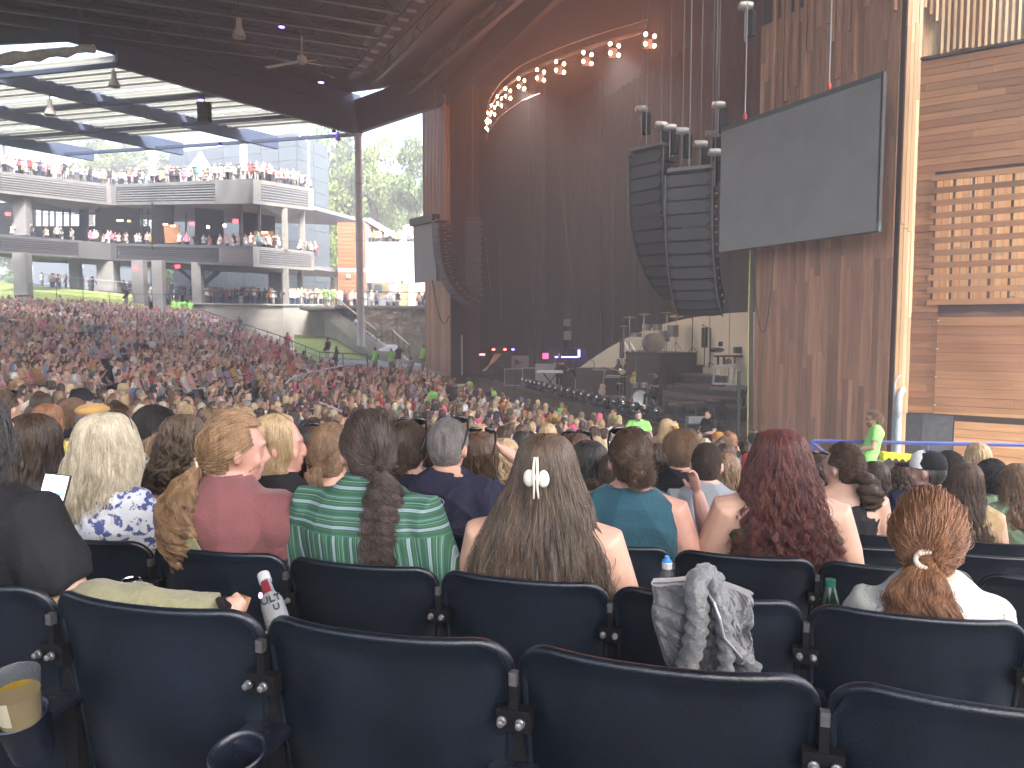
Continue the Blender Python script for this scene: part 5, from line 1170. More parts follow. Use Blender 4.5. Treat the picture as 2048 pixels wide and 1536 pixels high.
def remesh(mb, vox, smooth=3, dec=None):
    me = mb.mesh('tmp', fix=False); o = bpy.data.objects.new('tmp', me); col.objects.link(o)
    md = o.modifiers.new('r', 'REMESH'); md.mode = 'VOXEL'; md.voxel_size = vox; md.use_smooth_shade = True
    if smooth: s = o.modifiers.new('s', 'SMOOTH'); s.iterations = smooth; s.factor = .6
    if dec: d = o.modifiers.new('d', 'DECIMATE'); d.ratio = dec
    dg = bpy.context.evaluated_depsgraph_get(); dg.update()
    out = bpy.data.meshes.new_from_object(o.evaluated_get(dg)); bpy.data.objects.remove(o); bpy.data.meshes.remove(me)
    out.polygons.foreach_set('use_smooth', [True] * len(out.polygons)); return out
def wrinkle(me, amp, seed, fr=22, fn=None):
    n = len(me.vertices); co = np.empty(n * 3, 'f4'); me.vertices.foreach_get('co', co); co = co.reshape(-1, 3); no = np.empty(n * 3, 'f4'); me.vertices.foreach_get('normal', no); no = no.reshape(-1, 3)
    r = np.random.RandomState(seed); f = np.zeros(n); w = co + .03 * np.sin(co[:, [1, 2, 0]] * 14 + seed)
    for k in range(6):
        d = r.normal(size=3); d[2] *= .5; d /= np.linalg.norm(d); f += (1 - np.abs(np.sin(w @ d * fr * r.uniform(.5, 1.5) + r.uniform(0, 6)))) ** 2.2 * r.uniform(.5, 1)
    f = (f - f.mean()) * amp
    co += no * f[:, None]; 
    if fn is not None: co = fn(co)
    me.vertices.foreach_set('co', co.ravel()); me.update()
# ---- hair
def scalp_dirs(n, r, face=.45, low=-.74):
    out = []
    while len(out) < n:
        d = r.normal(size=(n, 3)); d /= np.linalg.norm(d, axis=1)[:, None]
        ok = (d[:, 2] > low - .0) & ~((d[:, 1] > -.30) & (d[:, 2] < .10) & (np.abs(d[:, 0]) > .6)) & ~((d[:, 1] > face - .25 * d[:, 2]) & (d[:, 2] < .62)) & ~((d[:, 1] > .05) & (d[:, 2] < -.25))
        out.extend(d[ok])
    return np.array(out[:n])
SK = np.array([.083, .103, .117]); SC = np.array([0, -.004, .014])
def wig(n, k, r, amp, f):
    t = np.linspace(0, 1, k)[None, :, None]; ph = r.uniform(0, 6.28, (n, 1, 3)); fq = f * r.uniform(.7, 1.4, (n, 1, 3))
    return amp * np.sin(fq * 6.28 * t + ph) * np.minimum(1, t * 3)
def hair_long(S, n, k, r):
    lv = np.array(S['lv']); zz = lv[:, 0]; seg = np.r_[0, np.cumsum(np.hypot(np.diff(zz), np.diff(lv[:, 4])))]; T = seg / seg[-1]
    nc = S.get('clumps', 70); ex = R(S.get('ex', 52))
    ph0 = r.uniform(math.pi / 2 + ex, math.pi / 2 + 2 * math.pi - ex, n); cp = r.uniform(math.pi / 2 + ex, math.pi / 2 + 2 * math.pi - ex, nc); cid = np.abs(ph0[:, None] - cp[None]).argmin(1)
    L = np.clip(1 - np.abs(r.normal(0, S.get('ragged', .06), n)) - .10 * r.rand(nc)[cid], .3, 1.0); t0 = r.uniform(0, .08, n)
    t = t0[:, None] + (L - t0)[:, None] * np.linspace(0, 1, k)[None]
    g = lambda c: np.interp(t, T, lv[:, c])
    cl = S.get('clump', .55) * np.clip((t - .25) * 1.6, 0, 1); ph = ph0[:, None] * (1 - cl) + cp[cid][:, None] * cl
    rr = (1 - .22 * r.rand(n) ** 2)[:, None] * np.ones_like(t); fly = r.rand(n) < S.get('fly', .05); rr[fly] += r.uniform(.03, .22, (fly.sum(), 1)) * np.linspace(0, 1, k)[None]
    w = S.get('wave', .006); wf = S.get('wf', 5); pc = r.uniform(0, 6.28, nc)[cid]; fcl = r.uniform(.75, 1.25, nc)[cid]
    wav = w * np.clip((t - .15) * 2, 0, 1)
    rad = rr + (wav * np.sin(6.28 * wf * t * fcl[:, None] + pc[:, None])) / np.maximum(.05, g(4))
    x = g(1) + g(3) * rad * np.cos(ph) + wav * np.cos(6.28 * wf * t * fcl[:, None] + pc[:, None] * 1.7); y = g(2) + g(4) * rad * np.sin(ph); z = g(0)
    p = np.stack([x, y, z], -1) + wig(n, k, r, S.get('frizz', .0025), 2.5)
    m = MB(); na = 30; ts = np.linspace(0, .9, 22); vv = []
    for tt in ts:
        gg = [np.interp(tt, T, lv[:, c]) for c in range(5)]
        for j in range(na + 1):
            a = math.pi / 2 + ex + (2 * math.pi - 2 * ex) * j / na; s = .90 + .03 * math.sin(a * 9 + tt * 8) + .02 * math.sin(a * 23); vv.append((gg[1] + gg[3] * s * math.cos(a), gg[2] + gg[4] * s * math.sin(a), gg[0]))
    m.add(vv, [(i * (na + 1) + j, i * (na + 1) + j + 1, (i + 1) * (na + 1) + j + 1, (i + 1) * (na + 1) + j) for i in range(21) for j in range(na)])
    m.ell((0, -.012, .018), (SK[0] * .99, SK[1] * .9, SK[2] * .96), n=18, m=10)
    return m, p
def cap_shell(m, thick=1.03, low=-.07, face=.055, fz=.055):
    nn, mm = 44, 28; vs_ = []; 
    for i in range(mm + 1):
        for j in range(nn):
            b = math.pi * i / mm; a = 2 * math.pi * j / nn; vs_.append((SC[0] + SK[0] * thick * math.sin(b) * math.cos(a), SC[1] + SK[1] * thick * math.sin(b) * math.sin(a), SC[2] + SK[2] * thick * math.cos(b)))
    fs = []
    for i in range(mm):
        for j in range(nn):
            q = (i * nn + j, i * nn + (j + 1) % nn, (i + 1) * nn + (j + 1) % nn, (i + 1) * nn + j); c = sum((Vector(vs_[k]) for k in q), Vector()) / 4
            d = Vector(((c.x - SC[0]) / SK[0], (c.y - SC[1]) / SK[1], (c.z - SC[2]) / SK[2])).normalized()
            if d.z < -.70 or (d.y > .46 - .25 * d.z and d.z < .62) or (d.y > -.28 and d.z < .06 and abs(d.x) > .6): continue
            fs.append(q)
    m.add(vs_, fs)
def hair_pony(S, n, k, r):
    tie = np.array(S.get('tie', (0, -.115, -.02))); path = np.array(S['tail']); rad = np.array(S['rad'])
    dT = (tie - SC) / SK; dT /= np.linalg.norm(dT)
    d = scalp_dirs(n, r, S.get('face', .45)); kh = k // 2; kt = k - kh
    t = np.linspace(0, 1, kh)[None, :, None] ** .9
    om = np.arccos(np.clip(d @ dT, -.98, .999))[:, None, None]; q = (np.sin((1 - t) * om) * d[:, None] + np.sin(t * om) * dT) / np.sin(om)
    th = 1.04 + .05 * r.rand(n)[:, None, None] + S.get('puff', .03) * np.sin(np.pi * t); hp = SC + q * SK * th
    hp = hp * (1 - t ** 8) + (tie + r.normal(0, .006, (n, 1, 3))) * t ** 8
    hp += wig(n, kh, r, S.get('hw', .0022), 2)
    ncl = 70; cd = scalp_dirs(ncl, r, S.get('face', .45)); cidx = (d @ cd.T).argmax(1); coff = r.normal(0, .0045, (ncl, 1, 3))[cidx]; hp += coff * np.sin(np.pi * t)
    flw = r.rand(n) < .05; hp[flw] += (d[flw][:, None] * .016 * np.sin(np.pi * t) * r.rand(flw.sum(), 1, 1))
    L = np.clip(1 - np.abs(r.normal(0, S.get('ragged', .12), n)), .25, 1); u = np.linspace(0, 1, kt + 1)[1:][None] * L[:, None]
    U = np.linspace(0, 1, len(path)); c = np.stack([np.interp(u, U, path[:, i]) for i in range(3)], -1); rd = np.interp(u, U, rad)
    nc = S.get('clumps', 26); ca = r.uniform(0, 6.28, nc); cr = np.sqrt(r.rand(nc)); ci = r.randint(0, nc, n); tg = S.get('tight', 1); a = ca[ci] + r.normal(0, .35 * tg, n); rr = np.clip(cr[ci] + r.normal(0, .16 * tg, n), 0, 1.15)
    w = S.get('wave', .006); wf = S.get('wf', 4); pc = r.uniform(0, 6.28, nc)[ci][:, None]; fc = r.uniform(.7, 1.3, nc)[ci][:, None]
    ang = 6.28 * wf * u * fc + pc; amp = w * np.minimum(1, u * 3)
    off = np.stack([np.cos(a)[:, None] * rr[:, None] * rd + amp * np.cos(ang), np.sin(a)[:, None] * rr[:, None] * rd * .75 + amp * np.sin(ang) * .7, amp * .4 * np.sin(ang * 1.3)], -1)
    tp = c + off + wig(n, kt, r, S.get('frizz', .002), 2.5)
    m = MB(); cap_shell(m, 1.035); ps = [Vector(path[0]).lerp(Vector(tie), .0)] + [Vector(x) for x in path[1:-1]]; m.tube([Vector(tie)] + ps[1:], [rad[0] * .7] + [x * (.8 if S.get('tight', 1) > .9 else .55) for x in rad[1:-1]], 12)
    return m, np.concatenate([hp, tp], 1)
def hair_bun(S, n, k, r):
    S2 = dict(S); tie = np.array(S.get('tie', (0, -.115, -.01))); c = tie + np.array((0, -.035, 0)); S2['tail'] = [tie, tie]; S2['rad'] = [.01, .01]
    m, p = hair_pony(S2, n, k, r); kh = k // 2; kt = k - kh; a0 = r.uniform(0, 6.28, (n, 1)); t = np.linspace(0, 1, kt)[None]; a = a0 + t * 3.2; R0 = S.get('bun', .045) * (.7 + .35 * r.rand(n, 1)); w_ = r.uniform(-.5, .5, (n, 1)) * .05
    ax = np.stack([R0 * np.cos(a), w_ + .01 * np.sin(a * 2) + 0 * a, R0 * np.sin(a)], -1); q = c + ax + wig(n, kt, r, .006, 2); p[:, kh:] = q
    fl = r.rand(n) < .06; p[fl, kh:] += (r.normal(0, .012, (fl.sum(), kt, 3)) * 1).cumsum(1) * .4
    m.ell(c, (S.get('bun', .045) * 1.0, .03, S.get('bun', .045)), n=14, m=8); return m, p
def hair_short(S, n, k, r):
    d = scalp_dirs(n, r, S.get('face', .55), S.get('low', -.68)); l = S.get('len', .025) * r.uniform(.6, 1.1, n) * np.clip(.35 + .9 * (d[:, 2] + .4), .25, 1.2)
    g = np.array(S.get('flow', (0, -.5, -.75))) + r.normal(0, .25, (n, 3)); tg = g - d * (g * d).sum(1)[:, None]; tg /= np.linalg.norm(tg, axis=1)[:, None]
    t = np.linspace(0, 1, k)[None, :, None]; p = SC + (d * SK * S.get('th', 1.01))[:, None] + d[:, None] * (S.get('lift', .35) * l[:, None, None] * t * (1.3 - t)) + tg[:, None] * l[:, None, None] * t
    p += wig(n, k, r, S.get('wave', .0008), S.get('wf', 2)); m = MB(); cap_shell(m, S.get('th', 1.01) - .005, low=-.06); return m, p
def hair_curly(S, n, k, r):
    d = scalp_dirs(n, r, S.get('face', .4), -.75); l = S.get('len', .09); t = np.linspace(0, 1, k)[None, :, None]; base = SC + d * SK
    out = base[:, None] + d[:, None] * l * t * r.uniform(.5, 1.1, (n, 1, 1)) + np.array((0, 0, -1)) * l * .5 * t ** 2
    ph = r.uniform(0, 6.28, (n, 1)); a = ph + t[..., 0] * 6.28 * S.get('turns', 2.2); s = S.get('coil', .011); out += np.stack([s * np.cos(a), s * np.sin(a), s * np.sin(a + 1)], -1); m = MB(); cap_shell(m, 1.03 + l * 2.0); return m, out
HF = {'long': hair_long, 'pony': hair_pony, 'bun': hair_bun, 'short': hair_short, 'curly': hair_curly}
def long_lv(tip=-.5, w1=.10, w2=.15, wt=.11, back=-.11, depth=.06):
    m1 = -.10; L = [(.137, 0, -.004, .006, .006), (.130, 0, -.004, .042, .048), (.112, 0, -.004, .068, .080), (.080, 0, -.004, .086, .102), (.030, 0, -.005, .094, .110), (-.03, 0, -.008, w1 * .97, .110), (-.10, 0, -.03, w1, .098)]
    z2 = max(tip + .12, -.30)
    L += [((m1 + z2) / 2, 0, back * .75, (w1 + w2) / 2, .08), (z2, 0, back, w2, depth + .01), (tip, 0, back - .01, wt, depth * .7)]
    return L
def strands(name, pts, rad, mt, parent):
    n, k, _ = pts.shape; hc = bpy.data.hair_curves.new(name); hc.add_curves([k] * n); hc.position_data.foreach_set('vector', pts.astype('f4').ravel())
    a = hc.attributes.get('radius') or hc.attributes.new('radius', 'FLOAT', 'POINT'); tr = np.linspace(1, .45, k)[None] * np.ones((n, 1)) * rad; a.data.foreach_set('value', tr.astype('f4').ravel())
    hc.materials.append(mt); o = bpy.data.objects.new(name, hc); col.objects.link(o); o.parent = parent; return o
def rot_about(p, yaw, pitch, roll=0, piv=(0, -.02, -.12)):
    Rm = (Matrix.Rotation(yaw, 3, 'Z') @ Matrix.Rotation(pitch, 3, 'X') @ Matrix.Rotation(roll, 3, 'Y')); Rn = np.array(Rm); piv = np.array(piv); return (p - piv) @ Rn.T + piv
def hand(m, w, d, nrm, s=1.0, curl=.5, side=1):
    d = Vector(d).normalized(); nrm = Vector(nrm); nrm = (nrm - d * nrm.dot(d)).normalized(); sd_ = d.cross(nrm) * side; w = Vector(w)
    rot = Matrix((sd_, nrm, d)).transposed(); m.ell(w + d * .048 * s, (.038 * s, .015 * s, .052 * s), rot=rot, n=12, m=8)
    for i, (o, L) in enumerate([(-.028, .062), (-.010, .072), (.010, .068), (.027, .053)]):
        b = w + d * .085 * s + sd_ * o * s; a = curl * .5; p1 = b + (d * math.cos(a) + nrm * math.sin(a)) * L * .5 * s; a2 = curl * 1.5; p2 = p1 + (d * math.cos(a2) + nrm * math.sin(a2)) * L * .5 * s; m.tube([b - d * .02 * s, b, p1, p2], [.0085 * s, .0088 * s, .008 * s, .006 * s], 8)
    b = w + d * .02 * s - sd_ * .028 * s; dd = (d * .65 - sd_ * .7 + nrm * .35).normalized(); m.tube([b, b + dd * .035 * s, b + dd * .05 * s + d * .02 * s], [.012 * s, .0105 * s, .008 * s], 8)
def head_shape(m, face=True):
    m.ell((0, -.002, .018), (.077, .096, .107), n=22, m=14); m.ell((0, .030, -.05), (.056, .060, .064), n=18, m=12)
    m.loft([(-.24, 0, -.035, .075, .06), (-.18, 0, -.028, .062, .060), (-.08, 0, -.018, .057, .058), (.0, 0, -.02, .05, .055)], 16)
    m.ell((0, .075, -.092), (.022, .018, .016), n=10, m=6)
    if face:
        m.tube([(0, .093, .02), (0, .106, -.012), (0, .112, -.03)], [.008, .011, .013], 8); m.ell((0, .105, -.034), (.018, .012, .009), n=10, m=6)
        m.ell((0, .088, .032), (.052, .014, .010), n=14, m=6); m.ell((0, .092, -.060), (.022, .010, .006), n=12, m=6); m.ell((0, .090, -.070), (.020, .010, .006), n=12, m=6)
        for s in (-1, 1): m.ell((s * .040, .066, -.030), (.022, .018, .024), n=10, m=8)
    for s in (-1, 1):
        m.ell((s * .085, -.004, -.008), (.008, .020, .033), rot=Matrix.Rotation(R(-12), 3, 'X') @ Matrix.Rotation(R(s * 18), 3, 'Z'), n=12, m=8); m.ell((s * .081, .0, -.034), (.008, .009, .011), n=8, m=6)
LEAN = .28; TZS = .07
def torso_rings(sw, b, inf=0, top=-.150):
    A = [(-.150, 0, -.026, .064, .060), (-.172, 0, -.031, .092, .068), (-.195, 0, -.036, sw * .64, .078), (-.222, 0, -.04, sw * .86, .090), (-.26, 0, -.042, sw * .97, .102), (-.33, 0, -.042, sw * .97, .118), (-.42, 0, -.04, sw * .92, .122 * b), (-.52, 0, -.035, sw * .86 * b, .122 * b), (-.62, 0, -.03, sw * .88 * b, .13 * b), (-.75, 0, -.02, sw * .98 * b, .15 * b), (-.86, 0, 0, sw * .98 * b, .16 * b)]
    return [(z + TZS, x, y + LEAN * max(0, -z - .34), rx + inf, ry + inf) for z, x, y, rx, ry in A if z <= top + 1e-6]
def xf(m, n0, yaw, pitch, roll, piv=(0, -.02, -.14)):
    a = rot_about(np.array(m.v[n0:]), yaw, pitch, roll, piv); m.v[n0:] = [tuple(q) for q in a]
def arm_paths(sw, pose):
    P_ = {'lap': [[(sw + .035, .03, -.53), (.10, .30, -.60)]] * 2, 'knee': [[(sw + .05, .06, -.50), (.16, .36, -.64)]] * 2, 'side': [[(sw + .06, -.02, -.54), (sw + .09, .16, -.76)]] * 2, 'up': [[(sw + .07, .12, -.46), (.10, .22, -.22)], [(sw + .035, .03, -.53), (.10, .30, -.60)]], 'phone': [[(sw + .03, .10, -.50), (.06, .34, -.36)]] * 2, 'hold': [[(sw + .04, .04, -.50), (.12, .30, -.45)]] * 2, 'head': [[(sw + .16, .08, -.20), (.10, .05, -.02)], [(sw + .035, .03, -.53), (.10, .30, -.60)]]}
    return P_[pose]
def make_person(label, H, yaw, S, lod=0, root=None):
    """H: head centre in the world (or None for a template at origin)"""
    sw = S.get('sw', .19); b = S.get('b', 1.0); ab = S.get('ab', 1.0); sd = S.get('seed', 1); r = np.random.RandomState(sd); stand = S.get('stand', False)
    HZ = 1.58 if stand else 1.22
    vox = [.009, .016, .024][lod]; sm = [3, 2, 1][lod]
    loc = (H[0], H[1], H[2] - HZ) if H is not None else (0, 0, 0)
    t = root or thing('person', label, 'person', loc, yaw, S.get('group'))
    hy, hp_, hr = S.get('hyaw', 0), S.get('hpitch', 0), S.get('hroll', 0)
    m = MB(); head_shape(m, S.get('face', True)); xf(m, 0, hy, hp_, hr)
    arms = S.get('arms') or arm_paths(sw, S.get('pose', 'lap')); A = []
    for s, (el, wr) in zip((1, -1), arms):
        sh = (s * (sw - .03), -.04, -.262 + TZS); el = (s * el[0], el[1], el[2] + TZS); wr = (s * wr[0], wr[1], wr[2] + TZS); A.append((sh, el, wr))
        m.tube([(s * (sw * .4), -.035, -.24 + TZS), sh, Vector(sh).lerp(Vector(el), .5), el, Vector(el).lerp(Vector(wr), .35), wr], [.05 * ab, .057 * ab, .052 * ab, .042 * ab, .042 * ab, .026 * ab], 12)
        if lod < 2: hand(m, wr, Vector(wr) - Vector(el), (0, 0, 1) if S.get('pose') != 'up' else (-s, 0, .2), 1.0, .7, s)
        else: m.ell(Vector(wr) + (Vector(wr) - Vector(el)).normalized() * .06, (.03, .04, .03), n=8, m=6)
    m.loft([q for q in torso_rings(sw, b)], 22)
    if S.get('bare_legs') and not stand:
        for s in (1, -1): m.tube([(s * .1, .0, -.80), (s * .13, .42, -.76), (s * .14, .44, -1.15)], [.085, .065, .042], 10); m.tube([(s * .14, .42, -1.17), (s * .14, .56, -1.19)], [.04, .03], 8)
    if stand:
        for s in (1, -1): m.tube([(s * .09, .0, -.80), (s * .10, .02, -1.12), (s * .11, 0, -1.50)], [.085, .06, .042], 10); m.tube([(s * .11, -.02, -1.53), (s * .11, .15, -1.54)], [.045, .035], 8)
    me = remesh(m, vox, sm, .5 if lod == 2 else None); bo = link('body', me, S.get('skin', SKIN[0]), t, local=True); bo.location = (0, 0, HZ)
    # clothes
    m = MB(); kind = S.get('top', 'tee'); inf = .015 if lod < 2 else .018
    if kind in ('tee', 'long', 'vest', 'polo'):
        m.loft(torso_rings(sw, b, inf, -.150 if kind != 'vest' else -.172), 26)
        if kind != 'vest':
            fr = {'tee': .62, 'polo': .62, 'long': 1}[kind]
            for sh, el, wr in A:
                v = Vector(sh); e = Vector(el); w = Vector(wr)
                path = [(sh[0] * .35, -.035, -.25 + TZS), sh, v.lerp(e, .35), v.lerp(e, fr)] + ([e, e.lerp(w, .5), e.lerp(w, .92)] if kind == 'long' else []); rd = [.062, .069, .066, .064] + ([.055, .05, .042] if kind == 'long' else [])
                m.tube(path, [q * ab + (inf - .011) for q in rd], 14)
    elif kind == 'strapless': m.loft(torso_rings(sw, b, inf, -.42), 26)
    elif kind == 'tank':
        rg = torso_rings(sw * .9, b, inf, -.33); m.loft([(-.30 + TZS, 0, -.045, sw * .62, .10)] + rg, 26)
        for s in (1, -1): m.tube([(s * sw * .42, -.135, -.27), (s * sw * .44, -.122, -.19), (s * sw * .42, -.04, -.130), (s * sw * .40, .045, -.18), (s * sw * .4, .075, -.27)], .02 if not S.get('thin') else .009, 8)
        m.tube([(0, -.145, -.36), (0, -.135, -.20)], .06, 10) if S.get('racer') else None
    if S.get('puffs'):
        for s in (-1, 1): m.ell((s * (sw + .005), -.03, -.235), (.085, .085, .10), n=16, m=10)
    me = remesh(m, vox * .95, sm + 1, .5 if lod == 2 else None)
    if lod < 2: wrinkle(me, S.get('wr', .011), sd, S.get('wf_', 15))
    to = link('top', me, S.get('tm'), t, local=True); to.location = (0, 0, HZ)
    m = MB()
    if stand:
        m.loft([(-.72, 0, -.02, sw * .93 * b + .008, .14 * b), (-.86, 0, 0, sw * .97 * b, .15 * b), (-.95, 0, .0, sw * .85, .13)], 18)
        lg = S.get('legend', -1.50)
        for s in (1, -1): m.tube([(s * .09, .0, -.84), (s * .10, .02, -1.14), (s * .11, 0, lg)], [.105, .08, .062], 12)
    else:
        m.loft([(-.74, 0, -.02, sw * .99 * b + .008, .155 * b), (-.88, 0, .02, sw * b, .17 * b)], 18)
        if not S.get('bare_legs'):
            for s in (1, -1): m.tube([(s * .1, .0, -.80), (s * .13, .42, -.76), (s * .14, .45, -1.15)], [.1, .08, .06], 10)
        else:
            for s in (1, -1): m.tube([(s * .1, .0, -.80), (s * .12, .25, -.77)], [.1, .09], 10)
    me = remesh(m, max(vox, .014), 2, .5 if lod == 2 else None); tr_ = link('trousers', me, S.get('lm', mat('denim', (.05, .075, .14), .8, var=.2)), t, local=True); tr_.location = (0, 0, HZ)
    # hair
    hs = S.get('hair')
    if hs:
        n, k = [(7000, 22), (2200, 14), (0, 14)][lod]; n = int(n * S.get('hn', 1)); k = S.get('k', k) if lod == 0 else k; nn = max(n, 60)
        mb, pts = HF[hs['t']](hs, nn, k, r)
        xf(mb, 0, hy, hp_, hr); me = mb.mesh('hair', 180); me.polygons.foreach_set('use_smooth', [True] * len(me.polygons))
        hm = hair_mat(S.get('hc', 'brown')); ho = link('hair', me, hm, t, local=True); ho.location = (0, 0, HZ)
        if n:
            pts = rot_about(pts.reshape(-1, 3), hy, hp_, hr, (0, -.02, -.14)).reshape(pts.shape)
            so_ = strands('hair_strands', pts, [.0011, .0024][lod] * S.get('hrad', 1), hm, ho)
    if S.get('hat'):
        hc_ = S['hat']; m = MB(); m.loft([(.028, 0, -.006, .089, .110), (.06, 0, -.006, .088, .108), (.10, 0, -.008, .076, .092), (.125, 0, -.01, .055, .066), (.137, 0, -.01, .02, .025)], 24)
        q = -1 if S.get('hat_back') else 1; n0 = len(m.v)
        if S.get('brim', 1): m.loft([(.026, 0, q * .12, .07, .075), (.034, 0, q * .12, .07, .075)], 18)
        if hy or hp_: xf(m, 0, hy, hp_, hr)
        o = m.build('cap', hc_, t, smooth=50) if False else link('cap', m.mesh('cap', 50), hc_, t, local=True); o.location = (0, 0, HZ)
    t['_hz'] = HZ
    return t
def worn(name, mb, mt, t, S, smooth=50, head=True):
    if head: xf(mb, 0, S.get('hyaw', 0), S.get('hpitch', 0), S.get('hroll', 0))
    o = link(name, mb.mesh(name, smooth), mt, t, local=True); o.location = (0, 0, 1.58 if S.get('stand') else 1.22); return o
def sunglasses(t, S, z=.115, y=-.02, s=1.0):
    m = MB()
    for k in (-1, 1): m.ell((k * .036 * s, y + .062, z + .018), (.033 * s, .012, .024), rot=Matrix.Rotation(R(38), 3, 'X'), n=14, m=8)
    m.tube([(-.07, y + .06, z + .02), (0, y + .068, z + .024), (.07, y + .06, z + .02)], .004, 6)
    for k in (-1, 1): m.tube([(k * .070, y + .06, z + .018), (k * .088, y + .02, z - .02), (k * .094, y - .03, z - .065), (k * .09, y - .06, z - .10)], [.005, .0045, .004, .003], 6)
    worn('sunglasses', m, mat('sunglass_black', (.01, .01, .011), .15, coat=.5), t, S)
def place(x, ytop, Y, dz=.137): return P(x, ytop, Y) - Vector((0, 0, dz))
# ------------------------------------------------------------------ people in the rows nearest to the viewer
def cloth(nm, c, var=.12, bump=.25, scale=9, rough=.85, **k): return mat(nm, c, rough, var=var, scale=scale, bump=bump, bscale=110, sheen=.0 if not c or sum(c) < .12 else .15, spec=.25, **k)
def stripe_mat():
    m = bpy.data.materials.new('green_striped_cotton'); m.use_nodes = True; nt = m.node_tree; N = nt.nodes; L = nt.links; b = N['Principled BSDF']; b.inputs['Roughness'].default_value = .85
    tc = N.new('ShaderNodeTexCoord'); sp = N.new('ShaderNodeSeparateXYZ'); L.new(tc.outputs['Object'], sp.inputs[0])
    def M_(op, a, v=None, bb=None):
        q = N.new('ShaderNodeMath'); q.operation = op
        L.new(a, q.inputs[0]) if not isinstance(a, (int, float)) else setattr(q.inputs[0], 'default_value', a)
        if v is not None:
            L.new(v, q.inputs[1]) if not isinstance(v, (int, float)) else setattr(q.inputs[1], 'default_value', v)
        return q.outputs[0]
    z = sp.outputs['Z']; x = sp.outputs['X']
    yoke = M_('GREATER_THAN', z, -.245)
    zc = M_('MULTIPLY', z, 1.0)
    mx = N.new('ShaderNodeMix'); L.new(yoke, mx.inputs[0]); L.new(x, mx.inputs[2]); L.new(zc, mx.inputs[3])
    fr = M_('FRACT', M_('MULTIPLY', M_('ADD', mx.outputs[0], 5.0), 17.0))
    cr = N.new('ShaderNodeValToRGB'); L.new(fr, cr.inputs[0]); cr.color_ramp.interpolation = 'CONSTANT'; e = cr.color_ramp.elements
    g1, g2, w1, w2 = (.022, .078, .046, 1), (.042, .13, .078, 1), (.26, .34, .32, 1), (.17, .22, .28, 1)
    cols = [(0, g1), (.10, g2), (.13, g1), (.22, w1), (.25, w2), (.33, w1), (.36, g1), (.48, g2), (.52, g1), (.60, w1), (.62, g1), (.72, g2), (.80, w2), (.83, g2), (.90, g1)]
    e[0].position = 0; e[0].color = cols[0][1]; e[1].position = .10; e[1].color = cols[1][1]
    for p, c in cols[2:]: q = e.new(p); q.color = c
    L.new(cr.outputs[0], b.inputs['Base Color'])
    nz = N.new('ShaderNodeTexNoise'); nz.inputs['Scale'].default_value = 70; bp = N.new('ShaderNodeBump'); bp.inputs['Strength'].default_value = .15; L.new(nz.outputs[0], bp.inputs['Height']); L.new(bp.outputs[0], b.inputs['Normal']); return m
def print_mat(nm, a, bcol, sc=26, thr=(.52, .56), rough=.85):
    m = bpy.data.materials.new(nm); m.use_nodes = True; nt = m.node_tree; N = nt.nodes; L = nt.links; b = N['Principled BSDF']; b.inputs['Roughness'].default_value = rough
    tc = N.new('ShaderNodeTexCoord'); nz = N.new('ShaderNodeTexNoise'); nz.inputs['Scale'].default_value = sc; nz.inputs['Detail'].default_value = 3; L.new(tc.outputs['Object'], nz.inputs['Vector']); cr = N.new('ShaderNodeValToRGB'); L.new(nz.outputs[0], cr.inputs[0]); cr.color_ramp.elements[0].position = thr[0]; cr.color_ramp.elements[0].color = (*a, 1); cr.color_ramp.elements[1].position = thr[1]; cr.color_ramp.elements[1].color = (*bcol, 1); L.new(cr.outputs[0], b.inputs['Base Color']); return m
blk = cloth('black_cotton', (.012, .012, .014))
# --- front row, far left: woman in black with phone, crossed legs
S = dict(sw=.27, b=1.1, ab=1.25, top='tee', tm=blk, hair=dict(t='long', lv=long_lv(-.30, .115, .12, .08), wave=.006), hc='black', hyaw=R(-8), seed=3, arms=[[(.36, -.03, -.54), (.05, .22, -.66)], [(.315, -.02, -.50), (.16, .26, -.36)]], skin=SKIN[0], lm=cloth('khaki_cotton', (.23, .22, .13)), face=True)
H = P(-58, 880, 2.0)
t = make_person('woman with long black hair and black t-shirt holding a phone by the picture edge', H, SYAW, S)
# crossed lower leg with sandal on the front row seat
yl = cloth('khaki_cotton', ()); m = MB()
pa_, pb_, pc_ = P(200, 1215, 1.88), P(330, 1222, 1.92), P(452, 1222, 1.96)
m.tube([P(90, 1260, 1.86), pa_, pb_, P(400, 1226, 1.93), P(440, 1224, 1.95)], [.085, .075, .058, .050, .052], 16); me = remesh(m, .008, 3); wrinkle(me, .006, 4, 30)
Xh = XF[t.name]; me.transform(Xh.inverted()); o = link('crossed_leg', me, yl, t, local=True)
m = MB(); d = (P(492, 1200, 1.95) - P(442, 1222, 1.91)); m.tube([P(436, 1224, 1.91), P(452, 1222, 1.92), P(470, 1212, 1.93)], [.035, .033, .030], 12); m.tube([P(448, 1230, 1.92), P(470, 1214, 1.935), P(486, 1196, 1.95)], [.030, .028, .018], 12)
for i in range(5): m.tube([P(478 + i * 2, 1204 + i, 1.94), P(470 + i * 3, 1186 + i * 3, 1.95 + i * .004)], [.011, .008], 8)
me = remesh(m, .005, 2); me.transform(Xh.inverted()); link('foot', me, SKIN[0], t, local=True)
m = MB(); m.slab([P(470, 1186, 1.985), P(492, 1194, 1.96), P(482, 1222, 1.93), P(460, 1232, 1.93), P(452, 1226, 1.96)], (.012, .006, -.004)); me = m.mesh('sandal', 40); me.transform(Xh.inverted()); sn = link('sandal', me, mat('tan_leather', (.22, .12, .05), .4), t, local=True)
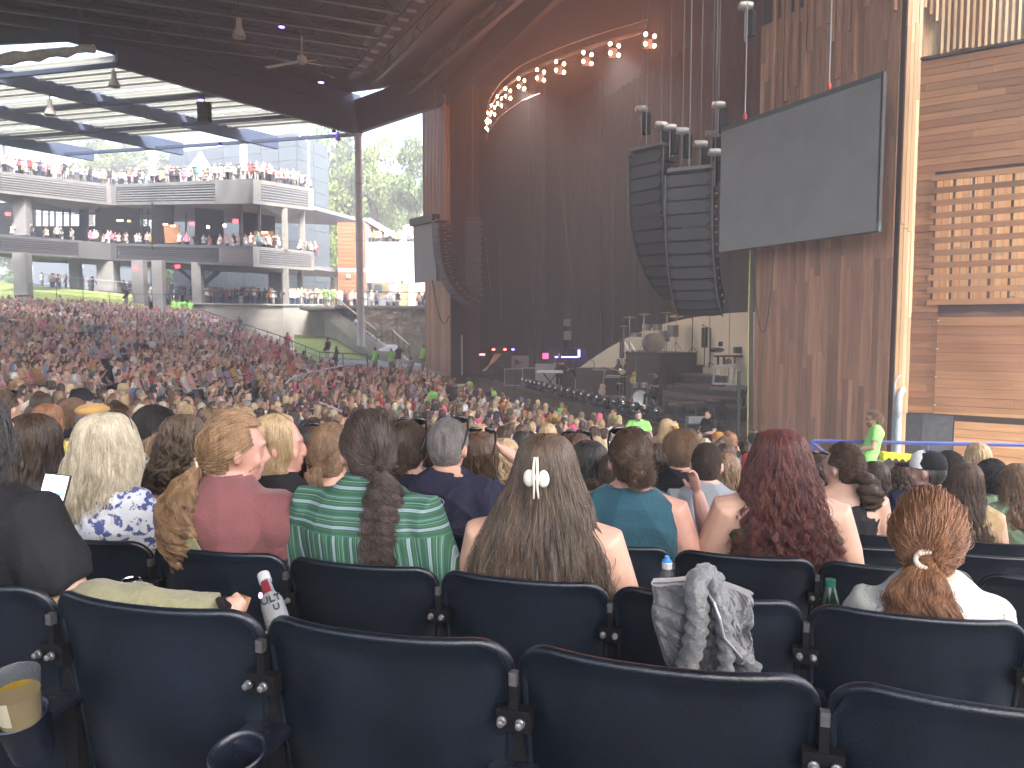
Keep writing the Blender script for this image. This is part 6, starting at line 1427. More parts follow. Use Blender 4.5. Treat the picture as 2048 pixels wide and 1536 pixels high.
m = MB(); m.tube([P(446, 1198, 1.93), P(456, 1212, 1.895), P(452, 1236, 1.91)], .010, 6); m.tube([P(438, 1200, 1.93), P(444, 1214, 1.88), P(442, 1236, 1.9)], .010, 6); me = m.mesh('sandal_strap', 60); me.transform(Xh.inverted()); link('sandal_strap', me, M['black'], t, local=True)
# phone
c = P(104, 998, 2.15); ph = thing('phone', 'smartphone with a bright white message screen held by the woman in black', 'phone', c, 0)
rt2 = Matrix.Rotation(R(12), 3, 'Z') @ Matrix.Rotation(R(-20), 3, 'X') @ Matrix.Rotation(R(9), 3, 'Y')
m = MB(); m.box(c, (.070, .009, .145), rot=rt2); m.build('phone_body', M['black'], ph)
glow = mat('phone_display', (.75, .85, .8), .3, emit=(.82, .95, .88), estr=.55, var=.03)
m = MB(); m.box(c + rt2 @ Vector((0, -.0056, 0)), (.063, .002, .137), rot=rt2); m.build('display', glow, ph)
m = MB(); m.box(c + rt2 @ Vector((.006, -.0072, .012)), (.036, .001, .013), rot=rt2); m.build('blue_button', mat('button_blue', (.08, .25, .45), .5, emit=(.05, .2, .4), estr=.3), ph)
m = MB(); m.box(c + rt2 @ Vector((-.02, -.0072, .04)), (.007, .001, .007), rot=rt2); m.box(c + rt2 @ Vector((.01, -.0072, .036)), (.03, .001, .002), rot=rt2); m.box(c + rt2 @ Vector((.0, -.0072, -.012)), (.045, .001, .002), rot=rt2); m.build('screen_text', mat('text_grey', (.35, .42, .42), .5), ph)
m = MB(); hand(m, c - Vector((.045, -.02, .165)), (.35, 0, 1), (0, -1, .1), 1, .9, 1); me = remesh(m, .004, 2); me.transform(Xh.inverted()); link('hand', me, SKIN[0], t, local=True)
# --- second row
PL = [(.137, 0, -.004, .006, .006), (.130, 0, -.004, .046, .052), (.112, 0, -.004, .074, .086), (.080, 0, -.004, .093, .108), (.030, 0, -.005, .106, .120), (-.03, 0, -.008, .124, .126), (-.10, 0, -.03, .145, .118), (-.18, -.015, -.07, .168, .10), (-.28, -.02, -.09, .160, .085), (-.38, -.01, -.10, .115, .06), (-.46, .01, -.11, .06, .03)]
S = dict(sw=.19, b=1.05, ab=1.0, tm=print_mat('blue_white_floral', (.55, .58, .62), (.06, .08, .22), 34), hair=dict(t='long', lv=PL, wave=.007, wf=6, frizz=.004, fly=.06, ex=48, clump=.45, ragged=.1), hc='platinum', hn=1.25, seed=5)
H = place(212, 824, 2.80); t = make_person('woman with long frizzy platinum hair and a headband in a blue and white floral blouse', H, SYAW - R(4), S)
m = MB(); m.tube([(.098 * math.cos(a), -.0 + .03 * math.sin(a) + .02, .02 + .122 * math.sin(a)) for a in [math.pi * i / 20 for i in range(21)]], .004, 6); worn('headband', m, M['wood_dark'], t, S)
S = dict(sw=.185, b=1.0, ab=1.12, tm=cloth('rose_blouse', (.165, .062, .064)), hyaw=R(-52), hpitch=R(-4), skin=SKIN[2], hair=dict(t='pony', tie=(0.0, -.115, -.045), tail=[(0, -.115, -.045), (.0, -.15, -.10), (.02, -.17, -.18), (.03, -.165, -.26), (.035, -.15, -.34), (.03, -.15, -.40)], rad=[.012, .045, .078, .088, .075, .04], wave=.018, wf=4.5, clumps=60, tight=.45, puff=.02, face=.5, ragged=.12, hw=.002), hc='ginger blonde', hn=1.3, k=36, seed=6, wr=.009, puffs=True)
H = place(457, 822, 2.60); t = make_person('woman in a rose blouse with a wavy ginger-blonde ponytail, face in profile', H, SYAW + R(6), S); HT = t
m = MB(); m.tube([(.018 * math.cos(a), -.125 - .004 * math.sin(a), -.045 + .018 * math.sin(a)) for a in [6.28 * i / 14 for i in range(15)]], .004, 6); worn('hair_tie', m, mat('tie_white', (.6, .55, .5), .7), t, S)
m = MB(); pts = [(-.02, -.15, -.30), (.03, -.168, -.38), (.08, -.172, -.46), (.13, -.165, -.54), (.17, -.14, -.6)]
m.tube([(x, y, z) for x, y, z in pts], .001, 4); m = MB(); 
pts = [Vector((-.10, -.140, -.165)), Vector((-.06, -.188, -.23)), Vector((.0, -.205, -.315)), Vector((.07, -.205, -.40)), Vector((.13, -.192, -.48)), Vector((.17, -.13, -.55))]
for p, q in zip(pts[:-1], pts[1:]): m.beam(p, q, .035, .006, up=(0, 1, .1))
worn('bag_strap', m, cloth('olive_webbing', (.20, .20, .11)), t, S, head=False)
m = MB()
for i in range(22):
    a = math.pi * (.05 + .9 * i / 21) + math.pi; m.ell((.066 * math.cos(a), -.03 + .062 * math.sin(a), -.092), (.008, .008, .018), n=6, m=5)
worn('ruffle_collar', m, cloth('rose_blouse', ()), t, S, head=False, smooth=180)
S = dict(sw=.235, b=1.06, ab=1.12, top='long', tm=stripe_mat(), hyaw=R(50), hpitch=R(2), skin=SKIN[2], arms=[[(.285, .03, -.56), (.12, .28, -.62)]] * 2, hair=dict(t='pony', tie=(0, -.115, -.035), tail=[(0, -.115, -.035), (.0, -.15, -.08), (-.0, -.165, -.16), (-.01, -.17, -.25), (-.02, -.165, -.34), (-.03, -.16, -.42)], rad=[.012, .042, .060, .066, .056, .03], wave=.011, wf=9, puff=.015, face=.38, clumps=80, tight=.75, ragged=.2, frizz=.004, hw=.002), hc='grey', hn=1.3, k=60, seed=7, wr=.007)
H = place(741, 822, 2.48); t = make_person('man in a green and white striped shirt with a grey-brown curly ponytail', H, SYAW - R(3), S)
HAIRC['mixed'] = ((.012, .009, .008), (.09, .062, .052))
for c in kids(t):
    if c.name.startswith('hair'):
        hm = hair_mat('mixed'); c.data.materials[0] = hm
        for g in kids(c): g.data.materials[0] = hm
m = MB(); m.loft([(-.065, 0, -.026, .073, .070), (-.085, 0, -.031, .080, .076), (-.115, 0, -.036, .104, .086)], 26); worn('collar', m, MATS.get('green_striped_cotton') or bpy.data.materials['green_striped_cotton'], t, S, head=False)
LV = [(.137, 0, -.004, .006, .006), (.130, 0, -.004, .044, .050), (.112, 0, -.004, .070, .082), (.080, 0, -.004, .088, .104), (.030, 0, -.005, .100, .114), (-.03, 0, -.008, .118, .116), (-.10, 0, -.03, .150, .105), (-.18, 0, -.07, .185, .095), (-.28, 0, -.10, .208, .085), (-.38, 0, -.115, .205, .075), (-.50, 0, -.12, .18, .06)]
S = dict(sw=.225, b=1.12, ab=1.2, top='strapless', tm=cloth('cream_crochet', (.55, .52, .40), bump=.6), hair=dict(t='long', lv=LV, wave=.006, wf=4, clump=.7, clumps=110, ex=50), hc='ash brown', hn=1.6, seed=8, skin=SKIN[0], arms=[[(.275, .03, -.56), (.12, .28, -.62)]] * 2)
H = place(1092, 866, 2.34); t = make_person('woman with very long brown hair held by a cream claw clip, bare shoulders', H, SYAW, S)
def claw(t, S, x, y, z, s=1.0):
    m = MB(); cm = mat('cream_plastic', (.66, .63, .55), .35)
    for k in (-1, 1): m.ell((x + k * .020 * s, y, z - .005), (.017 * s, .010, .024 * s), n=14, m=8)
    for k in (-1, 1): m.tube([(x + k * .004, y - .006, z + .055 * s), (x + k * .006, y - .012, z + .02 * s), (x + k * .005, y - .008, z - .03 * s), (x + k * .008, y, z - .06 * s)], [.004, .005, .004, .003], 6)
    m.box((x, y - .008, z), (.02 * s, .008, .014 * s)); worn('claw_clip', m, cm, t, S)
claw(t, S, 0, -.128, .022, 1.1)
S = dict(sw=.175, b=1.0, tm=print_mat('white_dotted_cotton', (.50, .50, .46), (.20, .25, .22), 110, (.62, .66)), hyaw=R(-14), hpitch=R(-6), hair=dict(t='pony', tie=(.0, -.118, -.035), tail=[(0, -.118, -.035), (-.01, -.15, -.08), (-.012, -.155, -.14), (-.0, -.150, -.20), (.02, -.14, -.26), (.03, -.13, -.31)], rad=[.014, .05, .080, .090, .080, .05], wave=.010, wf=4, tight=.6, clumps=50, puff=.16, face=.5, ragged=.1, hw=.003), hc='auburn', hn=1.4, seed=9)
H = place(1858, 986, 2.10); t = make_person('girl with a thick auburn ponytail in a white dotted top', H, SYAW, S)
m = MB(); 
for i in range(12): a = 3.0 * i / 11 + 1.5; m.ell((.03 * math.cos(a), -.128 - .002 * i, -.035 + .022 * math.sin(a)), (.007, .009, .009), n=8, m=6)
worn('beaded_hair_tie', m, mat('beads', (.55, .48, .38), .4), t, S, smooth=180)
# --- third row
S = dict(sw=.215, b=1.05, ab=1.1, tm=cloth('navy_tee', (.014, .015, .032)), hair=dict(t='short', len=.022, lift=.5), hc='grey', hn=1.6, hrad=1.1, hyaw=R(6), seed=10, skin=SKIN[1])
H = place(897, 836, 3.35); t = make_person('man with cropped greying hair and sunglasses on his head in a navy t-shirt', H, SYAW - R(8), S); sunglasses(t, S, z=.108, y=-.0)
# round emblem on the back of the shirt: two opposed arcs
em = mat('emblem_grey', (.30, .31, .36), .6); m = MB(); ez = -.205; ey = -.172; ex_ = .04
def arc_pts(cx, cz, rx, rz_, a0, a1, n=10): return [Vector((cx + rx * math.cos(a0 + (a1 - a0) * i / n), ey, cz + rz_ * math.sin(a0 + (a1 - a0) * i / n))) for i in range(n + 1)]
def ribbon(m, pts, w):
    for p, q in zip(pts[:-1], pts[1:]): m.beam(p, q, w, .003, up=(0, 1, 0))
ribbon(m, arc_pts(ex_, ez + .010, .014, .012, R(200), R(340)), .0035); ribbon(m, arc_pts(ex_, ez - .010, .014, .012, R(20), R(160)), .0035); ribbon(m, arc_pts(ex_, ez, .028, .018, 0, R(360), 24), .0018); worn('chest_emblem', m, em, t, S, head=False)
S = dict(sw=.22, b=1.1, ab=1.15, top='vest', tm=cloth('teal_jersey', (.018, .068, .095)), hyaw=R(22), hair=dict(t='bun', tie=(.01, -.105, -.03), puff=.02, hw=.004, bun=.042, face=.42), hc='brown', hn=1.4, seed=11, skin=SKIN[2], pose='side')
H = place(1263, 858, 3.14); t = make_person('woman with a messy brown bun, sunglasses on her head and a teal sleeveless top', H, SYAW - R(2), S); sunglasses(t, S, z=.105, y=.0)
RL = [(.137, 0, -.004, .006, .006), (.130, 0, -.004, .048, .054), (.112, 0, -.004, .080, .092), (.080, 0, -.004, .100, .114), (.030, 0, -.005, .114, .122), (-.03, 0, -.01, .130, .128), (-.10, .005, -.03, .145, .125), (-.18, .01, -.06, .160, .115), (-.28, .02, -.09, .172, .10), (-.38, .025, -.10, .178, .09), (-.46, .03, -.11, .175, .07), (-.52, .03, -.12, .165, .06)]
S = dict(sw=.235, b=1.15, ab=1.25, top='tank', tm=cloth('olive_rib', (.045, .05, .022)), hair=dict(t='long', lv=RL, wave=.013, wf=8, clump=.65, clumps=110, frizz=.005, ex=48, fly=.05), hc='dyed red', hn=1.9, seed=12, arms=[[(.30, .03, -.56), (.12, .28, -.62)]] * 2)
H = place(1562, 858, 2.98); t = make_person('woman with a cascade of long wavy dyed red hair in an olive tank top', H, SYAW + R(3), S)
def fig(label, x, y, Y, hc, hair, top, tm, **k):
    S = dict(hc=hc, hair=hair, top=top, tm=tm, seed=len(bpy.data.objects) % 997, group=k.pop('group', None)); lod = k.pop('lod', 1); yaw = k.pop('yaw', 0); dz = k.pop('dz', .137); sg = k.pop('glasses', False); cl = k.pop('clip', None); S.update(k)
    t = make_person(label, place(x, y, Y, dz), SYAW + R(yaw), S, lod)
    if sg: sunglasses(t, S)
    if cl: claw(t, S, *cl)
    return t
HL = lambda tip=-.4, **k: dict(t='long', lv=long_lv(tip, k.pop('w1', .10), k.pop('w2', .13), k.pop('wt', .09)), **k)
HP = lambda L=.2, **k: dict(t='pony', tie=k.pop('tie', (0, -.115, -.02)), tail=[(0, -.115, -.02), (0, -.15, -.05), (0, -.155, -.05 - L * .4), (0, -.145, -.05 - L * .8), (0, -.14, -.05 - L)], rad=[.012, .03, .038, .035, .012], **k)
HS = lambda l=.03, **k: dict(t='short', len=l, **k)
HB = lambda **k: dict(t='bun', **k)
HC = lambda **k: dict(t='curly', **k)
W = cloth('white_cotton', (.62, .62, .60)); G = cloth('grey_marl', (.20, .22, .24)); DG = cloth('charcoal_jersey', (.035, .036, .04)); BL = cloth('royal_blue', (.025, .10, .50)); NV = cloth('navy_cotton', (.018, .022, .055)); PK = cloth('pink_cotton', (.58, .24, .26)); YL = cloth('yellow_cotton', (.62, .50, .10)); PU = cloth('purple_cotton', (.22, .12, .40)); RD = cloth('red_cotton', (.45, .03, .03)); TN = cloth('tan_cotton', (.33, .23, .12)); GN = cloth('sage_cotton', (.16, .24, .15)); LB_ = cloth('pale_blue', (.30, .42, .50))
fig('woman with dark brown hair and a white claw clip behind the woman in black', 66, 826, 2.9, 'dark brown', HL(-.42, wave=.01), 'tee', DG, lod=0, clip=(-.03, -.125, .02, 1.1), hn=.8)
fig('woman with wavy ash-brown hair in a black halter top', 366, 828, 3.3, 'ash brown', HL(-.20, w1=.108, w2=.13, wt=.11, wave=.018, wf=5), 'tank', blk, thin=True, lod=0, hn=.8)
fig('woman with thin wavy brown hair half hidden beside the ash-brown haired woman', 322, 852, 3.9, 'light brown', HL(-.26, wave=.015, wf=6), 'tee', W)
fig('young man with neat short dark hair in a patterned shirt', 306, 812, 3.9, 'black', HS(.035, lift=.6), 'tee', print_mat('grey_leaf_print', (.30, .33, .35), (.08, .09, .11), 30), lod=0, hyaw=R(-35), hn=1.1)
fig('blonde woman in profile with earring in a black sleeveless top', 550, 826, 3.05, 'blonde', HL(-.10, w1=.09, w2=.085, wt=.07), 'vest', blk, lod=0, hyaw=R(-62), skin=SKIN[2], hn=.8)
fig('child with short brown hair between the blonde woman and the braided woman', 567, 888, 3.3, 'brown', HL(-.14, w1=.09, w2=.09, wt=.08), 'tee', blk, hyaw=R(-40), sw=.15, dz=.13)
fig('woman with long black braids', 598, 852, 3.7, 'black', HL(-.36, w1=.11, w2=.12, wt=.10, clumps=26, clump=.97, wave=.004), 'tee', print_mat('black_floral', (.02, .02, .02), (.3, .3, .3), 30, (.66, .7)), lod=0, skin=SKIN[3])
fig('woman with a long straight light brown ponytail and thin red straps', 662, 848, 3.15, 'light brown', HP(.24), 'tank', RD, thin=True, lod=0, sw=.17, hn=.8)
fig('woman with brown hair and sunglasses in a dark grey top left of the ponytail', 634, 852, 3.75, 'brown', HL(-.24), 'tee', DG, glasses=True)
fig('woman with dark hair pinned low and sunglasses on top beside the green striped man', 818, 842, 3.5, 'dark brown', HB(bun=.03, tie=(0, -.10, -.06)), 'tank', print_mat('striped_top', (.5, .5, .5), (.1, .1, .12), 20), glasses=True, lod=0, hn=.7)
fig('woman with a smooth brown bob and sunglasses, arms raised', 958, 862, 3.75, 'brown', HL(-.08, w1=.095, w2=.08, wt=.05), 'tee', NV, glasses=True, lod=0, pose='head', hn=.7)
fig('man with tousled dark hair behind the greying man', 868, 858, 4.2, 'dark brown', HS(.05), 'tee', DG)
fig('blonde woman with damp wavy hair and bare shoulders', 1008, 876, 4.6, 'blonde', HL(-.2, wave=.02), 'strapless', W)
fig('woman with very pale blonde hair beside the bob-haired woman', 990, 882, 4.9, 'platinum', HL(-.25), 'tee', LB_)
fig('woman with glossy black hair in a pale top', 1178, 880, 3.7, 'black', HL(-.2, w1=.1, w2=.11), 'tee', LB_, lod=0, hn=.6)
fig('person with sunglasses and brown hair behind the long-haired woman', 1152, 866, 3.9, 'brown', HL(-.12), 'tee', BL, glasses=True)
fig('woman in a royal blue top half hidden by the teal top', 1236, 905, 3.6, 'brown', HL(-.1), 'tee', BL, sw=.25, b=1.1)
fig('man with combed light brown hair in a black hooded top', 1362, 864, 4.6, 'light brown', HS(.05, lift=.9), 'long', blk, lod=0, hn=.6)
fig('man with a tight dark crew cut in a blue-grey shirt', 1414, 884, 4.2, 'dark brown', HS(.012, lift=.4), 'tee', G, lod=0, hn=.7)
fig('child with long light brown hair beside the crew-cut man', 1452, 906, 4.9, 'light brown', HL(-.22), 'tee', PU, sw=.15)
fig('woman with dark wavy hair and sunglasses right of the red-haired woman', 1640, 908, 5.2, 'dark brown', HL(-.16, wave=.02), 'tee', BL, glasses=True)
t = fig('young woman with curly brown ponytail and glasses in a black racerback', 1690, 890, 4.35, 'brown', dict(t='pony', tie=(0, -.11, 0), tail=[(0, -.11, 0), (-.0, -.16, -.03), (0, -.18, -.10), (.02, -.18, -.17), (.02, -.17, -.22)], rad=[.02, .05, .065, .06, .03], wave=.014, wf=5, puff=.05, hw=.012, face=.45), 'tank', blk, lod=0, hyaw=R(48), sw=.21, b=1.1, ab=1.2, racer=True, hn=.9)
fig('woman with long brown hair behind the curly-haired woman', 1752, 922, 5.4, 'dark brown', HL(-.25), 'tee', PK)
fig('woman with wavy ash hair near the yellow sheeting', 1812, 924, 5.6, 'ash brown', HL(-.2, wave=.02), 'tee', G)
t = fig('man in a black, white and red cap and navy t-shirt', 1862, 900, 4.75, 'grey', HS(.015), 'tee', NV, lod=0, hat=blk, hat_back=False, hyaw=R(60), sw=.23, b=1.1, dz=.14)
m = MB(); m.loft([(.03, 0, .02, .091, .09), (.10, 0, .03, .078, .065), (.132, 0, .02, .04, .04)], 20); worn('cap_panel', m, W, t, dict(hyaw=R(60)))
m = MB(); m.loft([(.024, 0, .135, .062, .065), (.031, 0, .135, .062, .065)], 18); worn('cap_brim', m, RD, t, dict(hyaw=R(60)))
fig('woman with very long straight brown hair at the right', 1932, 924, 4.5, 'brown', HL(-.42, w2=.14, wt=.12), 'vest', TN, lod=0, hn=.9)
fig('person with short curly dark hair at the right', 1984, 922, 5.4, 'black', HC(len=.03), 'tee', GN)
fig('woman with straight light brown hair at the right picture edge', 2040, 926, 4.6, 'light brown', HL(-.3), 'tee', GN, lod=0, hn=.7)
fig('person with frizzy black hair behind the capped man', 1898, 908, 6.0, 'black', HC(len=.05), 'tee', DG)
fig('long-haired woman in tan, back to the guard', 1772, 926, 6.6, 'dark brown', HL(-.22), 'tee', YL)
fig('woman with wide brown hair near the blue rail foot', 1655, 934, 6.8, 'auburn', HB(), 'tee', TN)
# left side, middle distance
fig('woman with long auburn-brown hair in a yellow top holding a phone', 96, 806, 5.4, 'auburn', HL(-.36), 'tee', YL, lod=0, pose='phone', hn=.5)
fig('woman with curly fair hair in a black top near the flat cap', 143, 800, 6.2, 'light brown', HC(len=.04), 'tee', blk)
t = fig('man in a tan flat cap and beige shirt', 180, 806, 5.6, 'grey', HS(.012), 'tee', TN, lod=0, dz=.14)
m = MB(); m.ell((0, .02, .085), (.10, .135, .052), n=22, m=10); worn('flat_cap', m, cloth('mustard_tweed', (.42, .24, .07)), t, dict())
fig('woman with a teal top and dark hair near the left edge', 84, 786, 7.2, 'dark brown', HL(-.3), 'tee', LB_)
fig('woman with blonde hair and sunglasses at the left edge', 12, 782, 5.9, 'ash brown', HB(), 'tank', PK, glasses=True, pose='up')
fig('person with a black cap near the flat cap', 163, 776, 7.0, 'black', HS(), 'tee', DG, hat=blk)
fig('woman with a wavy bob left of the platinum-haired woman', 205, 812, 6.3, 'brown', HL(-.1), 'tee', G)
fig('person with a brown bowl cut behind the young man', 232, 806, 6.7, 'brown', HS(.05), 'tee', NV)
# gesturing raised forearm beside the blue top
m = MB(); w = P(1395, 985, 3.3); e = P(1418, 1075, 3.25); m.tube([e, e.lerp(w, .4), w], [.042, .040, .026], 12); hand(m, w, (-.25, .1, 1), (-1, -.4, .1), .95, 1.1, 1); me = remesh(m, .006, 2)
tt = [o for o in bpy.data.objects if o.get('label') == 'woman in a royal blue top half hidden by the teal top'][0]; me.transform(XF[tt.name].inverted()); link('raised_forearm', me, SKIN[2], tt, local=True)
# ------------------------------------------------------------------ the crowd
TC = [('white', (.66, .66, .64), 20), ('pale pink', (.62, .40, .40), 14), ('black', (.015, .015, .017), 12), ('bright pink', (.62, .10, .22), 4), ('light blue', (.28, .40, .52), 6), ('navy', (.02, .025, .06), 5), ('grey', (.20, .21, .22), 6), ('red', (.45, .04, .05), 3), ('cream', (.55, .47, .34), 7), ('sage green', (.16, .24, .15), 3), ('mustard', (.50, .32, .06), 2), ('lavender', (.34, .27, .46), 3), ('orange', (.60, .20, .06), 1), ('teal', (.04, .18, .20), 2), ('dusty rose', (.36, .16, .16), 6)]
HCN = [('brown', 10), ('dark brown', 9), ('blonde', 7), ('light brown', 7), ('black', 5), ('auburn', 2), ('platinum', 1.5), ('grey', 2), ('ash brown', 4), ('ginger blonde', 2)]
def wpick(r, L): 
    tot = sum(x[-1] for x in L); q = r.uniform(0, tot)
    for x in L:
        q -= x[-1]
        if q <= 0: return x
    return L[-1]
TM = {n: mat('cloth_' + n.replace(' ', '_'), c, .85, var=.1, scale=8, bump=.15, bscale=20) for n, c, _ in TC}
SETS = [dict(pose='lap', top='tee'), dict(pose='knee', top='tank'), dict(pose='hold', top='tee'), dict(pose='phone', top='vest'), dict(pose='side', top='tee', hyaw=.5), dict(pose='lap', top='tank', hyaw=-.4), dict(pose='up', top='tee')]
STS = [dict(pose='side', top='tee', stand=True), dict(pose='hold', top='tee', stand=True), dict(pose='phone', top='tank', stand=True), dict(pose='up', top='tee', stand=True)]
HAIRS = [('long hair', HL(-.34)), ('a ponytail', HP(.18)), ('shoulder-length hair', HL(-.16)), ('a bun', HB()), ('short hair', HS(.03)), ('curly hair', HC(len=.035)), ('very long wavy hair', HL(-.45, wave=.02))]
def mk_set(S, vox, dec):
    sw = .185; HZ = 1.58 if S.get('stand') else 1.22; out = []
    hold = bpy.data.objects.new('x', None)
    t = thing('template', '', '', (0, 0, 0)); SS = dict(S); SS['hair'] = None; SS['tm'] = W; SS['seed'] = 5
    global LODV
    make_person('', None, 0, SS, 2, root=t)
    for c in kids(t):
        me = c.data
        if dec:
            md = c.modifiers.new('d', 'DECIMATE'); md.ratio = dec; dg = bpy.context.evaluated_depsgraph_get(); dg.update(); me = bpy.data.meshes.new_from_object(c.evaluated_get(dg))
        out.append((c.name.split('.')[0], me)); bpy.data.objects.remove(c)
    bpy.data.objects.remove(t); return out
SETM = [mk_set(S, .024, None) for S in SETS]; STM = [mk_set(S, .024, None) for S in STS]
def sub(sets, ratio):
    res = []
    for st in sets:
        o_ = []
        for nm, me in st:
            o = bpy.data.objects.new('t', me); col.objects.link(o); md = o.modifiers.new('d', 'DECIMATE'); md.ratio = ratio if nm != 'trousers' else ratio * .5; dg = bpy.context.evaluated_depsgraph_get(); dg.update(); m2 = bpy.data.meshes.new_from_object(o.evaluated_get(dg)); bpy.data.objects.remove(o)
            m2.calc_loop_triangles(); v = np.empty(len(m2.vertices) * 3, 'f4'); m2.vertices.foreach_get('co', v); f = np.empty(len(m2.loop_triangles) * 3, 'i4'); m2.loop_triangles.foreach_get('vertices', f); o_.append((nm, v.reshape(-1, 3), f.reshape(-1, 3)))
        res.append(o_)
    return res
LOWS = sub(SETM, .16); LOWT = sub(STM, .16)
HM = []; HSTR = []; HLOW = []
for nm, hs in HAIRS:
    r = np.random.RandomState(4); mb, pts = HF[hs['t']](hs, 420, 9, r); me = mb.mesh('hair', 180, fix=False); me.materials.append(W); HM.append(me)
    hc = bpy.data.hair_curves.new('hair_strands'); n, k, _ = pts.shape; hc.add_curves([k] * n); hc.position_data.foreach_set('vector', pts.astype('f4').ravel()); a = hc.attributes.new('radius', 'FLOAT', 'POINT') if not hc.attributes.get('radius') else hc.attributes['radius']; a.data.foreach_set('value', np.full(n * k, .0045, 'f4')); hc.materials.append(W); HSTR.append(hc)
    o = bpy.data.objects.new('t', me); col.objects.link(o); md = o.modifiers.new('d', 'DECIMATE'); md.ratio = min(1, 90 / len(me.polygons)); dg = bpy.context.evaluated_depsgraph_get(); dg.update(); m2 = bpy.data.meshes.new_from_object(o.evaluated_get(dg)); bpy.data.objects.remove(o); m2.calc_loop_triangles(); v = np.empty(len(m2.vertices) * 3, 'f4'); m2.vertices.foreach_get('co', v); f = np.empty(len(m2.loop_triangles) * 3, 'i4'); m2.loop_triangles.foreach_get('vertices', f); HLOW.append((v.reshape(-1, 3), f.reshape(-1, 3)))
for st in SETM + STM:
    for nm, me in st: me.materials.clear(); me.materials.append(W)
def slotmat(o, m): o.material_slots[0].link = 'OBJECT'; o.material_slots[0].material = m
USED = set()
WH = ['in the seats below the near tower', 'in the seats before the stage', 'in the seats left of the stage', 'in the far left seats']
def individual(p, yaw, standing=False, si=None, hi=None, tc=None, hc=None, skin=None, label=None, strands_=False, group='seated concertgoers', scale=1.0, legs=None, hz=None, tmn=None):
    r = rng; si = r.randrange(len(STS if standing else SETS)) if si is None else si
    for tries in range(60):
        h = r.choice([0, 0, 0, 1, 1, 2, 2, 3, 4, 4, 5, 6]) if hi is None else hi; T = wpick(r, TC)[0] if tc is None else tc; C_ = wpick(r, HCN)[0] if hc is None else hc
        q = pix(p); wh = WH[0] if q[0] > 1400 else WH[1] if q[0] > 950 else WH[2] if q[0] > 480 else WH[3]
        tpn = {'tee': 't-shirt', 'tank': 'tank top', 'vest': 'sleeveless top', 'long': 'shirt'}[(STS if standing else SETS)[si]['top']]
        key = (h, T, C_, wh, tpn)
        if label or key not in USED: break
    USED.add(key)
    lb = label or '%s %s hair, %s %s, %s' % ({0: 'long', 1: 'ponytailed', 2: 'shoulder-length', 3: 'bunned', 4: 'short', 5: 'curly', 6: 'wavy long'}[h], C_, T, tpn, wh)
    HZ = 1.58 if standing else 1.22
    t = bpy.data.objects.new('person', None); col.objects.link(t); t.location = (p[0], p[1], p[2] - HZ * scale); t.rotation_euler = (0, 0, yaw); t.scale = (scale,) * 3; tag(t, lb, 'person', group)
    for nm, me in (STM if standing else SETM)[si]:
        o = bpy.data.objects.new(nm, me); col.objects.link(o); o.parent = t; o.location = (0, 0, HZ)
        slotmat(o, {'body': skin or SKIN[r.choice([0, 0, 0, 1, 1, 2, 3] if r.random() < .8 else [0, 1])], 'top': tmn or TM[T], 'trousers': legs or r.choice([MATS['denim'], blk, TM['white'], TM['grey']])}[nm])
    hm = hair_mat(C_); o = bpy.data.objects.new('hair', HM[h]); col.objects.link(o); o.parent = t; o.location = (0, 0, HZ); slotmat(o, hm)
    hy = (STS if standing else SETS)[si].get('hyaw', 0); o.rotation_euler = (0, 0, hy)
    if strands_:
        s = bpy.data.objects.new('hair_strands', HSTR[h]); col.objects.link(s); s.parent = o; s.material_slots[0].link = 'OBJECT'; s.material_slots[0].material = hm
    return t
POLY = [(-43, 53), (-39, 57), (-34, 62), (-28, 64), (-22, 58.5), (-15.8, 50.8), (-11.5, 44), (-7.4, 43.5), (-3.6, 43), (12, 20), (16, 9), (12, 0), (-30, 0)]
def inpoly(x, y, poly):
    c = False; j = len(poly) - 1
    for i in range(len(poly)):
        if (poly[i][1] > y) != (poly[j][1] > y) and x < (poly[j][0] - poly[i][0]) * (y - poly[i][1]) / (poly[j][1] - poly[i][1]) + poly[i][0]: c = not c
        j = i
    return c
LEN = (LT - RT).length; cand = []; EMP = []
def bad(x, y):
    p = Vector((x, y, 0)); t = (p - RT).dot(BD) / LEN; d = (p - RT).dot(NS)
    if 0 <= t <= 1.0 and d < apd(t) + 1.5: return True
    if t < 0 and ((p - RW).dot(RN) < 5.6 or d < 1.5): return True
    return not inpoly(x, y, POLY)
EZ = [(58, 742, 60, 9), (205, 742, 34, 8), (228, 700, 36, 7), (240, 716, 40, 6), (140, 652, 70, 7), (352, 662, 30, 8), (490, 748, 34, 8), (210, 765, 20, 9), (660, 790, 0, 0)]
rs = random.Random(21)
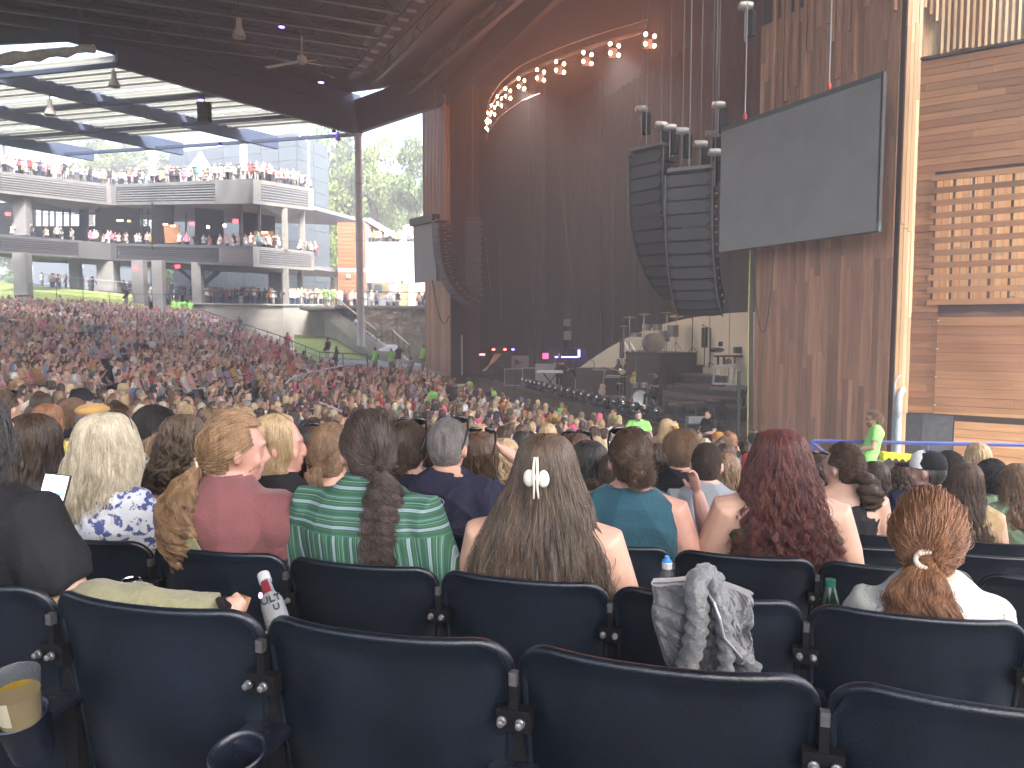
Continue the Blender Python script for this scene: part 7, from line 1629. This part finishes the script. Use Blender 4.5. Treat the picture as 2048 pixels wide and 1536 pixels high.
for i in range(-34, 25):
    rr = 26.6 - .85 * i
    if rr < 6.9: continue
    na = int(2 * math.pi * rr / .54); ph = rs.random()
    for j in range(na):
        a = 2 * math.pi * (j + ph) / na; x, y = CX + rr * math.cos(a), CY + rr * math.sin(a)
        dist = math.hypot(x, y)
        if y < 1 or dist < (7.2 if rr < 27 else 7.4): continue
        if bad(x, y): continue
        z = zf(rr) + 1.20; q = pix((x, y, z + .1))
        if not (-60 < q[0] < 2110) or q[1] > 1000: continue
        # aisles
        aisle = abs((math.degrees(a) % 11.5) - 5) < 28 / rr and rr > 12
        if aisle: continue
        if abs(rr - 21.5) < .5: continue      # cross aisle
        e = any(abs(q[0] - ex) < ew and abs(q[1] - ey) < eh for ex, ey, ew, eh in EZ)
        if e: EMP.append((x, y, zf(rr), a)); continue
        if rs.random() < .05: continue
        if 1640 < q[0] < 2110 and dist > 8.6 and q[1] < 925: continue      # open walkway before the blue railing
        if q[0] > 1480 and dist < 9.5 and rs.random() < .35: continue
        yaw = math.atan2(CY - y, CX - x) - math.pi / 2 + rs.uniform(-.25, .25)
        cand.append((dist, x + rs.uniform(-.07, .07), y + rs.uniform(-.07, .07), z + rs.uniform(-.09, .07), yaw))
cand.sort(); NI = 215
for n_, (d, x, y, z, yaw) in enumerate(cand[:NI]):
    individual((x, y, z), yaw, strands_=n_ < 110, scale=rs.uniform(.95, 1.05))
# standing people with a place of their own
lime = M['hivis']; kh = MATS['khaki_cotton']
def guard(x, y, Y, w, yaw=180, hi=4, hc='dark brown', si=0, skin=None, **k):
    H_ = P(x, y, Y) - Vector((0, 0, .13)); return individual(H_, R(yaw), True, si, hi, None, hc, skin, 'guard in a lime green shirt ' + w, group='guards in lime shirts', legs=kh, tmn=lime, **k)
for a in [(938, 754, 36, 'in a white cap at the stage corner', 60), (986, 772, 33.5, 'with dark cap leaning by the stage monitors', 70), (864, 772, 31, 'walking in the crowd below the far tower', 40), (921, 793, 29, 'bald, facing the crowd at the pit', 170), (1124, 803, 27, 'crouching below the moving lights', 150), (1229, 817, 21.8, 'seen from the side in the pit', 100),
          (666, 725, 44, 'standing at the aisle head', 0), (750, 694, 50, 'by the barrier under the column', 150), (782, 696, 50.5, 'with long hair next to the black uniform', 170, 0), (846, 690, 50, 'at the foot of the far tower', 130), (651, 574, 64, 'at the top of the concrete stair, left one', 0), (666, 574, 65, 'at the top of the concrete stair, right one', 0),
          (347, 597, 64, 'leftmost of the group on the concourse edge', 180), (358, 598, 64, 'second of the group on the concourse edge', 180), (369, 598, 64, 'third of the group on the concourse edge', 0), (380, 599, 64, 'last of the group on the concourse edge', 180), (120, 590, 61, 'above the far left seats', 120), (1509, 858, 15.2, 'close to the near tower corner', 110)]: guard(*a)
for x, y, Y, yaw, hi, hc, tc, lb in [(655, 675, 51, 60, 4, 'black', 'black', 'guard in black uniform on the ramp behind the far seats'), (672, 692, 49.5, 100, 4, 'black', 'black', 'second guard in black uniform sitting lower on the ramp'), (797, 690, 49.5, 170, 4, 'black', 'black', 'guard in black uniform with crossed hands by the concrete stair'), (821, 713, 48, 60, 4, 'grey', 'light blue', 'bald man in a striped blue shirt at the stair foot'), (575, 664, 54, 30, 4, 'grey', 'bright pink', 'man in a bright pink shirt walking on the side aisle'), (478, 632, 60, 60, 4, 'black', 'black', 'man in black at the side wall steps'), (252, 575, 63, 90, 4, 'black', 'black', 'man in a dark suit by the concourse pillar')]:
    individual(P(x, y, Y) - Vector((0, 0, .13)), R(yaw), True, 0, hi, tc, hc, None, lb, group=None)
# musicians and crew
def perf(x, y, Y, yaw, hi, hc, lb, si=1, tc='black', legs=None, **k): return individual(P(x, y, Y) - Vector((0, 0, .13)), R(yaw), True, si, hi, tc, hc, None, lb, group=k.pop('group', None), legs=legs or blk, **k)
perf(1119, 706, 37.5, 150, 0, 'black', 'keyboard player in black with long dark hair behind the silver keyboard')
perf(1236, 718, 33.6, 110, 0, 'black', 'guitarist with long dark hair and bare arms facing across the stage')
perf(1251, 718, 32.8, 100, 4, 'black', 'guitarist in a black t-shirt with white strap beside the small keyboard')
H_ = P(1312, 745, 30.0) - Vector((0, 0, .13)); individual(H_, R(115), False, 2, 4, 'black', 'black', None, 'seated drummer in black bent over the small drum kit', group=None, legs=blk)
m = MB(); m.lathe([(.17, .0), (.17, .06)], (H_.x, H_.y, H_.z - .92), 14); m.tube([(H_.x, H_.y, H_.z - .9), (H_.x, H_.y, FZ)], .03, 6); m.lathe([(.2, 0), (.2, .02)], (H_.x, H_.y, FZ), 12); m.build('drum_stool', M['black'], label='black round drum stool under the seated drummer', cat='stool')
# bending crew member
S = dict(sw=.2, b=1.0, top='tee', tm=blk, hair=HS(.03), hc='black', seed=9, stand=True, pose='side', lm=mat('denim', ()))
t = make_person('crew member in black and jeans bending over pedals on the stage', P(1152, 742, 36) - Vector((0, 0, .1)), R(100), S, 2)
c0 = [c for c in kids(t)]
for c in c0:
    if c.name.split('.')[0] in ('body', 'top', 'hair'):
        me = c.data; n = len(me.vertices); co = np.empty(n * 3, 'f4'); me.vertices.foreach_get('co', co); co = co.reshape(-1, 3); w = np.clip((co[:, 2] + .95) / .25, 0, 1); a = w * R(62); y0, z0_ = co[:, 1].copy(), co[:, 2] + .85; co[:, 1] = y0 * np.cos(a) + z0_ * np.sin(a); co[:, 2] = -.85 + z0_ * np.cos(a) - y0 * np.sin(a); me.vertices.foreach_set('co', co.ravel()); me.update()
t.location = Vector((*P(1165, 790, 36).xy, FZ + .02))
m = MB(); p = P(1160, 792, 35.6); m.slab([(p.x - 1.3, p.y - .3, FZ + .012), (p.x + 2.2, p.y - .6, FZ + .012), (p.x + 2.2, p.y + .7, FZ + .012), (p.x - 1.3, p.y + .7, FZ + .012)], (0, 0, .01)); m.build('stage_rug', mat('red_rug', (.14, .02, .02), .9), label='dark red rug under the pedals on the stage', cat='rug')
for sx, x in ((-1, 1244), (1, 1231)):
    m = MB(); p = P(x, 744, 32.5 if sx < 0 else 33.3); m.ell(p, (.16, .05, .12), rot=Matrix.Rotation(R(25), 3, 'Y'), n=12, m=8); m.beam(p, p + Vector((-.62, -.1, .22)), .05, .03); m.build('electric_guitar', mat('white_guitar', (.65, .6, .5), .3) if sx < 0 else M['wood_dark'], label='pale electric guitar held by the guitarist in a t-shirt' if sx < 0 else 'dark electric guitar held by the long-haired guitarist', cat='guitar')
# man in black at the stage edge, blonde with drink, orange cap, guards near
def mid(lb, x, y, Y, yaw, S, lod=1, group=None):
    S = dict(S); S['stand'] = True; S['seed'] = 33; S['group'] = group; return make_person(lb, P(x, y, Y) - Vector((0, 0, .13)), R(yaw), S, lod)
mid('stocky man in a black t-shirt with hand on hip at the stage edge', 1417, 820, 20.8, 115, dict(sw=.25, b=1.3, ab=1.25, top='tee', tm=blk, hair=HS(.03), hc='black', pose='lap', lm=blk, hn=.3))
tb = mid('woman with long blonde hair and a coral top lifting an orange drink', 1334, 838, 10.8, -60, dict(sw=.2, b=1.1, top='tee', tm=cloth('coral_top', (.55, .12, .09)), hair=HL(-.3), hc='blonde', pose='up', skin=SKIN[2], hn=.7))
p = P(1353, 857, 10.7); t = thing('drink_cup', 'orange drink in a clear cup raised by the blonde woman', 'drink', p); m = MB(); m.lathe([(.035, -.06), (.045, .06)], p, 14, rot=Matrix.Rotation(R(-25), 3, 'Y')); m.build('cup_body', mat('orange_drink', (.65, .30, .03), .3), t); m = MB(); m.lathe([(.047, .058), (.048, .068)], p, 14, rot=Matrix.Rotation(R(-25), 3, 'Y')); m.build('cup_rim', W, t)
t = mid('man in an orange knitted cap and pale pink shirt near the stage edge', 1436, 864, 11.5, 30, dict(sw=.21, top='tee', tm=TM['pale pink'], hair=HS(.012), hc='light brown', hat=mat('orange_wool', (.42, .20, .05), .9), brim=0, pose='side', hn=.3))
mid('woman with wavy dark hair facing left beside the raised hand', 1312, 888, 5.9, 60, dict(sw=.18, top='tee', tm=RD, hair=HL(-.1, wave=.015), hc='dark brown', pose='lap', face=True, hn=.8))
gb_ = mid('guard with beard in a lime shirt facing the audience before the stage', 1277, 822, 18.6, 170, dict(sw=.25, b=1.15, ab=1.15, top='tee', tm=lime, hair=HS(.015), hc='grey', pose='side', lm=kh, hn=.3), group='guards in lime shirts')
CG = dict(sw=.205, b=1.05, ab=1.05, top='tee', tm=lime, hair=HC(len=.045, coil=.012), hc='light brown', pose='lap', lm=kh, face=True, hyaw=R(8), hn=1.3)
g1 = mid('guard with curly hair, glasses and beard in a lime shirt by the blue rail', 1748, 824, 13.0, 72, CG, 1, group='guards in lime shirts')
m = MB(); 
for s in (-1, 1): m.tube([(s * .035 + .026 * math.cos(a), .112, .006 + .018 * math.sin(a)) for a in [6.28 * i / 10 for i in range(11)]], .003, 5); m.tube([(s * .062, .108, .01), (s * .08, .0, .01)], .003, 5)
worn('glasses', m, M['black'], g1, dict(CG, stand=True)); m = MB(); m.ell((0, .062, -.088), (.052, .05, .045), n=14, m=8); worn('beard', m, hair_mat('red'), g1, dict(CG, stand=True))
m = MB(); m.ell((0, .062, -.085), (.05, .05, .04), n=12, m=8); worn('beard', m, hair_mat('grey'), gb_, dict(stand=True))
m = MB(); m.ell((.07, .100, -.26), (.03, .006, .012), n=10, m=5); m.ell((.285, .02, -.33), (.004, .022, .02), n=10, m=5); worn('shirt_print', m, M['black'], g1, dict(stand=True), head=False)
# ---- everyone else as one mass
acc_v, acc_f, acc_c = [], [], []; base = 0
HCC = {k: (np.array(v[0]) * .25 + np.array(v[1]) * .75) * 1.2 for k, v in HAIRC.items()}
SKC = [(.56, .36, .28), (.50, .30, .22), (.56, .33, .27), (.52, .33, .25), (.16, .08, .05)]
def addp(p, yaw, standing=False, scale=1.0, tcol=None, hcol=None):
    global base
    st = (LOWT if standing else LOWS); s = st[nr.randint(len(st))]; h = nr.choice(7, p=[.3, .15, .2, .08, .17, .05, .05]); c, sn = math.cos(yaw), math.sin(yaw); Rm = np.array([[c, -sn, 0], [sn, c, 0], [0, 0, 1]]) * scale
    T = tcol or wpick(rng, TC)[1]; Hc = hcol if hcol is not None else HCC[wpick(rng, HCN)[0]]; sk = SKC[rng.choice([0, 0, 1, 2, 2, 3, 4] if rng.random() < .7 else [0, 2])]; lg = rng.choice([(.05, .075, .14), (.015, .015, .02), (.5, .5, .48), (.2, .2, .2)])
    if rng.random() < .06: Hc = rng.choice([(.6, .6, .58), (.6, .12, .2), (.02, .02, .03), (.5, .42, .3), (.1, .15, .3)])
    for nm, v, f in s + [('hair',) + HLOW[h]]:
        cc = {'body': sk, 'top': T, 'trousers': lg, 'hair': Hc}[nm]; acc_v.append(v @ Rm.T + np.array(p)); acc_f.append(f + base); acc_c.append(np.tile(np.array([*cc, 1], 'f4') * np.array([1, 1, 1, 1]), (len(v), 1))); base += len(v)
for d, x, y, z, yaw in cand[NI:]: addp((x, y, z), yaw, False, rs.uniform(.93, 1.05))
def along(pts, zoff, n, depth, yaw0, standing=True):
    segs = [(a, b, (b - a).length) for a, b in zip(pts[:-1], pts[1:])]; T = sum(s[2] for s in segs)
    for i in range(n):
        q = rs.uniform(0, T)
        for a, b, l in segs:
            if q <= l: break
            q -= l
        p = a.lerp(b, min(1, q / l)); addp((p.x + rs.uniform(-.2, .2), p.y + rs.uniform(.3, depth), p.z + zoff + rs.uniform(-.12, .06)), R(yaw0 + rs.uniform(-50, 50)), standing, .93)
along(DECKUP, 1.36, 250, 4.0, 200); along([P(0, 470, 64.4), P(222, 488, 72.4), P(506, 494, 60.4), P(618, 505, 71)], 1.15, 90, 3.5, 200); along(lowr, 1.5, 95, 3.0, 190); along([P(655, 612, 71), P(722, 616, 66)], 1.5, 26, 5, 200)
along([P(735, 616, 63.5), P(850, 616, 64)], 1.45, 16, 7, 20); along([P(730, 486, 75), P(828, 488, 75)], 1.35, 16, 2, 180); along([P(60, 575, 73), P(300, 596, 76)], 1.5, 70, 8, 120); along([P(285, 600, 70), P(380, 606, 70)], 1.5, 30, 5, 150)
V = np.concatenate(acc_v).astype('f4'); Fc = np.concatenate(acc_f).astype('i4'); Cc = np.concatenate(acc_c).astype('f4')
me = bpy.data.meshes.new('crowd'); me.vertices.add(len(V)); me.vertices.foreach_set('co', V.ravel()); me.loops.add(Fc.size); me.loops.foreach_set('vertex_index', Fc.ravel()); me.polygons.add(len(Fc)); me.polygons.foreach_set('loop_start', np.arange(0, Fc.size, 3, dtype='i4')); me.polygons.foreach_set('use_smooth', [True] * len(Fc)); me.update()
at = me.color_attributes.new('Col', 'FLOAT_COLOR', 'POINT'); at.data.foreach_set('color', Cc.ravel())
o = bpy.data.objects.new('crowd', me); col.objects.link(o); me.materials.append(mat('crowd_colours', (.5, .5, .5), .75, var=.15, scale=9, attr='Col')); o['kind'] = 'stuff'; o['label'] = 'dense seated crowd filling the bowl and the balconies'; o['category'] = 'crowd'
print('CROWD', len(cand), len(V), len(Fc))
for i, (x, y, z, a) in enumerate(EMP[:70]):
    q = pix((x, y, z)); wh = 'below the stone wall' if q[0] > 600 else 'in the middle bowl' if q[0] > 300 else 'in the far left bowl' if q[1] > 760 or q[0] > 120 else 'at the left picture edge'
    copy_tree(chair_lo, Vector((x, y, z)), math.atan2(CY - y, CX - x) - math.pi / 2, 'empty navy chair of the vacant rows ' + wh, 'empty chairs ' + wh)
# white tube rails among the seats
def arc_rail(lb, pts, h=.9):
    t = thing('aisle_rail', lb, 'rail', pts[0]); m = MB(); m.tube(pts, .04, 8); m.build('rail', mat('rail_silver', (.5, .52, .58), .35, metal=.6), t, smooth=60); m = MB()
    for p in pts[::2]: m.tube([p, p - Vector((0, 0, h))], .03, 6)
    m.build('posts', M['rail'], t)
arc_rail('curved silver rail sweeping through the seats left of the stage', [P(x, y, Y) for x, y, Y in ((722, 728, 41), (690, 731, 39), (655, 738, 36), (610, 748, 33), (580, 758, 31), (571, 768, 29.5), (574, 780, 28), (586, 792, 26.5), (612, 803, 25))])
arc_rail('straight silver rail behind the left head rows', [P(640, 806, 22), P(665, 816, 20.5), P(690, 826, 19.5)])
for x, y, Y in ((960, 778, 33), (905, 768, 35)):
    m = MB(); a, b = P(x - 12, y + 16, Y - .5), P(x + 20, y + 20, Y - 2); m.beam(a, b, .12, .6); m.build('pit_barrier', M['black'], label='black pit barrier before the stage, %s part' % ('nearer' if x > 930 else 'farther'), cat='barrier')
# ------------------------------------------------------------------ small things in the nearest rows
# silver puffer jacket over the empty chair in the second row
def bilerp(g, s, t):
    n = len(g) - 1; k = len(g[0]) - 1; y = t * n; x = s * k; i = min(int(y), n - 1); j = min(int(x), k - 1); fy, fx = y - i, x - j
    fy = fy * fy * (3 - 2 * fy) * .5 + fy * .5
    return (g[i][j] * (1 - fx) + g[i][j + 1] * fx) * (1 - fy) + (g[i + 1][j] * (1 - fx) + g[i + 1][j + 1] * fx) * fy
jm = mat('silver_quilted_nylon', (.11, .113, .118), .45, var=.12, scale=6, bump=.5, bscale=45, sheen=.3)
jk = thing('puffer_jacket', 'silver grey quilted puffer jacket hung over the empty chair back', 'jacket', P(1400, 1340, 1.85))
def cloth_sheet(grid, nm, qv, qa, seed, th=.012, ns=80, nt=110, ang=0):
    g = [[P(*c) for c in row] for row in grid]; vv = []; r = np.random.RandomState(seed); pr = r.uniform(0, 6, 12)
    ctr = P(1400, 1250, 1.95); 
    for side in (1, -1):
        for i in range(nt + 1):
            for j in range(ns + 1):
                s, t = j / ns, i / nt; p = bilerp(g, s, t)
                d = qa * 1.25 * abs(math.sin(math.pi * qv * (t + .05 * math.sin(s * 5 + pr[3])))) ** .45
                d += .008 * math.sin(s * 11 + pr[0] + 2 * math.sin(t * 5 + pr[1])) + .003 * math.sin(s * 27 + t * 9 + pr[2]) + .002 * math.sin(t * 40 + 3 * math.sin(s * 13 + pr[4])) + .0015 * math.sin(s * 61 + 5 * math.sin(t * 23 + pr[5]))
                e = min(s, 1 - s, t, 1 - t) ; ed = math.sqrt(min(1, e / .04))
                q = p + Vector((0, -1, .15)) * (d * ed * (1 if side > 0 else -.2) + side * th * ed); q.x += .003 * math.sin(t * 17 + pr[6]); vv.append(q)
    m = MB(); o = (nt + 1) * (ns + 1); f = []
    for i in range(nt):
        for j in range(ns): a = i * (ns + 1) + j; f.append((a, a + 1, a + ns + 2, a + ns + 1)); f.append((o + a, o + a + ns + 1, o + a + ns + 2, o + a + 1))
    m.add(vv, f); return m.build(nm, jm, jk, smooth=180, fix=False)
cloth_sheet([[(1304, 1158, 2.12), (1345, 1156, 2.14), (1392, 1150, 2.14), (1430, 1152, 2.12)], [(1304, 1168, 1.99), (1345, 1166, 1.99), (1392, 1162, 1.99), (1432, 1166, 1.99)], [(1304, 1215, 1.93), (1350, 1220, 1.93), (1400, 1225, 1.92), (1440, 1230, 1.92)], [(1308, 1262, 1.93), (1352, 1268, 1.93), (1400, 1280, 1.92), (1440, 1290, 1.92)], [(1335, 1330, 1.93), (1370, 1345, 1.93), (1410, 1375, 1.92), (1440, 1385, 1.92)]], 'left_panel', 6, .020, 1)
cloth_sheet([[(1400, 1152, 2.12), (1440, 1160, 2.12), (1475, 1172, 2.12), (1500, 1182, 2.10)], [(1402, 1162, 1.97), (1440, 1170, 1.97), (1475, 1180, 1.97), (1502, 1192, 1.97)], [(1420, 1220, 1.91), (1448, 1230, 1.91), (1478, 1240, 1.90), (1497, 1250, 1.90)], [(1430, 1280, 1.90), (1450, 1290, 1.89), (1480, 1290, 1.88), (1502, 1290, 1.88)], [(1430, 1390, 1.90), (1458, 1390, 1.89), (1490, 1380, 1.88), (1512, 1370, 1.87)]], 'right_panel', 5, .018, 2)
def sleeve(pts, rad, nm, k):
    P_ = [P(*q) for q in pts]; n = 60; path = []; rr_ = []
    for i in range(n + 1):
        t = i / n * (len(P_) - 1); a = min(int(t), len(P_) - 2); f = t - a
        p0, p1, p2, p3 = P_[max(a - 1, 0)], P_[a], P_[a + 1], P_[min(a + 2, len(P_) - 1)]
        path.append(.5 * ((2 * p1) + (p2 - p0) * f + (2 * p0 - 5 * p1 + 4 * p2 - p3) * f * f + (3 * p1 - p0 - 3 * p2 + p3) * f ** 3)); rr_.append(rad * (1 - .15 * i / n) * (.95 + .06 * abs(math.sin(math.pi * k * i / n + 1.6 * math.sin(i * .11))) ** .6) * (.5 + .5 * min(1, i / 4)))
    m = MB(); m.tube(path, rr_, 20); me_v = [Vector(v) for v in m.v]; r = np.random.RandomState(5)
    m.v = [tuple(v + Vector((.004 * math.sin(v.z * 190 + v.x * 80), 0, .003 * math.sin(v.x * 260)))) for v in me_v]; return m.build(nm, jm, jk, smooth=180)
sleeve([(1432, 1168, 1.97), (1412, 1150, 1.93), (1392, 1170, 1.88), (1396, 1230, 1.86), (1388, 1285, 1.85), (1372, 1340, 1.85), (1366, 1390, 1.85)], .031, 'sleeve', 6)
sleeve([(1400, 1158, 1.96), (1430, 1180, 1.88), (1446, 1240, 1.85), (1452, 1300, 1.84), (1450, 1345, 1.84), (1450, 1390, 1.84)], .022, 'sleeve', 6)
m = MB(); m.tube([P(1402, 1168, 1.885), P(1428, 1205, 1.84), (P(1440, 1238, 1.82)), P(1448, 1275, 1.815), P(1480, 1312, 1.83), P(1512, 1342, 1.84)], .0035, 6); m.build('zipper', mat('zip_grey', (.35, .35, .35), .4, metal=.5), jk)
sleeve([(1440, 1270, 1.86), (1470, 1300, 1.85), (1500, 1325, 1.85), (1508, 1350, 1.86), (1500, 1385, 1.87)], .022, 'hem_roll', 4)
# drink bottle standing in the cup holder between the second row chairs
bx = P(556, 1235, 1.92); bt_ = thing('drink_bottle', 'white and grey drink bottle with white cap and red neck label', 'bottle', bx); up_ = (P(527, 1145, 2.04) - P(556, 1240, 1.92)).normalized()
rot = up_.to_track_quat('Z', 'Y').to_matrix(); b0 = P(562, 1265, 1.90); L_ = (P(527, 1145, 2.04) - b0).length
bf_ = -b0; bf_ = (bf_ - up_ * bf_.dot(up_)).normalized(); bx_ = up_.cross(bf_); qm = Matrix((bx_, up_, bf_)).transposed()
wh_ = mat('white_bottle', (.24, .25, .26), .3, var=.05)
m = MB(); m.lathe([(.0001, 0), (.030, 0), (.031, .01), (.031, L_ * .45), (.029, L_ * .52), (.016, L_ * .66), (.0135, L_ * .9)], b0, 22, rot=rot); m.build('bottle_body', wh_, bt_, smooth=50)
m = MB(); m.lathe([(.017, L_ * .86), (.017, L_), (.0001, L_ * 1.003)], b0, 20, rot=rot); m.build('cap', mat('cap_white', (.42, .42, .42), .4), bt_, smooth=40)
m = MB(); c = b0 + up_ * L_ * .74 + rot @ Vector((.006, -.011, 0)); vv = []
for k in range(9):
    a = -.9 + 1.3 * k / 8
    for z in (L_ * .60, L_ * .84):
        rr = .0165 if z > L_ * .7 else .0205; vv.append(b0 + bx_ * (rr * math.sin(a)) + bf_ * (rr * math.cos(a)) + up_ * z)
m.add(vv, [(2 * i, 2 * i + 1, 2 * i + 3, 2 * i + 2) for i in range(8)]); 
m.build('neck_label', mat('red_label', (.16, .012, .018), .5), bt_, fix=False)
text_mesh('ULT', .030, mat('label_ink', (.02, .03, .03), .6), ext=.0012, parent=bt_, loc=b0 + up_ * .088 + bf_ * .0322, rot=qm.to_4x4(), bold=.0006)
text_mesh('U', .026, MATS['label_ink'], ext=.0012, parent=bt_, loc=b0 + up_ * .058 + bf_ * .0322 + bx_ * .008, rot=qm.to_4x4(), bold=.0006)
m = MB(); m.ell(P(521, 1191, 1.99), (.006, .006, .009), n=10, m=6); m.build('violet_glint', mat('violet_glint_glow', (.25, .2, .7), .3, emit=(.3, .25, 1), estr=.5), bt_)  # a glint on the bottle, made as a small glowing violet bead
# beer cup in the left front cup holder
cp = P(34, 1392, 1.30); ct = thing('beer_cup', 'clear plastic cup of pale beer in the left cup holder', 'cup', cp)
glass = bpy.data.materials.new('clear_plastic'); glass.use_nodes = True; g_ = glass.node_tree.nodes['Principled BSDF']; g_.inputs['Base Color'].default_value = (.13, .14, .15, 1); g_.inputs['Roughness'].default_value = .1; g_.inputs['Alpha'].default_value = .22
rt3 = Matrix.Rotation(R(10), 3, 'X')
m = MB(); m.lathe([(.033, -.05), (.037, -.01), (.0415, .040), (.043, .042), (.0405, .039), (.036, -.01), (.032, -.05)], cp, 26, rot=rt3); m.build('cup_wall', glass, ct, smooth=60)
m = MB(); m.lathe([(.0001, -.05), (.0318, -.05), (.0355, -.012), (.0375, .008), (.0001, .008)], cp, 24, rot=rt3); m.build('beer', mat('beer_liquid', (.22, .14, .012), .12, var=.1), ct, smooth=50)
m = MB(); vv = []
for k in range(11):
    a = -.9 + 1.1 * k / 10
    for z in (-.040, .010): rr = .0392 if z > 0 else .0345; vv.append(cp + rt3 @ Vector((rr * math.sin(a) , -rr * math.cos(a), z)))
m.add(vv, [(2 * i, 2 * i + 1, 2 * i + 3, 2 * i + 2) for i in range(10)]); m.build('paper_label', mat('cup_label', (.28, .26, .19), .7), ct, fix=False)
# aluminium can, blue capped bottle, green bottle
p = P(262, 1160, 2.20); t = thing('drink_can', 'open aluminium drink can beside the crossed leg', 'can', p - Vector((0, 0, .12))); m = MB(); m.lathe([(.026, -.122), (.033, -.115), (.033, -.01), (.027, 0)], p, 22); m.build('can_body', mat('can_print', (.25, .26, .28), .35, metal=.7, var=.4, scale=30), t, smooth=50)
m = MB(); m.lathe([(.027, 0), (.0265, .003), (.024, -.002), (.0001, -.002)], p, 22); m.build('can_top', chrome, t, smooth=30); m = MB(); m.ell(p + Vector((0, -.011, .0)), (.008, .009, .001), n=12, m=4); m.build('opening', M['black'], t)
p = P(1334, 1128, 2.35); t = thing('water_bottle', 'clear water bottle with blue sports cap behind the jacket', 'bottle', p - Vector((0, 0, .2))); m = MB(); m.lathe([(.0001, -.2), (.032, -.2), (.032, -.07), (.03, -.045), (.014, -.012)], p, 20); m.build('bottle_body', glass, t, smooth=60)
m = MB(); m.lathe([(.016, -.014), (.017, .004), (.013, .01), (.009, .012)], p, 16); m.build('cap_base', mat('cap_white', ()), t); m = MB(); m.lathe([(.015, -.001), (.015, .012), (.009, .016), (.008, .026), (.0001, .027)], p, 16); m.build('sports_cap', mat('blue_cap', (.04, .22, .62), .4), t)
p = P(1661, 1166, 2.30); t = thing('soda_bottle', 'dark green soda bottle with green cap between two chairs', 'bottle', p - Vector((0, 0, .2))); m = MB(); m.lathe([(.0001, -.22), (.032, -.22), (.033, -.09), (.028, -.05), (.013, -.008)], p, 20); m.build('bottle_body', mat('green_glass', (.008, .035, .02), .15, coat=.5), t, smooth=60); m = MB(); m.lathe([(.015, -.01), (.015, .012), (.0001, .013)], p, 18); m.build('cap', mat('green_cap', (.02, .16, .09), .4), t)
# haze in the air
hb = MB(); hb.box((-10, 55, 14), (330, 330, 40)); hz = hb.mesh('haze'); ho = bpy.data.objects.new('haze', hz); col.objects.link(ho); ho['kind'] = 'stuff'
hm_ = bpy.data.materials.new('haze_air'); hm_.use_nodes = True; nt = hm_.node_tree; nt.nodes.remove(nt.nodes['Principled BSDF']); pv = nt.nodes.new('ShaderNodeVolumePrincipled'); pv.inputs['Color'].default_value = (.93, .95, 1, 1); pv.inputs['Density'].default_value = .0058; pv.inputs['Anisotropy'].default_value = .2; nt.links.new(pv.outputs[0], nt.nodes['Material Output'].inputs['Volume']); hz.materials.append(hm_)
